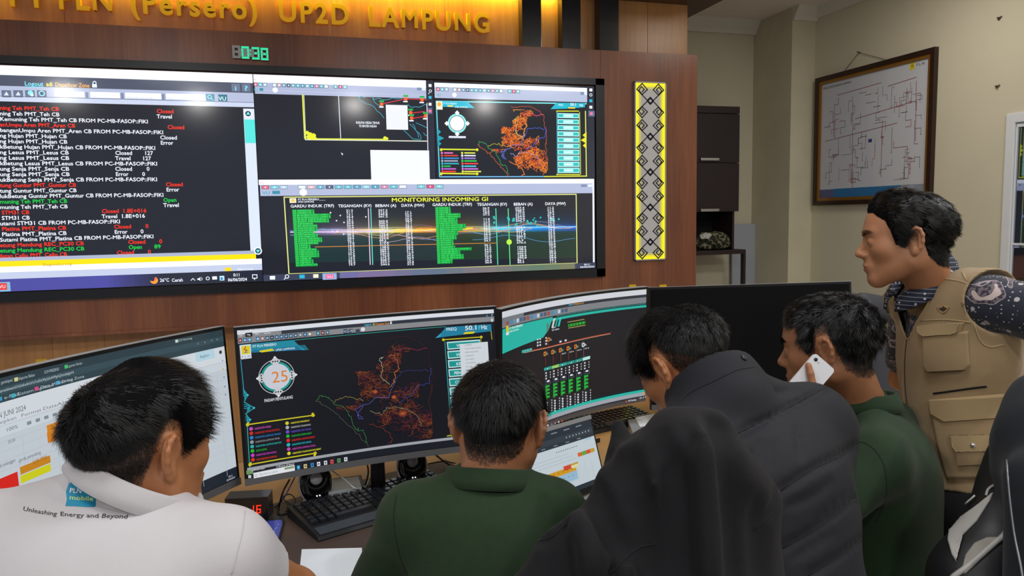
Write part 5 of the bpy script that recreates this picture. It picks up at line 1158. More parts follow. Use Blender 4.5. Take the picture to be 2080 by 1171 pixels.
MB().tube([t1, nl, t2], .0018, 6).build('hanging_string', simple('string_brown', '#5a4630', .8), pf)
tag(MB().tube([(XR, nl[1], nl[2]), (XR-.03, nl[1], nl[2]+.004)], .004, 8).build('wall_nail', simple('nail_rust', '#3a2418', .6)), 'nail holding the string of the framed diagram', 'nail')
for i, (x, y, lb) in enumerate(((2032, 36, 'old screw high on the cream wall'), (2028, 175, 'old screw stub on the cream wall above the glass door'))):
    p = onX(x, y, XR); tag(MB().tube([(XR, p[1], p[2]), (XR-.018, p[1]+.004, p[2]-.002)], .005, 8).tube([(XR-.006, p[1]-.012, p[2]+.006), (XR-.006, p[1]+.01, p[2]-.012)], .003, 6).build('wall_screw', simple('screw_rust', '#4a2c1c', .7)), lb, 'screw')
# ------------------------------------------------------------------ people: smooth solid fields turned into one continuous surface
def smin(a, b, k):
    if k <= 0: return np.minimum(a, b)
    h = np.maximum(k-np.abs(a-b), 0)/k
    return np.minimum(a, b)-h*h*(k*0.25)
def smax(a, b, k): return -smin(-a, -b, k)
def d_cone(X, Y, Z, a, b, ra, rb, sq=None):
    a = np.asarray(a, np.float32); b = np.asarray(b, np.float32); ab = b-a; L = float(ab@ab)+1e-12
    px, py, pz = X-a[0], Y-a[1], Z-a[2]
    t = np.clip((px*ab[0]+py*ab[1]+pz*ab[2])/L, 0, 1)
    return np.sqrt((px-t*ab[0])**2+(py-t*ab[1])**2+(pz-t*ab[2])**2)-(ra+(rb-ra)*t)
def d_ell(X, Y, Z, c, r, R=None):
    px, py, pz = X-c[0], Y-c[1], Z-c[2]
    if R is not None: px, py, pz = (R[0, 0]*px+R[1, 0]*py+R[2, 0]*pz), (R[0, 1]*px+R[1, 1]*py+R[2, 1]*pz), (R[0, 2]*px+R[1, 2]*py+R[2, 2]*pz)
    k0 = np.sqrt((px/r[0])**2+(py/r[1])**2+(pz/r[2])**2); k1 = np.sqrt((px/r[0]**2)**2+(py/r[1]**2)**2+(pz/r[2]**2)**2)+1e-9
    return k0*(k0-1)/k1
class Field:
    """rectilinear grid; fine = (centre, radius, spacing) refines the three axes around a point"""
    def __init__(s, lo, hi, h, fine=None):
        s.lo = np.array(lo, float); s.hi = np.array(hi, float); s.h = h; s.ax = []
        for k in range(3):
            if fine is None: a = np.arange(s.lo[k], s.hi[k]+h, h)
            else:
                f0, f1 = max(s.lo[k], fine[0][k]-fine[1]), min(s.hi[k], fine[0][k]+fine[1])
                a = np.concatenate([np.linspace(s.lo[k], f0, max(2, int((f0-s.lo[k])/h)+1))[:-1], np.linspace(f0, f1, int((f1-f0)/fine[2])+1), np.linspace(f1, s.hi[k], max(2, int((s.hi[k]-f1)/h)+1))[1:]])
            s.ax.append(a)
        s.A = np.full([len(a) for a in s.ax], 0.2, np.float32)
    def block(s, lo, hi):
        i0 = [int(np.searchsorted(s.ax[k], lo[k])) for k in range(3)]; i1 = [int(np.searchsorted(s.ax[k], hi[k], 'right')) for k in range(3)]
        sl = tuple(slice(a, max(a, b)) for a, b in zip(i0, i1))
        ax = [s.ax[k][sl[k]].astype(np.float32) for k in range(3)]
        return sl, ax[0][:, None, None], ax[1][None, :, None], ax[2][None, None, :]
    def cone(s, a, b, ra, rb=None, k=0.02, op=1):
        rb = ra if rb is None else rb; a = np.array(a, float); b = np.array(b, float); m = max(ra, rb)+k+2*s.h
        sl, X, Y, Z = s.block(np.minimum(a, b)-m, np.maximum(a, b)+m)
        if 0 in s.A[sl].shape: return s
        d = d_cone(X, Y, Z, a, b, ra, rb); s.A[sl] = smin(s.A[sl], d, k) if op > 0 else smax(s.A[sl], -d, k); return s
    def chain(s, pts, rs, k=0.02):
        for i in range(len(pts)-1): s.cone(pts[i], pts[i+1], rs[i], rs[i+1], k)
        return s
    def ell(s, c, r, R=None, k=0.02, op=1):
        m = max(r)+k+2*s.h; c = np.array(c, float); sl, X, Y, Z = s.block(c-m, c+m)
        if 0 in s.A[sl].shape: return s
        d = d_ell(X, Y, Z, c, r, R); s.A[sl] = smin(s.A[sl], d, k) if op > 0 else smax(s.A[sl], -d, k); return s
    def cut(s, p, n, k=0.004, lo=None, hi=None):
        """keep the side n points away from: removes dot(x-p,n)>0 inside the optional box"""
        p = np.array(p, float); n = np.array(n, float)/np.linalg.norm(n)
        lo = s.lo if lo is None else lo; hi = s.hi+1 if hi is None else hi
        sl, X, Y, Z = s.block(lo, hi); d = (X-p[0])*n[0]+(Y-p[1])*n[1]+(Z-p[2])*n[2]
        s.A[sl] = smax(s.A[sl], d.astype(np.float32), k); return s
    def crease(s, pts, w, h):
        """negative h = groove, positive = ridge, along a polyline lying near the surface"""
        for a, b in zip(pts[:-1], pts[1:]):
            a = np.array(a, float); b = np.array(b, float); m = 3*w; sl, X, Y, Z = s.block(np.minimum(a, b)-m, np.maximum(a, b)+m)
            if 0 in s.A[sl].shape: continue
            d = d_cone(X, Y, Z, a, b, 0, 0); s.A[sl] -= (h*np.exp(-(d/w)**2)).astype(np.float32)
        return s
    def wave(s, amp, freq, seed=0, dirs=5, band=0.03):
        """soft cloth undulation: only near the surface"""
        rnd = np.random.RandomState(seed); sl, X, Y, Z = s.block(s.lo-1, s.hi+1); W = np.zeros(s.A.shape, np.float32)
        for i in range(dirs):
            v = rnd.normal(size=3); v /= np.linalg.norm(v); f = freq*(0.6+0.8*rnd.rand()); p2 = rnd.normal(size=3)*freq*0.35
            W += np.sin((X*v[0]+Y*v[1]+Z*v[2])*f+rnd.rand()*6+1.3*np.sin(X*p2[0]+Y*p2[1]+Z*p2[2]))
        s.A += W*(amp/math.sqrt(dirs)); return s
    def mesh(s, name):
        A = s.A; A[0] = A[-1] = 0.1; A[:, 0] = A[:, -1] = 0.1; A[:, :, 0] = A[:, :, -1] = 0.1
        S = A < 0; nx, ny, nz = A.shape
        cnt = np.zeros((nx-1, ny-1, nz-1), np.uint8)
        for i in (0, 1):
            for j in (0, 1):
                for k in (0, 1): cnt += S[i:nx-1+i, j:ny-1+j, k:nz-1+k]
        act = (cnt > 0) & (cnt < 8); I, J, K = np.nonzero(act); n = len(I)
        idx = np.full(act.shape, -1, np.int32); idx[I, J, K] = np.arange(n)
        co = [(i, j, k) for i in (0, 1) for j in (0, 1) for k in (0, 1)]
        val = [A[I+c[0], J+c[1], K+c[2]] for c in co]; pos = np.zeros((n, 3)); num = np.zeros(n)
        for a in range(8):
            for b in range(a+1, 8):
                if sum(abs(co[a][q]-co[b][q]) for q in range(3)) != 1: continue
                x = (val[a] < 0) != (val[b] < 0); t = val[a][x]/(val[a][x]-val[b][x]); ca = np.array(co[a], float); cb = np.array(co[b], float)
                pos[x] += ca+(cb-ca)*t[:, None]; num[x] += 1
        G = np.stack([I, J, K], 1)+pos/num[:, None]; V = np.stack([np.interp(G[:, k], np.arange(len(s.ax[k])), s.ax[k]) for k in range(3)], 1); Q = []
        for ax in range(3):
            sl0 = [slice(1, m-1) for m in (nx, ny, nz)]; sl0[ax] = slice(0, (nx, ny, nz)[ax]-1); sl1 = list(sl0); sl1[ax] = slice(1, (nx, ny, nz)[ax])
            a = S[tuple(sl0)]; b = S[tuple(sl1)]; off = [1, 1, 1]; off[ax] = 0; u, v = [(1, 2), (2, 0), (0, 1)][ax]
            P = np.stack(np.nonzero(a != b), 1)+off; inside = S[P[:, 0], P[:, 1], P[:, 2]]
            def g(du, dv): q = P.copy(); q[:, u] += du; q[:, v] += dv; return idx[q[:, 0], q[:, 1], q[:, 2]]
            f = np.stack([g(-1, -1), g(0, -1), g(0, 0), g(-1, 0)], 1); f[~inside] = f[~inside][:, ::-1]; Q.append(f)
        me = raw_mesh(name, V, np.concatenate(Q), True); s.V = V; s.F = np.concatenate(Q); return me
def relax(V, F, it=2, w=0.5):
    V = np.array(V, float); n = len(V); E = np.concatenate([F[:, [0, 1]], F[:, [1, 2]], F[:, [2, 3]], F[:, [3, 0]]])
    c = np.bincount(E[:, 0], minlength=n)+np.bincount(E[:, 1], minlength=n)
    for _ in range(it):
        S = np.stack([np.bincount(E[:, 0], V[E[:, 1], k], n)+np.bincount(E[:, 1], V[E[:, 0], k], n) for k in range(3)], 1)
        V = V*(1-w)+w*S/np.maximum(c, 1)[:, None]
    return V
def vnormals(V, F):
    N = np.cross(V[F[:, 2]]-V[F[:, 0]], V[F[:, 3]]-V[F[:, 1]]); out = np.stack([sum(np.bincount(F[:, q], N[:, k], len(V)) for q in range(4)) for k in range(3)], 1)
    return out/(np.linalg.norm(out, axis=1)[:, None]+1e-12)

# ---- head frame: x = person's right, y = where the face looks, z = crown
def head_frame(center, yaw, pitch=0, rollr=0, s=1.0):
    """yaw: degrees the face is turned, 0 = same way as the camera looks, + = to the picture's right; pitch + = looks down; rollr + = leans to own right"""
    a = YAW+radians(yaw); y = np.array([sin(a), cos(a), 0]); x = np.array([cos(a), -sin(a), 0]); z = np.array([0, 0, 1.0])
    p = radians(pitch); y, z = y*cos(p)-z*sin(p), z*cos(p)+y*sin(p)
    r = radians(rollr); z, x = z*cos(r)+x*sin(r), x*cos(r)-z*sin(r)
    return dict(c=np.array(center, float), R=np.stack([x, y, z], 1), s=s)
def hw(H, p): return H['c']+H['R']@(np.array(p, float)*H['s'])       # head-local metres to world
def hl(H, P): return ((np.asarray(P)-H['c'])@H['R'])/H['s']
def add_head(F, H, slit=True, jaw=1.0, nose=1.0):
    s = H['s']; m = 0.155*s; sl, X, Y, Z = F.block(H['c']-m, H['c']+m); R = H['R']; c = H['c']
    px, py, pz = X-c[0], Y-c[1], Z-c[2]
    x = ((R[0, 0]*px+R[1, 0]*py+R[2, 0]*pz)/s).astype(np.float32); y = ((R[0, 1]*px+R[1, 1]*py+R[2, 1]*pz)/s).astype(np.float32); z = ((R[0, 2]*px+R[1, 2]*py+R[2, 2]*pz)/s).astype(np.float32)
    ax = np.abs(x)
    E = lambda c_, r_: d_ell(x, y, z, c_, r_); Em = lambda c_, r_: d_ell(ax, y, z, c_, r_); C = lambda a, b, ra, rb: d_cone(ax, y, z, a, b, ra, rb)
    d = E((0, -0.014, 0.030), (0.075, 0.094, 0.078))                   # cranium
    d = smin(d, E((0, 0.026, 0.028), (0.062, 0.060, 0.066)), 0.03)       # forehead
    d = smin(d, E((0, 0.030, -0.030), (0.060, 0.053, 0.072)), 0.03)      # mid face
    d = smin(d, C((0.050*jaw, -0.004, -0.050), (0.020, 0.062, -0.096), 0.024, 0.019), 0.03)   # jaw line
    d = smin(d, E((0, 0.068, -0.100), (0.022, 0.018, 0.017)), 0.022)     # chin
    d = smin(d, Em((0.044, 0.048, -0.022), (0.021, 0.022, 0.020)), 0.024) # cheek bones
    d = smin(d, C((0.010, 0.080, 0.020), (0.040, 0.068, 0.021), 0.010, 0.009), 0.016)         # brow
    d = smax(d, -Em((0.032, 0.100, -0.003), (0.019, 0.020, 0.011)), 0.014)                      # sockets
    d = smin(d, Em((0.0315, 0.0735, -0.003), (0.0165, 0.0130, 0.0125)), 0.005)                    # lids over the eyeballs
    if slit: d = smax(d, -Em((0.0315, 0.0885, -0.0055), (0.0155, 0.0088, 0.0044)), 0.0015)
    n = d_cone(x, y, z, (0, 0.078, 0.010), (0, 0.103*nose, -0.030), 0.0075, 0.0095)
    n = smin(n, Em((0.0115, 0.090, -0.036), (0.0085, 0.011, 0.0075)), 0.008)
    n = smin(n, d_cone(x, y, z, (0, 0.1035*nose, -0.033), (0, 0.088, -0.040), 0.0085, 0.007), 0.006)
    d = smin(d, n, 0.010)
    d = smax(d, -Em((0.0065, 0.097, -0.0445), (0.0032, 0.005, 0.003)), 0.003)                    # nostrils
    d = smin(d, E((0, 0.080, -0.063), (0.026, 0.014, 0.020)), 0.016)     # mouth mound
    d = smin(d, E((0, 0.0885, -0.0625), (0.021, 0.0085, 0.0052)), 0.005); d = smin(d, E((0, 0.0865, -0.0725), (0.018, 0.009, 0.0062)), 0.005)
    d = smax(d, -E((0, 0.0985, -0.0672), (0.023, 0.0055, 0.0016)), 0.003)
    # ears: bowl with rim and lobe
    ca, sa = cos(0.42), sin(0.42)
    ex = (ax-0.0725)*ca-(y+0.012)*(-sa); ey = (y+0.012)*ca+(ax-0.0725)*(-sa); ez = z+0.004; exx = ex
    # ear plane coordinates: ey along the plate (front +), ez up, exx out of the plate
    e = d_ell(exx, ey, ez, (0.004, -0.006, 0.0), (0.0065, 0.0185, 0.031))
    th = np.linspace(-1.0, 4.3, 11); rim = [(0.0095, -0.007-0.0165*math.cos(t-1.5707)*1.0, 0.004+0.0265*math.sin(t-1.5707)*-1.0) for t in th]
    rim = [(0.0085, 0.006, -0.002), (0.010, 0.0075, 0.012), (0.011, 0.001, 0.025), (0.012, -0.008, 0.0305), (0.0125, -0.018, 0.026), (0.012, -0.0235, 0.013), (0.011, -0.0225, -0.002), (0.009, -0.016, -0.017), (0.007, -0.008, -0.0265)]
    for a, b in zip(rim[:-1], rim[1:]): e = smin(e, d_cone(exx, ey, ez, a, b, 0.0036, 0.0036), 0.004)
    e = smin(e, d_ell(exx, ey, ez, (0.006, -0.004, -0.027), (0.0055, 0.0085, 0.0095)), 0.006)
    e = smax(e, -d_ell(exx, ey, ez, (0.0125, -0.007, 0.000), (0.0075, 0.0105, 0.0165)), 0.004)
    e = smin(e, d_cone(exx, ey, ez, (0.010, -0.015, 0.014), (0.009, -0.014, -0.012), 0.0028, 0.0028), 0.004)
    d = smin(d, e, 0.008)
    F.A[sl] = smin(F.A[sl], d*s, 0.035*0 + 0.03); return F
_HB = ((0, .068), (25, .068), (42, .056), (54, .046), (62, .022), (68, -.012), (80, -.016), (88, .030), (104, .034), (114, .005), (126, -.042), (150, -.066), (180, -.072))
def hair_m(L, shift=0.0):
    """height above the hairline for head-local points"""
    ph = np.degrees(np.arctan2(np.abs(L[:, 0]), L[:, 1])); return L[:, 2]-np.interp(ph, [a for a, b in _HB], [b for a, b in _HB])-shift, ph
M_cap = simple('hair_underlayer', '#08080a', 0.9, spec=0.1)
def hair_mat(col='#0b0b0d', rough=0.46):
    m, nt, b = nmat('black_hair'); b.inputs['Base Color'].default_value = (*lin(col), 1); b.inputs['Roughness'].default_value = rough
    b.inputs['Specular IOR Level'].default_value = 0.32; return m
def ribbons(P, D, N, L, w, bend, nseg=3):
    """blades from roots P, start direction D, surface normal N, lengths L; bend = extra vector reached at the tip"""
    n = len(P); ts = np.linspace(0, 1, nseg+1); side = np.cross(D, N); side /= (np.linalg.norm(side, axis=1)[:, None]+1e-9)
    V = np.zeros((n, (nseg+1)*2, 3), np.float32)
    for i, t in enumerate(ts):
        c = P+D*(L*t)[:, None]+bend*((t*t)*L)[:, None]; wd = (w*(1-0.85*t*t))[:, None]
        V[:, 2*i] = c-side*wd/2; V[:, 2*i+1] = c+side*wd/2
    b = np.arange(n)[:, None]*(2*(nseg+1)); F = np.concatenate([b+np.array([[2*i, 2*i+1, 2*i+3, 2*i+2]]) for i in range(nseg)])
    return V.reshape(-1, 3), F
def sample_faces(V, F, ok, n, rs):
    f = F[ok]; a = np.linalg.norm(np.cross(V[f[:, 2]]-V[f[:, 0]], V[f[:, 3]]-V[f[:, 1]]), axis=1); p = rs.choice(len(f), n, p=a/a.sum()); u = rs.rand(n, 1); v = rs.rand(n, 1); q = f[p]
    return (V[q[:, 0]]*(1-u)+V[q[:, 1]]*u)*(1-v)+(V[q[:, 3]]*(1-u)+V[q[:, 2]]*u)*v, q
def make_hair(H, V, F, mat, parent, top=0.034, side=0.006, fade=(0.012, 0.055), n=13000, seed=1, comb=(0, .5, 0), crown=(0.0, -0.062, 0.085), lift=0.55, frontlift=0, curl=0.3, shift=0.0, thick=0.4, backfade=None, wid=0.0011, messy=0.2, radw=0.8, grav=0.45, backs=1.0):
    rs = np.random.RandomState(seed); s = H['s']; Lv = hl(H, V); m, ph = hair_m(Lv, shift); Nv = vnormals(V, F)
    near = (np.abs(Lv[:, 0]) < 0.0805+0*m) & (np.linalg.norm(Lv, axis=1) < 0.135)
    def length(m, ph, L):
        w_ = np.clip((ph-100)/30, 0, 1); bf = fade if backfade is None else backfade; fz = np.where(ph < 50, -0.01, fade[0]*(1-w_)+bf[0]*w_); f1 = np.where(ph < 50, 0.015, fade[1]*(1-w_)+bf[1]*w_)
        t = np.clip((m-fz)/(f1-fz), 0, 1); t = t*t*(3-2*t); tp = top*(1-(1-backs)*np.clip((ph-95)/50, 0, 1)); return side+(tp-side)*t
    # cap under the strands
    capm = (m > 0.0) & near; Lc = length(m, ph, Lv); T = np.clip((Lc-0.008)/0.03, 0, 1)
    thickv = np.where(m > 0, np.minimum(thick*Lc*T, np.maximum(m, 0)*0.6+0.0008*T), 0)
    keep = capm & (Lc > 0.009); fk = keep[F].all(axis=1); ff = F[fk]; used = np.unique(ff); mp = np.full(len(V), -1); mp[used] = np.arange(len(used))
    nz = 0.0010*np.sin(Lv[:, 0]*420+3*np.sin(Lv[:, 1]*160))*np.sin(Lv[:, 1]*360+2*np.sin(Lv[:, 2]*210))
    CV = V[used]+Nv[used]*((thickv[used]+0.0008+nz[used]*(thickv[used] > .003))*s)[:, None]; CF = mp[ff]
    # strands
    okf = (capm[F]).all(axis=1); P, q = sample_faces(V, F, okf, n, rs); Lp = hl(H, P); mm, pp = hair_m(Lp, shift); N = Nv[q[:, 0]]
    Ls = length(mm, pp, Lp); R = H['R']
    cr = np.array(crown); rad = Lp-cr; rad = rad@R.T; rad -= N*(rad*N).sum(1)[:, None]; rad /= (np.linalg.norm(rad, axis=1)[:, None]+1e-9)
    cb = np.array(comb)@R.T; tg = rad*radw+cb; tg = tg-N*(tg*N).sum(1)[:, None]
    q1 = Lp*95; cl = np.stack([np.sin(q1[:, 1]*2.1+1.7*np.sin(q1[:, 2]*1.7)), np.sin(q1[:, 2]*2.3+2+1.5*np.sin(q1[:, 0]*1.9)), np.sin(q1[:, 0]*2.5+4+1.6*np.sin(q1[:, 1]*2.2))], 1)
    short = np.clip((0.018-Ls)/0.010, 0, 1)[:, None]
    D = N*lift+tg*(1-lift)*1.2+cl*curl*0.5*(1-short)+rs.normal(size=P.shape)*messy; fl = np.clip((Lp[:, 1]-0.02)/0.06, 0, 1)[:, None]
    D += (R[:, 2]*frontlift)[None]*fl
    D = D*(1-short)+(tg*0.8-R[:, 2]*0.9+N*0.35+rs.normal(size=P.shape)*0.12)*short
    D /= np.linalg.norm(D, axis=1)[:, None]
    T2 = np.clip((Ls-0.008)/0.03, 0, 1); Tc = np.clip(T2*2.2, 0, 1); Lf = Ls; Ls = Ls*rs.uniform(0.6, 1.1, n)*(1-.42*Tc); bend = tg*0.45-R[:, 2]*grav*(1-frontlift*fl)-N*(lift*.45)+cl*curl*0.4; base = P-N*0.0006
    off = np.minimum(thick*Lf*T2, np.maximum(mm, 0)*0.6)*(rs.uniform(0.75, 1.12, n)); base = base+N*(off*s)[:, None]
    W = np.where(Lf < 0.009, 0.00055, wid*.85)*s
    SV, SF = ribbons(base, D, N, Ls*s, W, bend, 3)
    VV = np.concatenate([CV, SV]); FF = np.concatenate([CF, SF+len(CV)])
    zone = capm & (Lc < 0.013) & (Lc >= 0); zf = zone[F].all(axis=1)
    if zf.sum() > 20:      # clipped stubble of the fade
        P, q = sample_faces(V, F, zf, 9000, rs); N = Nv[q[:, 0]]; D = N*.35-R[:, 2][None]*.8-R[:, 1][None]*.3+rs.normal(size=P.shape)*.25; D /= np.linalg.norm(D, axis=1)[:, None]
        ml = hair_m(hl(H, P), shift)[0]; ln = (.0016+.0026*np.clip(ml/.03, 0, 1))*s
        S2, F2 = ribbons(P, D, N, ln, np.full(len(P), .0005), -R[:, 2][None]*.2+0*P, 1); FF = np.concatenate([FF, F2+len(VV)]); VV = np.concatenate([VV, S2])
    me = raw_mesh('hair', VV, FF, True); mi = np.zeros(len(me.polygons), np.int32); mi[:len(CF)] = 1
    o = link('hair', me, [mat, M_cap], parent); me.polygons.foreach_set('material_index', mi); return o
def make_brows(H, V, F, mat, parent, seed=3):
    rs = np.random.RandomState(seed); Lv = hl(H, V); xa = np.abs(Lv[:, 0]); line = 0.0165+0.006*np.sin(np.clip((xa-0.010)/0.042, 0, 1)*pi*0.75)
    ok = (Lv[:, 1] > 0.045) & (xa > 0.010) & (xa < 0.052) & (np.abs(Lv[:, 2]-line) < 0.0052*np.clip((0.060-xa)/0.03, 0.3, 1)); okf = ok[F].any(axis=1)
    if okf.sum() < 5: return
    P, q = sample_faces(V, F, okf, 900, rs); N = vnormals(V, F)[q[:, 0]]; Lp = hl(H, P); R = H['R']
    D = R[:, 0][None]*np.sign(Lp[:, :1])*1.0+R[:, 2][None]*0.15+N*0.10+rs.normal(size=P.shape)*.12; D /= np.linalg.norm(D, axis=1)[:, None]
    SV, SF = ribbons(P, D, N, np.full(len(P), .007)*H['s'], np.full(len(P), .0006), -R[:, 2][None]*.2+0*P, 2)
    link('eyebrows', raw_mesh('eyebrows', SV, SF, True), mat, parent)
def skin_mat(name, col, lip='#8a4f45'):
    m, nt, b = nmat(name); N, L = nt.nodes, nt.links; tc = N.new('ShaderNodeTexCoord')
    a = N.new('ShaderNodeAttribute'); a.attribute_name = 'Tint'
    n = N.new('ShaderNodeTexNoise'); n.inputs['Scale'].default_value = 18; n.inputs['Detail'].default_value = 4; L.new(tc.outputs['Object'], n.inputs['Vector'])
    c = lin(col); mx = N.new('ShaderNodeMix'); mx.data_type = 'RGBA'; mx.inputs[6].default_value = (c[0]*.86, c[1]*.82, c[2]*.8, 1); mx.inputs[7].default_value = (min(1, c[0]*1.12), c[1]*1.1, c[2]*1.08, 1)
    L.new(n.outputs['Fac'], mx.inputs[0]); m2 = N.new('ShaderNodeMix'); m2.data_type = 'RGBA'; m2.blend_type = 'MULTIPLY'; m2.inputs[0].default_value = 1.0
    L.new(mx.outputs[2], m2.inputs[6]); L.new(a.outputs['Color'], m2.inputs[7]); L.new(m2.outputs[2], b.inputs['Base Color'])
    b.inputs['Roughness'].default_value = 0.48; b.inputs['Subsurface Weight'].default_value = 0.15; b.inputs['Subsurface Radius'].default_value = (0.010, 0.004, 0.002); b.inputs['Subsurface Scale'].default_value = 0.6
    n2 = N.new('ShaderNodeTexNoise'); n2.inputs['Scale'].default_value = 700; L.new(tc.outputs['Object'], n2.inputs['Vector']); bp = N.new('ShaderNodeBump'); bp.inputs['Strength'].default_value = .12; bp.inputs['Distance'].default_value = .001
    L.new(n2.outputs['Fac'], bp.inputs['Height']); L.new(bp.outputs['Normal'], b.inputs['Normal']); return m
def finish_body(F, H, mat, parent, shift=0.0, stub=True):
    """mesh of the body; lips and shaved scalp carry their own colour in 'Tint'"""
    me0 = F.mesh('body'); V = relax(F.V, F.F, 1, 0.4); me = raw_mesh('body', V, F.F, True); bpy.data.meshes.remove(me0)
    L = hl(H, V); tint = np.ones((len(V), 4), np.float32); lip = np.exp(-((L[:, 0]/0.021)**4+((L[:, 2]+0.0672)/0.0088)**4))*(L[:, 1] > 0.075)
    tint[:, :3] *= 1-lip[:, None]*np.array([.22, .42, .38]); m, ph = hair_m(L, shift)
    k = np.clip((m+0.001)/0.016, 0, 1)*(np.linalg.norm(L, axis=1) < 0.135)*(np.abs(L[:, 0]) < 0.0805); tint[:, :3] *= (1-k*0.72)[:, None]
    if stub:
        ch = np.exp(-(((L[:, 2]+0.088)/0.022)**2+((L[:, 0])/0.04)**4))*(L[:, 1] > 0.03)*0.16+np.exp(-(((L[:, 2]+0.053)/0.006)**2+(L[:, 0]/0.022)**4))*(L[:, 1] > .075)*.18; tint[:, :3] *= (1-ch)[:, None]
    ca = me.color_attributes.new('Tint', 'FLOAT_COLOR', 'POINT'); ca.data.foreach_set('color', tint.ravel())
    o = link('body', me, mat, parent); return o, V, F.F
def make_eyes(H, parent, look=(0, 1, -0.15)):
    for sx in (-1, 1):
        c = np.array([sx*0.0315, 0.0725, -0.0045]); m = MB(); d = np.array(look, float); d /= np.linalg.norm(d)
        z = Vector(H['R']@d); q = z.to_track_quat('Z', 'Y').to_matrix().to_4x4(); M = Matrix.Translation(Vector(hw(H, c))) @ q @ Matrix.Scale(H['s'], 4)
        prof = [(0.0122*sin(t), -0.0122*cos(t)) for t in np.linspace(0.05, pi-0.05, 16)]
        m.lathe(prof, M, 20); o = m.build('eye', M_eye, parent)
        m = MB(); m.lathe([(0.0056, 0.0109), (0.0048, 0.0117), (0.001, 0.0126)], M, 16); m.build('iris', M_iris, o)
M_eye = simple('eye_white', '#c9c2b8', 0.2); M_iris = simple('iris_dark', '#1c120c', 0.15)
def cloth(F, name, mat, parent, it=1):
    me0 = F.mesh(name); V = relax(F.V, F.F, it, 0.45); bpy.data.meshes.remove(me0); F.V = V
    return link(name, raw_mesh(name, V, F.F, True), mat, parent)
def bvh_of(V, F): return BVHTree.FromPolygons([tuple(v) for v in V], [tuple(int(i) for i in f) for f in F])
def inpoly(x, y, P):
    c = False; j = len(P)-1
    for i in range(len(P)):
        if (P[i][1] > y) != (P[j][1] > y) and x < (P[j][0]-P[i][0])*(y-P[i][1])/(P[j][1]-P[i][1])+P[i][0]: c = not c
        j = i
    return c
def patch(name, bvh, poly, th, mat, parent, step=3.0, lift=0.0008, edge=1.6, colf=None):
    """sewn-on piece: pixel outline laid onto the garment below it, with real thickness and rounded edge"""
    n = len(poly); P = np.array(poly, float); cx, cy = P.mean(0); K = max(2, int(max(np.ptp(P[:, 0]), np.ptp(P[:, 1]))/step/2))
    # outline resampled, rings shrinking to the centre
    out = []
    for i in range(n):
        a, b = P[i], P[(i+1) % n]; m = max(1, int(np.linalg.norm(b-a)/step)); out += [a+(b-a)*t/m for t in range(m)]
    out = np.array(out); rings = [(1.0, 0.0), (1.0-edge/max(8, min(np.ptp(P[:, 0]), np.ptp(P[:, 1]))), 1.0)]+[(r, 1.0) for r in np.linspace(0.9, 0.0, K+1)[:-1] if r < 0.95]
    V = []; m = len(out); rows = []
    for r, hgt in rings:
        row = []
        for q in out:
            x, y = cx+(q[0]-cx)*r, cy+(q[1]-cy)*r; d = Vector(ray(x, y)).normalized(); loc, nor, _, _ = bvh.ray_cast(Vector(CAM), d)
            if loc is None: loc, nor, _, _ = bvh.find_nearest(Vector(at(x, y, 1.6)))
            if nor.dot(d) > 0: nor = -nor
            row.append(loc+nor*(lift+th*hgt))
        rows.append(row)
    for row in rows: V += row
    c = sum((Vector(v) for v in rows[-1]), Vector())/m; V.append(c); Fc = []
    for k in range(len(rows)-1):
        for i in range(m): Fc.append((k*m+i, k*m+(i+1) % m, (k+1)*m+(i+1) % m, (k+1)*m+i))
    for i in range(m): Fc.append(((len(rows)-1)*m+i, (len(rows)-1)*m+(i+1) % m, len(V)-1))
    return link(name, raw_mesh(name, np.array([tuple(v) for v in V]), Fc, True), mat, parent)
def printed(name, bvh, items, mat, parent, lift=0.0004):
    """items: (verts in pixels, faces, colour, layer) laid on the garment"""
    VV, FF, CC = [], [], []; n = 0
    for px, fc, col, ly in items:
        for x, y in px:
            d = Vector(ray(x, y)).normalized(); loc, nor, _, _ = bvh.ray_cast(Vector(CAM), d)
            if loc is None: loc = Vector(at(x, y, 1.2)); nor = -d
            if nor.dot(d) > 0: nor = -nor
            VV.append(loc+nor*(lift+0.00012*ly)-d*0.0003)
        FF += [tuple(i+n for i in f) for f in fc]; CC += [lin(col)]*len(fc); n += len(px)
    me = raw_mesh(name, np.array([tuple(v) for v in VV]), FF); ca = me.color_attributes.new('Col', 'FLOAT_COLOR', 'CORNER'); lens = [len(f) for f in FF]
    c = np.repeat(np.array(CC, np.float32), lens, axis=0); ca.data.foreach_set('color', np.concatenate([c, np.ones((len(c), 1), np.float32)], 1).ravel()); return link(name, me, mat, parent)
def seam(name, bvh, px, r, mat, parent, n=6, off=0.0):
    pts = []
    for q in smooth_line([(*p, 0) for p in px], n):
        d = Vector(ray(q[0], q[1])).normalized(); loc, nor, _, _ = bvh.ray_cast(Vector(CAM), d)
        if loc is None: continue
        if nor.dot(d) > 0: nor = -nor
        pts.append(np.array(loc+nor*off))
    if len(pts) > 1: return MB().tube(pts, r, 6).build(name, mat, parent)
def px_pts(bvh, px, n=6):
    """surface points under a pixel polyline"""
    out = []
    for q in smooth_line([(*p, 0) for p in px], n):
        loc, nor, _, _ = bvh.ray_cast(Vector(CAM), Vector(ray(q[0], q[1])).normalized())
        if loc is not None: out.append(np.array(loc))
    return out
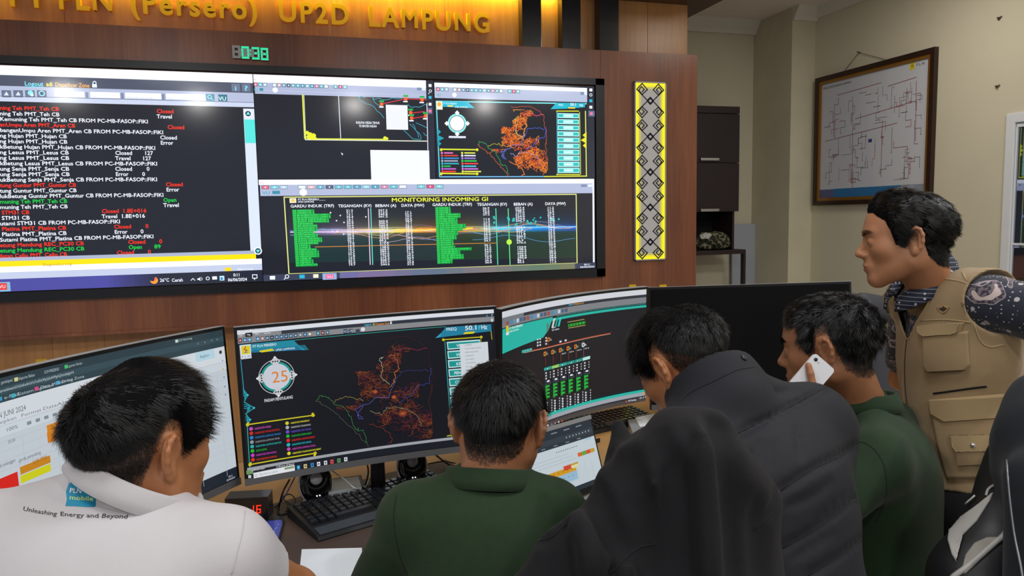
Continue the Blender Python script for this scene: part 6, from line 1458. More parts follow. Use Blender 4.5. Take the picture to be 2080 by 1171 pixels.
# ------------------------------------------------------------------ garments' materials
def cloth_mat(name, col, bump=0.25, scale=900, rough=0.85, sheen=0.07, vary=0.08, vs=25):
    return simple(name, col, rough, spec=0.25, bump=bump, bscale=scale, sheen=sheen, vary=vary, vscale=vs)
M_wshirt = cloth_mat('white_polo_cloth', '#c3c0c4', sheen=0.15, vary=.03); M_green = cloth_mat('dark_green_polo_cloth', '#20341f', vary=.14, vs=60)
M_jack = cloth_mat('black_jacket_cloth', '#101014', vary=.12, sheen=.03); M_jack2 = cloth_mat('black_quilted_cloth', '#1a1b22', rough=.7, vary=.1, sheen=.03)
M_blkcloth = cloth_mat('black_jersey', '#0e0f12', vary=.15); M_trous = cloth_mat('black_trousers', '#15161a', vary=.15); M_khaki = cloth_mat('khaki_canvas', '#9a8362', bump=.35, vary=.1, vs=9, sheen=.2)
M_khaki2 = cloth_mat('khaki_trim', '#a8916c', vary=.06); M_thread = cloth_mat('seam_thread', '#0f1014'); M_shoe = simple('shoe_black', '#121214', .5)
SK1 = skin_mat('skin_warm', '#a9714b'); SK2 = skin_mat('skin_tan', '#9c6a4a'); SK5 = skin_mat('skin_light_tan', '#b07c5a')
HM = hair_mat(); HM5 = hair_mat('#110e0d', .4)
def nrm(v): v = np.array(v, float); return v/np.linalg.norm(v)
def torso(F, nb, L, R, hip, i=0.0, w=1.0, dp=1.0, neck=True, k=0.05, fwd=None):
    """chest, back, shoulders and hips between neck base nb, shoulder joints L and R and pelvis hip; i = inflation"""
    mid = (L+R)/2; up = nrm(mid-hip); sd = nrm(R-L); f = nrm(np.cross(up, sd)); up2 = np.cross(sd, f); Rm = np.stack([sd, f, up2], 1); Ls = np.linalg.norm(mid-hip)
    hwid = np.linalg.norm(R-L)/2
    F.cone(L, R, .054+i, .054+i, k)
    F.cone(nb+up*.02, L*.8+nb*.2+up*.005, .045+i, .048+i, k); F.cone(nb+up*.02, R*.8+nb*.2+up*.005, .045+i, .048+i, k)
    F.ell(mid-up*Ls*.26, (hwid*.98*w+i, .112*dp+i, Ls*.36+i), Rm, k); F.ell(mid-up*Ls*.10-f*.012, (hwid*.9*w+i, .085*dp+i, .10+i), Rm, k)
    F.ell(mid-up*Ls*.62, (hwid*.82*w+i, .112*dp+i, Ls*.36+i), Rm, k); F.ell(hip, (.165*w+i, .13*dp+i, .13+i), Rm, k)
    return sd, f, up
def hand(F, wrist, tip, palmn, side=1, s=1.0, curl=0.35, k=0.008):
    """palm, four unequal curled fingers and a thumb; tip = where the fingers point, palmn = palm facing direction"""
    wrist = np.array(wrist, float); y = nrm(np.array(tip)-wrist); n = np.array(palmn, float); n = nrm(n-y*(n@y)); x = np.cross(y, n)*side
    pal = [wrist+x*o*s+y*.018*s for o in (-.016, .016)]; kn = [wrist+x*o*s+y*(.088-abs(o-.006)*.28)*s-n*.004*s for o in (-.033, -.011, .011, .032)]
    for q in kn: F.cone(wrist+y*.01*s, q, .018*s, .0125*s, .012)
    F.cone(kn[0], kn[3], .0115*s, .0115*s, .01)
    for q, L0, c in zip(kn, (.066, .080, .074, .058), (1.15, 1.0, 1.0, 1.1)):
        a = 0; p = q
        for j, fr in enumerate((.45, .30, .25)):
            a += curl*c*(0.7 if j == 0 else 1.1); d = y*cos(a)+n*sin(a); q2 = p+d*L0*fr*s; F.cone(p, q2, (.0092-.0008*j)*s, (.0086-.0010*j)*s, .004); p = q2
    t0 = wrist+y*.022*s+x*(-.020)*s; t1 = t0+(-x*.034+y*.026+n*.012)*s; t2 = t1+(-x*.010+y*.030+n*.008)*s; t3 = t2+(y*.024+n*.006)*s
    F.cone(t0, t1, .015*s, .0115*s, .01); F.cone(t1, t2, .011*s, .010*s, .004); F.cone(t2, t3, .0098*s, .0082*s, .004)
def collar(name, c, up, R_, rx, ry, h, mat, parent, a0=-150, a1=150, flare=0.010, drop=0.030, fwd=None, th=0.0035, n=46, tilt=0.0):
    """turned-down polo collar swept around the neck: c = centre of its base, fwd = front opening direction"""
    up = nrm(up); f = nrm(fwd-up*(fwd@up)); x = np.cross(f, up); prof = []
    sec = [(0.0, 0.0), (0.0005, h*.6), (0.003, h*.95), (0.007, h), (0.011, h*.92), (flare+.006, h*.5), (flare+.010, h-drop), (flare+.0075, h-drop-.001), (flare+.002, h*.5), (0.0065, h*.84)]
    V = []; Fc = []; m = len(sec)
    for i in range(n+1):
        a = radians(a0+(a1-a0)*i/n); dr = -f*cos(a)+x*sin(a); e = abs(a)/radians(150)
        for r, z in sec:
            zz = z*(1-.12*e*e)-.012*max(0, e-.55)+tilt*cos(a)
            V.append(c+(-f*cos(a)*ry+x*sin(a)*rx)+dr*r*(1+.5*max(0, e-.6))+up*zz)
    for i in range(n):
        for j in range(m): Fc.append((i*m+j, i*m+(j+1) % m, (i+1)*m+(j+1) % m, (i+1)*m+j))
    Fc += [tuple(range(m))[::-1], tuple(n*m+j for j in range(m))]
    return link(name, raw_mesh(name, V, Fc, True), mat, parent)
def legs(parent, hip, sd, f, seat=True, mat=None, foot=None, spread=.1):
    """trousers and shoes down to the floor"""
    hz = hip[2]; fl = np.array([f[0], f[1], 0]); fl = nrm(fl); s2 = np.array([sd[0], sd[1], 0]); s2 = nrm(s2)
    lo = np.array([hip[0]-.75, hip[1]-.75, 0.0]); hi = np.array([hip[0]+.75, hip[1]+.75, hz+.2]); F = Field(lo, hi, .012)
    F.ell(hip, (.185, .15, .13), np.stack([sd, f, np.cross(sd, f)], 1), .05); feet = []
    for q in (-1, 1):
        h0 = hip+s2*q*.09
        if seat: kn = h0+fl*.40+s2*q*.05; kn[2] = max(.48, hz-.06); an = kn+fl*.02; an[2] = .09
        else: kn = h0+fl*.03+s2*q*.02; kn[2] = .48; an = h0+s2*q*.03-fl*.02; an[2] = .09
        F.cone(h0, kn, .095, .07, .05); F.cone(kn, an, .068, .052, .03); feet.append(an)
    F.cut((0, 0, .05), (0, 0, -1)); cloth(F, 'trousers', mat or M_trous, parent, 2)
    for an in feet:
        G = Field(an-.3, np.maximum(an+.3, 0), .012); G.lo[2] = 0-.012; G = Field((an[0]-.3, an[1]-.3, -.024), (an[0]+.3, an[1]+.3, .16), .01)
        G.cone((an[0], an[1], .045), tuple(np.array([an[0], an[1], .038])+fl*.17), .045, .036, .02); G.cone((an[0], an[1], .05), (an[0], an[1], .10), .045, .042, .02); G.cut((0, 0, 0.001), (0, 0, -1)); cloth(G, 'shoe', M_shoe, parent, 1)

# ================================================================== man in the white polo, nearest left
def person(label, px, py, d): p = at(px, py, d); return thing('person', label, 'person', (p[0], p[1], 0))
p1 = person('man in a white polo with blue back emblem, nearest left', 215, 1100, 1.12)
H1 = head_frame(at(291, 905, 1.17), 28, 4, 0, 1.07)
nb, L, R = at(256, 1020, 1.17), at(-75, 1100, 1.13), at(466, 1140, 1.10); hip = at(190, 1800, 1.0)
el, wr = at(596, 1205, 1.25), at(640, 1235, 1.46)
B = Field((min(L[0], R[0])-.12, nb[1]-.35, hip[2]-.1), (R[0]+.25, nb[1]+.5, 1.48), .007, (H1['c'], .17, .0026))
add_head(B, H1, jaw=1.12); B.cone(hw(H1, (0, -.028, -.045)), nb-[0, 0, .03], .055, .050, .02); sd, f, up = torso(B, nb, L, R, hip, -.032)
B.cone(R, el, .045, .040, .02); B.cone(el, wr, .038, .027, .02); hand(B, wr, wr+(wr-el), (0, 0, -1), 1)
eL = L+np.array([-.02, .08, -.24]); wL = eL+np.array([.10, .22, .0]); B.cone(L, eL, .045, .038, .02); B.cone(eL, wL, .036, .026, .02); hand(B, wL, wL+(wL-eL), (0, 0, -1), -1)
o, V, Fc = finish_body(B, H1, SK1, p1)
make_hair(H1, V, Fc, HM, p1, top=.037, side=.0035, fade=(.006, .045), n=32000, seed=11, comb=(.15, .9, 0), curl=.45, lift=.26, grav=.3, backs=.62, backfade=(.055, .118), thick=.6, frontlift=.25, wid=.0010)
make_brows(H1, V, Fc, HM, p1); make_eyes(H1, p1)
C_ = Field((L[0]-.12, nb[1]-.35, hip[2]-.12), (R[0]+.22, nb[1]+.4, 1.40), .006)
torso(C_, nb, L, R, hip, .004); C_.cone(L, eL*.55+L*.45, .066, .066, .04); C_.cone(R, R*.5+el*.5, .060, .056, .04)
C_.wave(.0028, 24, 3, 4); sh_e = R*.56+el*.44; C_.cut(sh_e, el-R, .004, sh_e-.1, sh_e+.14); a_ = eL*.5+L*.5; C_.cut(a_, eL-L, .004, a_-.1, a_+.1)
sp = lambda *q: [at(x, y, d_) for x, y, d_ in q]
C_.crease(sp((330, 1150, .95), (420, 1130, .98), (500, 1120, 1.02)), .012, .004); C_.crease(sp((300, 1060, .98), (400, 1050, 1.02), (470, 1060, 1.05)), .012, .003); C_.crease(sp((430, 1171, .96), (480, 1130, 1.0), (520, 1090, 1.04)), .010, -.004)
Nk = hw(H1, (0, -.03, -.06)); C_.cone(nb+up*.075, nb+(Nk-nb)*1.6+up*.05, .056, .068, .006, op=-1)
shirt = cloth(C_, 'polo_shirt', M_wshirt, p1, 2); bv = bvh_of(C_.V, C_.F)
collar('collar', nb+up*.016-f*.014+sd*.018, up+sd*.60-f*.08, None, .092, .082, .038, M_wshirt, shirt, fwd=f, flare=.008, drop=.036)
seam('sleeve_seam', bv, [(497, 1040), (492, 1080), (482, 1120), (470, 1168)], .0011, M_wshirt, shirt)
def ptext(t, x0, y0, x1, y1, h, col, ly=2, bold=0, curve=0.0, slant=0.0):
    V2, F2, w = text_geom(t, bold, 2); k = (x1-x0)/w; ty = (y1-y0)/(x1-x0); sy = h/CAPH
    return ([(x0+x*k+y*sy*slant, y0+x*k*ty-y*sy+curve*4*(x/w)*(1-x/w)) for x, y in V2], F2, col, ly)
em = [(139, 985), (147, 978), (160, 976.5), (172, 979), (184, 984), (194, 989), (196, 1000), (194, 1016), (192, 1031), (175, 1031), (155, 1029.5), (133, 1029), (136, 1015), (134, 1000)]
def filled(poly, col, ly, step=3.5):
    P = [np.array(q, float) for q in poly]; c = sum(P)/len(P); rr = [1, .75, .5, .25]; o = []
    for a, b in zip(P, P[1:]+P[:1]):
        k = max(1, int(np.linalg.norm(b-a)/step)); o += [a+(b-a)*t/k for t in range(k)]
    n = len(o); V2 = [tuple(c+(q-c)*r) for r in rr for q in o]+[tuple(c)]; F2 = [(k*n+i, k*n+(i+1) % n, (k+1)*n+(i+1) % n, (k+1)*n+i) for k in range(3) for i in range(n)]+[(3*n+i, 3*n+(i+1) % n, 4*n) for i in range(n)]
    return (V2, F2, col, ly)
items = [filled(em, '#1e8fb4', 0), filled([(160, 977), (172, 979.5), (184, 984), (194, 989), (190, 992), (178, 996), (170, 990)], '#4fb0cc', 1), filled([(176, 1000), (194, 992), (194, 1030), (186, 1031)], '#1a7fa6', 1),
    ptext('PLN', 141, 1002, 166, 1003.5, 10, '#eef4f8', 3, 1, slant=.15), ptext('mobile', 141, 1016, 190, 1019, 9.5, '#cfe88a', 3, 1)]
items += [ptext('Unleashing', 46, 1038, 115, 1049, 9, '#2a2a33', 2, 0, 1.0, .25), ptext('Energy and', 122, 1049, 201, 1053, 9, '#1c1c24', 2, 0, 0.5, .0), ptext('Beyond', 205, 1053, 259, 1055, 9, '#2a2a33', 2, 0, -.5, .3)]
printed('back_print', bv, items, M_print, shirt); legs(p1, hip, sd, f)

# ================================================================== man in the green polo, centre
p2 = person('man in a dark green polo seen from behind, working at the laptop in the centre', 985, 1050, 1.42)
H2 = head_frame(at(1016, 862, 1.50), 13, 16, 0, 1.06)
nb, L, R = at(992, 1000, 1.46), at(836, 1060, 1.42), at(1128, 1048, 1.46); hip = at(975, 1560, 1.34)
eL, eR = at(742, 1240, 1.50), at(1215, 1190, 1.60); wL, wR = at(790, 1215, 1.72), at(1170, 1120, 1.72)
B = Field((L[0]-.25, nb[1]-.3, hip[2]-.12), (R[0]+.22, nb[1]+.45, 1.48), .007, (H2['c'], .165, .0026))
add_head(B, H2, slit=False); B.cone(hw(H2, (0, -.030, -.045)), nb+[0, 0, .01], .056, .060, .03); sd, f, up = torso(B, nb, L, R, hip, -.022)
for s_, e_, w_, q in ((L, eL, wL, -1), (R, eR, wR, 1)): B.cone(s_, e_, .043, .036, .02); B.cone(e_, w_, .034, .025, .02); hand(B, w_, w_+(w_-e_), (0, 0, -1), q)
o, V, Fc = finish_body(B, H2, SK2, p2)
make_hair(H2, V, Fc, HM, p2, top=.030, side=.004, fade=(.012, .050), n=26000, seed=12, comb=(0, .3, 0), curl=.35, lift=.3, backfade=(.03, .09), thick=.5)
make_brows(H2, V, Fc, HM, p2)
C_ = Field((L[0]-.25, nb[1]-.32, hip[2]-.14), (R[0]+.22, nb[1]+.42, 1.28), .006); torso(C_, nb, L, R, hip, .004)
C_.cone(L, eL, .060, .055, .04); C_.cone(R, eR, .060, .055, .04); C_.wave(.0022, 26, 7, 4)
C_.cut(eL+(eL-L)*-.12, eL-L, .004, eL-.08, eL+.08); C_.cut(eR+(eR-R)*-.12, eR-R, .004, eR-.08, eR+.08)
C_.crease(sp((1000, 985, 1.33), (1060, 1010, 1.32), (1100, 1035, 1.33)), .010, .0035); C_.crease(sp((950, 975, 1.34), (1010, 1030, 1.30), (1080, 1060, 1.31)), .012, -.0045); C_.crease(sp((810, 1040, 1.33), (806, 1100, 1.31), (812, 1171, 1.3)), .010, -.007)
C_.crease(sp((830, 1100, 1.29), (840, 1171, 1.28)), .012, .004)
Nk = hw(H2, (0, -.03, -.06)); C_.cone(nb-up*.02, nb+(Nk-nb)*1.6, .060, .064, .006, op=-1)
shirt = cloth(C_, 'polo_shirt', M_green, p2, 2); bv = bvh_of(C_.V, C_.F)
collar('collar', nb+up*.004+f*.0, (Nk-nb)*.8+up*.2, None, .074, .070, .046, M_green, shirt, fwd=f, flare=.012, drop=.040)
seam('shoulder_seam', bv, [(806, 1000), (800, 1060), (812, 1130), (828, 1168)], .0009, M_thread, shirt); legs(p2, hip, sd, f)

# ================================================================== man bending forward in the black quilted jacket
p3 = person('man in a black quilted jacket bending over the desk behind the draped jacket', 1500, 1000, 1.42)
H3 = head_frame(at(1388, 742, 1.58), -38, 28, -4, 1.08)
nb, L, R = at(1478, 812, 1.53), at(1335, 975, 1.36), at(1650, 868, 1.60); hip = at(1640, 1500, 1.38)
eL, eR = at(1235, 1150, 1.52), at(1650, 1130, 1.72); wL, wR = at(1290, 1080, 1.62), at(1500, 1060, 1.86)
B = Field((eL[0]-.15, nb[1]-.5, hip[2]-.12), (R[0]+.3, nb[1]+.6, 1.50), .007, (H3['c'], .165, .0026))
add_head(B, H3); B.cone(hw(H3, (0, -.030, -.045)), nb, .058, .062, .03); sd, f, up = torso(B, nb, L, R, hip, -.03)
for s_, e_, w_, q in ((L, eL, wL, -1), (R, eR, wR, 1)): B.cone(s_, e_, .043, .036, .02); B.cone(e_, w_, .034, .025, .02); hand(B, w_, w_+(w_-e_), (0, 0, -1), q)
o, V, Fc = finish_body(B, H3, SK1, p3)
make_hair(H3, V, Fc, HM, p3, backs=.6, top=.036, side=.0035, fade=(.014, .05), n=28000, seed=13, comb=(0, .7, 0), curl=.4, lift=.28, backfade=(.06, .115), thick=.55, crown=(0.0, -.03, .1))
make_brows(H3, V, Fc, HM, p3); make_eyes(H3, p3, (0, 1, -.5))
C_ = Field((eL[0]-.15, nb[1]-.55, hip[2]-.15), (R[0]+.35, nb[1]+.6, 1.42), .006); torso(C_, nb, L, R, hip, .020, 1.08, 1.1)
C_.cone(R, eR, .082, .066, .05); C_.cone(L, eL, .078, .066, .05); C_.cone(eL, wL, .06, .05, .03); C_.cone(eR, wR, .06, .05, .03); C_.wave(.003, 22, 5, 5)
tmp = C_.mesh('t'); bq = bvh_of(C_.V, C_.F); bpy.data.meshes.remove(tmp)
quilts = ([(1490, 885), (1560, 850), (1640, 808), (1680, 786)], [(1585, 998), (1650, 955), (1700, 930), (1742, 905)], [(1590, 1115), (1660, 1075), (1720, 1030), (1765, 990)], [(1640, 1171), (1700, 1135), (1750, 1095), (1772, 1050)])
for q in quilts: C_.crease(px_pts(bq, q, 5), .007, -.011)
for q in ([(1500, 915), (1530, 930), (1545, 900)], [(1600, 1030), (1650, 1010), (1690, 980)], [(1560, 950), (1570, 900)], [(1620, 870), (1628, 930)], [(1610, 1135), (1690, 1085)], [(1500, 800), (1560, 800), (1620, 790)], [(1660, 1060), (1730, 1000)]): C_.crease(px_pts(bq, q, 4), .009, -.004)
Nk = hw(H3, (0, -.03, -.06)); u3 = nrm(at(1402, 722, 1.585)-at(1450, 800, 1.52)); cc3 = at(1444, 786, 1.535); C_.cone(cc3-u3*.05, cc3, .098, .100, .03); C_.cut(cc3+u3*.020, u3, .006, cc3-.14, cc3+.14)
C_.cone(cc3+u3*.005, cc3+u3*.3, .089, .094, .004, op=-1); C_.cone(cc3-u3*.03, cc3+u3*.02, .070, .089, .004, op=-1)
jk = cloth(C_, 'quilted_jacket', M_jack2, p3, 1); bv = bvh_of(C_.V, C_.F)
for q in quilts: seam('quilting_seam', bv, q, .0012, M_thread, jk, 5, -.0003)
lc, nn, _, _ = bv.ray_cast(Vector(CAM), Vector(ray(1511, 728)).normalized())
if lc is not None:
    if nn.dot(Vector(FW)) > 0: nn = -nn
    MB().lathe([(.0001, .003), (.0028, .003), (.0035, .0042), (.0062, .003), (.0068, .0), (.0001, -.001)], Matrix.Translation(lc) @ nn.to_track_quat('Z', 'Y').to_matrix().to_4x4(), 16).build('snap_button', simple('snap_dark', '#3a3b40', .3, metal=.6), jk)
seam('collar_seam', bv, [(1362, 838), (1400, 800), (1450, 775), (1500, 752), (1548, 745)], .0012, M_thread, jk, 6, -.0002)
legs(p3, hip, sd, f)

# ================================================================== man in the green polo with a phone at his ear
p4 = person('man in a dark green polo holding a white phone to his ear, seen in profile', 1780, 950, 1.75)
H4 = head_frame(at(1682, 703, 1.84), -54, 8, 0, 1.13)
nb, L, R = at(1752, 838, 1.88), at(1782, 940, 1.71), at(1804, 866, 2.02); hip = at(1800, 1330, 1.80)
ph_c = at(1640, 775, 1.70); eL = at(1660, 1060, 1.62); wL = at(1600, 860, 1.69)
B = Field((wL[0]-.16, nb[1]-.42, hip[2]-.12), (R[0]+.22, nb[1]+.4, 1.46), .007, (H4['c'], .18, .0024))
add_head(B, H4); B.cone(hw(H4, (0, -.032, -.045)), nb+[0, 0, .005], .055, .060, .03); sd, f, up = torso(B, nb, L, R, hip, -.022)
B.cone(L, eL, .043, .036, .02); B.cone(eL, wL, .034, .025, .02)
# phone pose: top edge and long axis from the picture, back towards the camera
dP = 1.70; A_, B_, Cc = at(1655.7, 717, dP), at(1696, 752, dP-.005), at(1615, 755, dP-.005)
ux = nrm(B_-A_); uy = nrm((Cc-A_)-ux*((Cc-A_)@ux)); un = nrm(np.cross(ux, uy)); un = un if un@(CAM-A_) > 0 else -un; pw, pl, pt = .0600, .130, .0075
pc = A_+ux*pw/2+uy*pl*.62-un*pt/2
# left hand around the phone: palm below, fingers over the back, thumb along the edge
B.cone(wL, pc+uy*.035-un*.012, .024, .026, .015); hb = pc+uy*.03-un*.014; B.cone(hb-ux*.02, hb+ux*.022, .018, .018, .012)
B.chain([pc+ux*.03+uy*.055-un*.004, pc+ux*.022+uy*.02+un*.012, pc+ux*.008-uy*.019+un*.0125, pc-ux*.010-uy*.034+un*.012, pc-ux*.025-uy*.046+un*.0105], [.010, .0092, .0088, .0082, .0072], .003)
for k, (o_, l_) in enumerate(((.026, .030), (.046, .030), (.064, .026))):
    s0 = pc-ux*(pw/2+.010)+uy*(o_)-un*.006; s1 = s0+un*.017+ux*.004; tip = s1+ux*l_*.75-uy*l_*.18+un*.0015
    B.cone(hb-ux*.022+uy*(o_*.5), s0, .0095, .0085, .006); B.cone(s0, s1, .0085, .008, .004); B.cone(s1, tip, .008, .0068, .003)
t0 = pc+ux*(pw/2+.004)+uy*.05; B.cone(hb+ux*.02, t0, .012, .0098, .006); B.cone(t0, t0-uy*.035+un*.004, .0095, .008, .004)
wR = at(1700, 1020, 2.1); eR = R+np.array([.02, .05, -.26]); B.cone(R, eR, .043, .036, .02); B.cone(eR, wR, .034, .025, .02); hand(B, wR, wR+(wR-eR), (0, 0, -1), 1)
o, V, Fc = finish_body(B, H4, SK2, p4)
make_hair(H4, V, Fc, HM, p4, top=.026, side=.004, fade=(.008, .055), n=26000, seed=14, comb=(0, .5, .1), curl=.7, lift=.5, backfade=(.02, .085), thick=.5)
make_brows(H4, V, Fc, HM, p4); make_eyes(H4, p4)
C_ = Field((eL[0]-.2, nb[1]-.45, hip[2]-.14), (R[0]+.22, nb[1]+.4, 1.30), .006); torso(C_, nb, L, R, hip, .004, 1.0, 1.1); C_.cone(L, eL*.8+L*.2, .064, .058, .04); C_.cone(R, eR*.7+R*.3, .064, .058, .04)
C_.wave(.003, 24, 9, 4); q = eL*.72+L*.28; C_.cut(q, eL-L, .004, q-.09, q+.09); q = eR*.65+R*.35; C_.cut(q, eR-R, .004, q-.09, q+.09)
Nk = hw(H4, (0, -.03, -.06)); C_.cone(nb-up*.02, nb+(Nk-nb)*1.6, .060, .066, .006, op=-1)
C_.crease(sp((1740, 890, 1.62), (1790, 905, 1.60), (1820, 950, 1.6)), .010, -.005); C_.crease(sp((1760, 1000, 1.58), (1790, 1030, 1.58), (1800, 1090, 1.6)), .012, -.006)
shirt = cloth(C_, 'polo_shirt', M_green, p4, 2); bv = bvh_of(C_.V, C_.F)
collar('collar', nb+up*.004, (Nk-nb)*.6+up*.4, None, .076, .072, .046, M_green, shirt, fwd=f, flare=.014, drop=.044)
seam('sleeve_seam', bv, [(1722, 895), (1765, 905), (1795, 945), (1800, 1010), (1780, 1060)], .0010, M_thread, shirt); legs(p4, hip, sd, f)
# the phone itself
phn = thing('smartphone', 'white phone held to the ear of the man in the green polo', 'phone', pc)
Mp = Matrix(((ux[0], uy[0], un[0], pc[0]), (ux[1], uy[1], un[1], pc[1]), (ux[2], uy[2], un[2], pc[2]), (0, 0, 0, 1)))
b = bmesh.new(); pts = []
for cx_, cy_, a0 in ((1, 1, 0), (-1, 1, 90), (-1, -1, 180), (1, -1, 270)):
    for k in range(7): a = radians(a0+k*15); pts.append((cx_*(pw/2-.008)+.008*cos(a), -.0+cy_*(pl/2-.008)+.008*sin(a)))
oy = pl/2-.62*pl
MB().prism([(x, y+oy, -pt/2) for x, y in pts], (0, 0, pt)).build('body', simple('phone_white', '#dfe1e6', .22, coat=.4), phn, Mp); b.free()
MB().lathe([(.0001, pt/2+.0012), (.0042, pt/2+.0012), (.0046, pt/2)], Matrix.Translation((-pw/2+.011, -pl*.62+.011, 0)), 18).build('camera_lens', M_bgl, phn, Mp)
MB().lathe([(.0001, pt/2+.0006), (.0018, pt/2+.0006), (.002, pt/2)], Matrix.Translation((-pw/2+.020, -pl*.62+.012, 0)), 12).build('flash', M_silver, phn, Mp)
MB().prism([(x*.93, y*.86+oy, -pt/2-.0004) for x, y in pts], (0, 0, .0005)).build('display', M_bgl, phn, Mp)
# ================================================================== standing man in khaki vest over a batik shirt
def batik_mat():
    m, nt, b = nmat('batik_cloth'); N, L = nt.nodes, nt.links; tc = N.new('ShaderNodeTexCoord')
    def ramp(src, stops, interp='CONSTANT'):
        r = N.new('ShaderNodeValToRGB'); r.color_ramp.interpolation = interp; e = r.color_ramp.elements; e[0].position = stops[0][0]; e[0].color = (*lin(stops[0][1]), 1); e[1].position = stops[1][0]; e[1].color = (*lin(stops[1][1]), 1)
        for p, c in stops[2:]: x = e.new(p); x.color = (*lin(c), 1)
        L.new(src, r.inputs[0]); return r
    def mix(f, a, c):
        x = N.new('ShaderNodeMix'); x.data_type = 'RGBA'; L.new(f, x.inputs[0])
        for i, q in ((6, a), (7, c)):
            if isinstance(q, str): x.inputs[i].default_value = (*lin(q), 1)
            else: L.new(q, x.inputs[i])
        return x.outputs[2]
    v = N.new('ShaderNodeTexVoronoi'); v.inputs['Scale'].default_value = 95; v.inputs['Randomness'].default_value = .25; L.new(tc.outputs['Object'], v.inputs['Vector'])
    dots = ramp(v.outputs['Distance'], [(0, '#ffffff'), (.20, '#000000')])
    v2 = N.new('ShaderNodeTexVoronoi'); v2.inputs['Scale'].default_value = 26; v2.inputs['Randomness'].default_value = .9; L.new(tc.outputs['Object'], v2.inputs['Vector'])
    big = ramp(v2.outputs['Distance'], [(0, '#ffffff'), (.15, '#000000')])
    n = N.new('ShaderNodeTexNoise'); n.inputs['Scale'].default_value = 10; n.inputs['Detail'].default_value = 1; n.inputs['Distortion'].default_value = 1.2; L.new(tc.outputs['Object'], n.inputs['Vector'])
    zone = ramp(n.outputs['Fac'], [(0, '#000000'), (.56, '#ffffff')]); edge = ramp(n.outputs['Fac'], [(0, '#000000'), (.55, '#ffffff'), (.57, '#000000')]); leaf = ramp(n.outputs['Fac'], [(0, '#000000'), (.66, '#ffffff')])
    n3 = N.new('ShaderNodeTexNoise'); n3.inputs['Scale'].default_value = 110; L.new(tc.outputs['Object'], n3.inputs['Vector']); grain = ramp(n3.outputs['Fac'], [(0, '#2a2430'), (.5, '#6b6068')])
    c = mix(dots.outputs[0], '#1a1f30', '#a9abb8'); c = mix(big.outputs[0], c, '#b8b2b4'); c = mix(zone.outputs[0], c, grain.outputs[0]); c = mix(edge.outputs[0], c, '#9a8f94'); c = mix(leaf.outputs[0], c, '#b9a9a4')
    L.new(c, b.inputs['Base Color']); b.inputs['Roughness'].default_value = .8; b.inputs['Sheen Weight'].default_value = .2; return m
def stripe_mat():
    m, nt, b = nmat('batik_striped_collar'); N, L = nt.nodes, nt.links; tc = N.new('ShaderNodeTexCoord'); w = N.new('ShaderNodeTexWave'); w.inputs['Scale'].default_value = 28; w.bands_direction = 'Z'
    v = N.new('ShaderNodeTexVoronoi'); v.inputs['Scale'].default_value = 70; v.inputs['Randomness'].default_value = .1; L.new(tc.outputs['Object'], w.inputs['Vector']); L.new(tc.outputs['Object'], v.inputs['Vector'])
    r = N.new('ShaderNodeValToRGB'); e = r.color_ramp.elements; r.color_ramp.interpolation = 'CONSTANT'; e[0].color = (*lin('#23283a'), 1); e[1].position = .9; e[1].color = (*lin('#7a7f90'), 1); L.new(w.outputs['Fac'], r.inputs[0])
    r2 = N.new('ShaderNodeValToRGB'); r2.color_ramp.interpolation = 'CONSTANT'; e = r2.color_ramp.elements; e[0].color = (1, 1, 1, 1); e[1].position = .22; e[1].color = (0, 0, 0, 1); L.new(v.outputs['Distance'], r2.inputs[0])
    x = N.new('ShaderNodeMix'); x.data_type = 'RGBA'; L.new(r2.outputs[0], x.inputs[0]); L.new(r.outputs[0], x.inputs[6]); x.inputs[7].default_value = (*lin('#c8cad6'), 1); L.new(x.outputs[2], b.inputs['Base Color']); b.inputs['Roughness'].default_value = .8; return m
M_batik, M_stripe = batik_mat(), stripe_mat()
p5 = person('standing man in a khaki pocket vest over a dark batik shirt, looking left', 1950, 980, 1.95)
H5 = head_frame(at(1838, 484, 1.95), -68, 4, 0, 1.07)
nb, L, R = at(1900, 612, 2.02), at(2022, 612, 1.84), at(1856, 612, 2.18); hip = at(1962, 1035, 1.98)
eL, wL = at(2190, 660, 1.72), at(2140, 860, 1.62); eR, wR = at(1832, 770, 2.36), at(1815, 780, 2.56)
B = Field((H5['c'][0]-.25, L[1]-.4, hip[2]-.12), (eL[0]+.12, R[1]+.5, 1.72), .007, (H5['c'], .17, .0022))
add_head(B, H5); B.cone(hw(H5, (0, -.030, -.045)), nb+[0, 0, .005], .056, .062, .03); sd, f, up = torso(B, nb, L, R, hip, -.025)
for s_, e_, w_, q in ((L, eL, wL, -1), (R, eR, wR, 1)): B.cone(s_, e_, .043, .036, .02); B.cone(e_, w_, .034, .025, .02); hand(B, w_, w_+(w_-e_), (0, 0, -1), q)
o, V, Fc = finish_body(B, H5, SK5, p5)
make_hair(H5, V, Fc, HM5, p5, top=.038, side=.010, fade=(-.01, .035), n=34000, seed=15, comb=(0, -1.0, .1), curl=.5, lift=.24, backs=.65, backfade=(.0, .07), thick=.42, frontlift=.8, wid=.0012, messy=.12, radw=.15, crown=(0, -.05, .09))
make_brows(H5, V, Fc, HM5, p5); make_eyes(H5, p5, (0, 1, -.25))
Nk = hw(H5, (0, -.03, -.06))
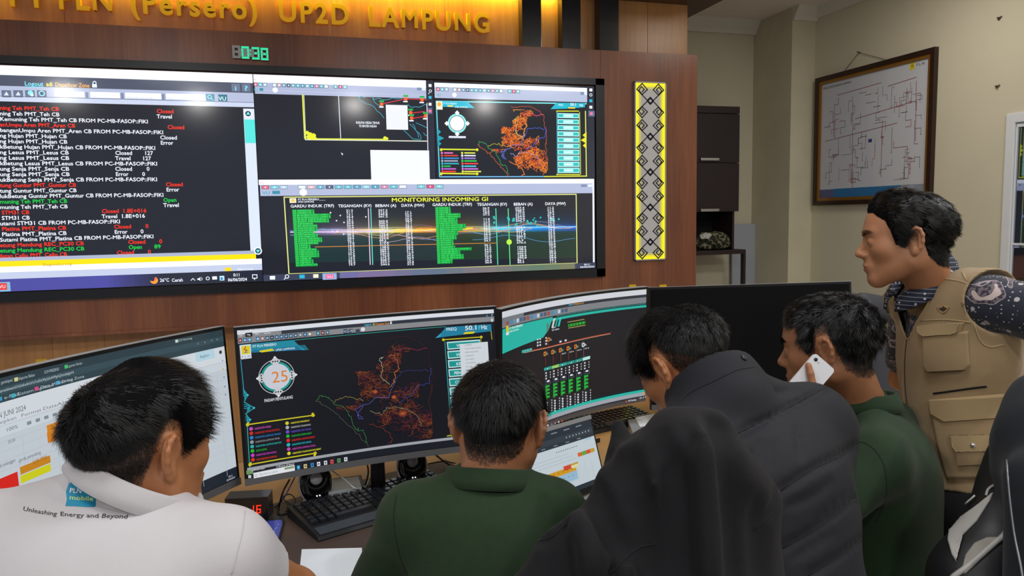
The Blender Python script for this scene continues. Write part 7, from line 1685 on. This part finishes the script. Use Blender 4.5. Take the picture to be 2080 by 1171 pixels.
# shirt
C_ = Field((R[0]-.40, L[1]-.4, hip[2]-.13), (eL[0]+.12, R[1]+.45, 1.50), .006); torso(C_, nb, L, R, hip, -.006, .96, .96)
C_.chain([L, L*.5+eL*.5, eL], [.066, .064, .062], .03); C_.cone(R, eR, .06, .055, .03); C_.wave(.003, 26, 4, 4)
C_.cut(eL*.85+L*.15, eL-L, .004, eL-.12, eL+.12); C_.cut(eR*.8+R*.2, eR-R, .004, eR-.08, eR+.08); C_.cut(hip+up*.034, -up, .004)
C_.cone(nb+up*.035+f*.02, nb+(Nk-nb)*1.6+up*.04, .056, .066, .006, op=-1)
sh5 = cloth(C_, 'batik_shirt', M_batik, p5, 1)
collar('collar', nb+up*.040+f*.036, (Nk-nb)*.6+up*.4, None, .070, .064, .050, M_stripe, sh5, fwd=f, flare=.018, drop=.056, a0=-168, a1=168, tilt=.042)
# vest
C_ = Field((R[0]-.40, L[1]-.40, hip[2]-.08), (L[0]+.25, R[1]+.3, 1.50), .005); torso(C_, nb, L, R, hip, .018, 1.0, 1.0)
C_.wave(.0025, 20, 6, 4); C_.cone(L+sd*-.022, L-sd*.3+[0, 0, -.02], .080, .085, .008, op=-1); C_.cone(R+sd*.050, R+sd*.3, .075, .085, .008, op=-1)
C_.cut(hip+up*.072, -up, .004); C_.cone(nb+up*.02, nb+up*.3, .082, .12, .008, op=-1)
C_.cone(nb+f*.10+up*.08, nb+f*.13-up*.09, .05, .010, .006, op=-1); C_.cone(nb+f*.15+up*.08, nb+f*.16-up*.10, .05, .010, .006, op=-1)
for q in ([(1800, 720), (1830, 830), (1870, 900)], [(1900, 650), (1880, 720), (1860, 780)], [(2040, 800), (2030, 870), (2000, 930)], [(1850, 880), (1880, 930), (1930, 955)]):
    pass
vneck = [(1806, 540), (1812, 590), (1822, 632), (1843, 690), (1862, 655), (1884, 618), (1898, 580), (1908, 520), (1880, 500)]
bv = bvh_of(C_.V, C_.F) if False else None
tmp = C_.mesh('t'); Vv = relax(C_.V, C_.F, 1, .45); Ff = C_.F; bpy.data.meshes.remove(tmp)
full = bvh_of(Vv, Ff); cen = Vv[Ff].mean(1); rel = cen-CAM; zz = rel@FW; X_ = IW/2+FPX*(rel@RT)/zz; Y_ = IH/2-FPX*(rel@UP)/zz; keep = np.ones(len(Ff), bool)
for i in np.nonzero((X_ > 1800) & (X_ < 1910) & (Y_ > 495) & (Y_ < 692))[0]:
    if inpoly(X_[i], Y_[i], vneck):
        h_ = full.ray_cast(Vector(CAM), Vector(cen[i]-CAM).normalized())
        if h_[0] is not None and (h_[0]-Vector(cen[i])).length < .02: keep[i] = False
Ff = Ff[keep]; vest = link('vest', raw_mesh('vest', Vv, Ff, True), M_khaki, p5); bv = full
def pocket(poly, th, name='pocket', mat=None, flap=None, ft=.004):
    o = patch(name, bv, poly, th, mat or M_khaki, vest, 3.0, .0006, 5)
    if flap:
        q = patch('flap', bv, flap, th+ft, M_khaki2, o, 3.0, .0012, 4); return o, q
    return o, None
pocket([(1879, 680), (1968, 672), (1971, 742), (1961, 752), (1888, 757), (1880, 745)], .012, flap=[(1868, 662), (1900, 657), (1960, 655), (1953, 676), (1940, 681), (1882, 686), (1869, 677)])
pocket([(1889, 812), (2040, 800), (2040, 905), (2028, 972), (1925, 974), (1905, 900)], .010, flap=[(1888, 813), (2036, 800), (2039, 838), (2022, 848), (1918, 858), (1892, 842)])
o_, q_ = pocket([(1940, 900), (2012, 892), (2012, 940), (1945, 945)], .016, flap=[(1930, 881), (2013, 879), (2016, 902), (2005, 915), (1942, 916), (1934, 905)], ft=.003)
sn = at(1975, 902, 1.0); lc, nn, _, _ = bv.ray_cast(Vector(CAM), Vector(ray(1975, 902)).normalized())
if lc is not None:
    if nn.dot(Vector(FW)) > 0: nn = -nn
    MB().lathe([(.0001, .024), (.003, .024), (.0055, .0225), (.0065, .019)], Matrix.Translation(lc) @ nn.to_track_quat('Z', 'Y').to_matrix().to_4x4(), 16).build('snap_button', M_steel, vest)
seam('zip_opening', bv, [(1896, 800), (1920, 797), (1970, 790), (2004, 786)], .0028, M_thread, vest); seam('zip_teeth', bv, [(1842, 688), (1838, 740), (1840, 800), (1850, 860), (1862, 915)], .0018, cloth_mat('zip_brown', '#3a3128'), vest)
for q in ([(1812, 590), (1822, 632), (1843, 690), (1862, 655), (1884, 618), (1898, 580)], [(1838, 690), (1833, 740), (1835, 800), (1846, 870), (1862, 930), (1890, 960)], [(1920, 498), (1950, 545), (1975, 600), (1978, 650), (1990, 690), (2010, 705), (2040, 700)], [(1910, 566), (1950, 572), (1972, 580)], [(1870, 652), (1920, 650), (1972, 655)], [(1922, 520), (1985, 535)]): seam('stitched_edge', bv, q, .0022, M_khaki2, vest)
pt = [(1903, 626), (1911, 623), (1916, 619), (1921, 622), (1931, 625), (1926, 631), (1921, 637), (1914, 637), (1908, 632)]
patch('badge', bv, pt, .002, cloth_mat('badge_edge', '#b08a5a'), vest, 2, .0006, 2); patch('badge_centre', bv, [(1907, 627), (1915, 625), (1918, 622), (1922, 625), (1927, 627), (1919, 634), (1913, 633)], .0026, cloth_mat('badge_dark', '#33302a'), vest, 2, .0006, 2)
patch('strap_tab', bv, [(1790, 600), (1800, 595), (1806, 610), (1803, 650), (1795, 640)], .004, M_khaki2, vest, 2, .0006, 2)
legs(p5, hip, sd, f, False)

# ================================================================== chair with a black jacket draped over its back, in front
def office_chair(label, c, yaw, hb, parent_name='office_chair', w=.42):
    """c = centre of the seat on the floor; backrest on the side away from yaw"""
    a = radians(yaw)+YAW; f = np.array([sin(a), cos(a), 0]); s = np.array([cos(a), -sin(a), 0]); c = np.array([c[0], c[1], 0.0]); r = thing('office_chair', label, 'chair', c)
    F = Field(c+[-.5, -.5, .38], c+[.5, .5, .62], .012); z = np.array([0, 0, 1.0]); F.cone(c-f*.14+z*.48-s*.12, c-f*.14+z*.48+s*.12, .05, .05, .05); F.cone(c+f*.14+z*.47-s*.14, c+f*.14+z*.47+s*.14, .045, .045, .05)
    F.ell(c+z*.47, (.24, .25, .06), np.stack([s, f, z], 1), .05); cloth(F, 'seat', M_blackm, r, 2)
    F = Field(c+[-.5, -.5, .5], c+[.5, .5, hb+.1], .012); b = c-f*.25
    F.ell(b+z*(.60+hb)/2, (w*.48, .04, (hb-.60)/2), np.stack([s, f, z], 1), .03); F.cone(b+z*(hb-.08)-s*w*.3, b+z*(hb-.08)+s*w*.3, .04, .04, .08); F.cone(b+z*.68-s*w*.33, b+z*.68+s*w*.33, .045, .045, .08)
    cloth(F, 'backrest', M_blackm, r, 2)
    MB().tube([b+z*.72-f*.03, b+z*.52-f*.05, c-f*.05+z*.42], .022, 8).build('back_support', M_black, r)
    MB().tube([c+z*.43, c+z*.09], .025, 12).build('gas_column', M_steel, r)
    for k in range(5):
        t = 2*pi*k/5+a; d = np.array([cos(t), sin(t), 0]); MB().tube([c+z*.10, c+d*.28+z*.075], [.022, .014], 8).build('base_leg', M_black, r)
        MB().tube([c+d*.28+z*.026-np.array([-d[1], d[0], 0])*.02, c+d*.28+z*.026+np.array([-d[1], d[0], 0])*.02], .026, 12).build('castor', M_black, r)
    return r, f, s, b
tp = at(1405, 900, 1.10); aJ = radians(-14)+YAW; fJ = np.array([sin(aJ), cos(aJ), 0]); cJ = np.array([tp[0], tp[1], 0])+fJ*.25
ch1, fJ, sJ, bJ = office_chair('black office chair mostly hidden under the draped jacket in the foreground', cJ, -14, float(tp[2])-.07, w=.30)
dj = thing('draped_jacket', 'plain black jacket draped over the chair back in the foreground', 'jacket', (bJ[0], bJ[1], .7))
C_ = Field(at(1030, 1300, 1.0)-[.25, .25, .30], at(1620, 800, 1.15)+[.3, .3, .1], .0055)
q = lambda x, y, d: at(x, y, d)
C_.cone(q(1375, 878, 1.12), q(1440, 876, 1.12), .028, .028, .05); C_.cone(q(1365, 890, 1.11), q(1312, 945, 1.09), .034, .036, .04); C_.cone(q(1445, 885, 1.11), q(1532, 1012, 1.09), .024, .030, .04)
C_.cone(q(1256, 868, 1.17), q(1275, 950, 1.13), .013, .028, .03); C_.cone(q(1275, 950, 1.13), q(1300, 1010, 1.08), .028, .04, .04); C_.cone(q(1290, 1000, 1.07), q(1165, 1145, 1.02), .040, .042, .04); C_.cone(q(1400, 940, 1.06), q(1400, 1500, 1.0), .060, .105, .05)
C_.cone(q(1310, 1020, 1.06), q(1270, 1500, .98), .060, .09, .05); C_.cone(q(1525, 1035, 1.08), q(1540, 1500, 1.04), .034, .060, .04); C_.cone(q(1165, 1150, 1.0), q(1130, 1500, .98), .048, .09, .05); C_.cone(q(1470, 985, 1.06), q(1490, 1500, 1.0), .042, .08, .05)
C_.cone(q(1120, 1140, 1.02), q(1075, 1230, 1.0), .022, .05, .04)
C_.wave(.003, 20, 12, 4)
tmp = C_.mesh('t'); bq = bvh_of(C_.V, C_.F); bpy.data.meshes.remove(tmp)
for pl_, w_, h_ in (([(1262, 935), (1290, 1000), (1318, 1080), (1330, 1190)], .020, -.030), ([(1300, 960), (1335, 1060), (1352, 1190)], .016, .014), ([(1372, 930), (1380, 1060), (1388, 1190)], .020, -.020), ([(1425, 890), (1432, 1040), (1436, 1190)], .020, .012), ([(1462, 862), (1482, 950), (1495, 1060), (1505, 1190)], .017, -.028),
    ([(1583, 985), (1568, 1040), (1530, 1075)], .007, -.010), ([(1205, 990), (1240, 1070), (1285, 1130)], .018, -.016), ([(1140, 1100), (1138, 1180)], .018, -.018), ([(1180, 1050), (1205, 1180)], .018, .012), ([(1240, 1171), (1290, 1115), (1330, 1105)], .008, -.012), ([(1088, 1100), (1120, 1090), (1150, 1065)], .007, -.010), ([(1540, 1030), (1548, 1190)], .018, -.014), ([(1230, 900), (1240, 960)], .012, -.010), ([(1400, 870), (1408, 920)], .012, -.006), ([(1345, 880), (1320, 930)], .010, -.006), ([(1265, 1100), (1280, 1190)], .016, .012)):
    C_.crease(px_pts(bq, pl_, 5), w_, h_)
jo = cloth(C_, 'jacket_body', M_jack, dj, 1); bv = bvh_of(C_.V, C_.F)
for pl_ in ([(1585, 988), (1570, 1040), (1530, 1078)], [(1240, 1168), (1290, 1118), (1332, 1106)], [(1088, 1100), (1120, 1092), (1152, 1064)]): seam('stitched_seam', bv, pl_, .0011, M_thread, jo)

# ================================================================== gaming chair with white trim and a black zip jacket, right edge
gc = at(2010, 1120, 1.50); g0 = np.array([gc[0]+.12, gc[1]+.02, 0]); gch = thing('gaming_chair', 'black gaming chair with white trim at the right edge, behind the zip jacket', 'chair', g0)
F = Field(at(1900, 1500, 1.45)-[.2, .2, .1], at(2200, 900, 1.6)+[.2, .3, .1], .009)
F.cone(q(2030, 1000, 1.56), q(1985, 1180, 1.50), .030, .075, .05); F.cone(q(1985, 1180, 1.50), q(2000, 1420, 1.46), .085, .10, .05); F.cone(q(2110, 960, 1.55), q(2110, 1400, 1.48), .10, .13, .06)
cloth(F, 'backrest', simple('gaming_black', '#16171b', .5), gch, 1); bv = bvh_of(F.V, F.F)
M_trim = simple('gaming_white_trim', '#b4b2ae', .45)
patch('trim_panel', bv, [(2018, 1002), (2012, 1018), (1985, 1060), (1955, 1090), (1941, 1118), (1944, 1144), (1935, 1130), (1927, 1100), (1930, 1080), (1948, 1058), (1985, 1030)], .004, M_trim, gch, 3, .001, 2)
patch('trim_panel', bv, [(1954, 1160), (1962, 1130), (1980, 1106), (2005, 1094), (2028, 1093), (2010, 1120), (1985, 1145), (1960, 1168)], .004, simple('gaming_beige_trim', '#8f8a80', .5), gch, 3, .001, 2)
seam('piping', bv, [(2052, 1010), (2054, 1050), (2042, 1085), (2015, 1110), (1975, 1145), (1935, 1175)], .0055, M_trim, gch, 8, .003); seam('piping', bv, [(2046, 974), (2012, 992), (2004, 1008)], .0028, M_trim, gch, 8, .002)
seam('piping', bv, [(1985, 1010), (1950, 1045), (1932, 1075)], .0020, simple('trim_light', '#d8d6d0', .4), gch, 8, .006)
z = np.array([0, 0, 1.0]); F = Field(g0+[-.4, -.4, .36], g0+[.4, .4, .62], .012); F.ell(g0+z*.46+FW*[.1, .1, 0], (.26, .26, .07)); cloth(F, 'seat', simple('gaming_seat', '#18191d', .5), gch, 1)
MB().tube([g0+z*.42, g0+z*.09], .028, 12).build('gas_column', M_steel, gch)
for k in range(5):
    t = 2*pi*k/5; d = np.array([cos(t), sin(t), 0]); MB().tube([g0+z*.10, g0+d*.3+z*.075], [.024, .016], 8).build('base_leg', M_black, gch); e = np.array([-d[1], d[0], 0]); MB().tube([g0+d*.3+z*.026-e*.02, g0+d*.3+z*.026+e*.02], .026, 12).build('castor', M_black, gch)
zj = thing('zip_jacket', 'black jacket with a silver zipper hanging over the gaming chair, right edge', 'jacket', at(2080, 1050, 1.35))
F = Field(at(1990, 1400, 1.3)-[.1, .2, .1], at(2250, 700, 1.5)+[.2, .25, .1], .0065)
F.cone(q(2106, 800, 1.50), q(2076, 900, 1.47), .030, .042, .04); F.cone(q(2076, 900, 1.47), q(2092, 945, 1.46), .042, .052, .04); F.cone(q(2124, 850, 1.50), q(2130, 960, 1.45), .07, .08, .05); F.cone(q(2120, 985, 1.36), q(2150, 1400, 1.30), .066, .085, .05); F.cone(q(2180, 900, 1.42), q(2200, 1400, 1.35), .10, .12, .05)
F.wave(.004, 24, 8, 4); zo = cloth(F, 'jacket_body', cloth_mat('zip_jacket_cloth', '#1c2026'), zj, 1); bv = bvh_of(F.V, F.F)
zp = px_pts(bv, [(2044, 935), (2047, 980), (2052, 1030), (2060, 1090), (2072, 1150), (2078, 1190)], 10)
if len(zp) > 3: MB().tube([p-FW*.002 for p in zp], .0024, 8).build('zipper', simple('zipper_silver', '#8a8d92', .35, metal=.5), zo)

# dark grey high-backed chair beyond, between the monitor and the standing man
bc = thing('office_chair', 'dark grey chair with headrest behind the man with the phone', 'chair', (*at(1772, 700, 3.40)[:2], 0))
pB = at(1772, 700, 3.40); F = Field((pB[0]-.35, pB[1]-.25, .4), (pB[0]+.35, pB[1]+.25, 1.36), .010)
F.cone(q(1752, 622, 3.40), q(1800, 630, 3.43), .062, .062, .04); F.cone(q(1770, 720, 3.40), q(1775, 900, 3.40), .11, .14, .05)
cloth(F, 'backrest', simple('chair_grey', '#3a3c44', .6), bc, 1)
b0 = np.array([pB[0], pB[1], 0]); F = Field(b0+[-.4, -.4, .36], b0+[.4, .5, .62], .014); F.ell(b0+[0, .12, .46], (.25, .25, .06)); cloth(F, 'seat', simple('seat_grey', '#33353c', .6), bc, 1)
MB().tube([b0+z*.42+[0, .1, 0], b0+z*.09+[0, .1, 0]], .025, 10).build('gas_column', M_steel, bc)
for k in range(5):
    t = 2*pi*k/5; d = np.array([cos(t), sin(t), 0]); cc = b0+np.array([0, .1, 0]); MB().tube([cc+z*.10, cc+d*.28+z*.07], [.022, .014], 8).build('base_leg', M_black, bc); e = np.array([-d[1], d[0], 0]); MB().tube([cc+d*.28+z*.026-e*.02, cc+d*.28+z*.026+e*.02], .026, 10).build('castor', M_black, bc)
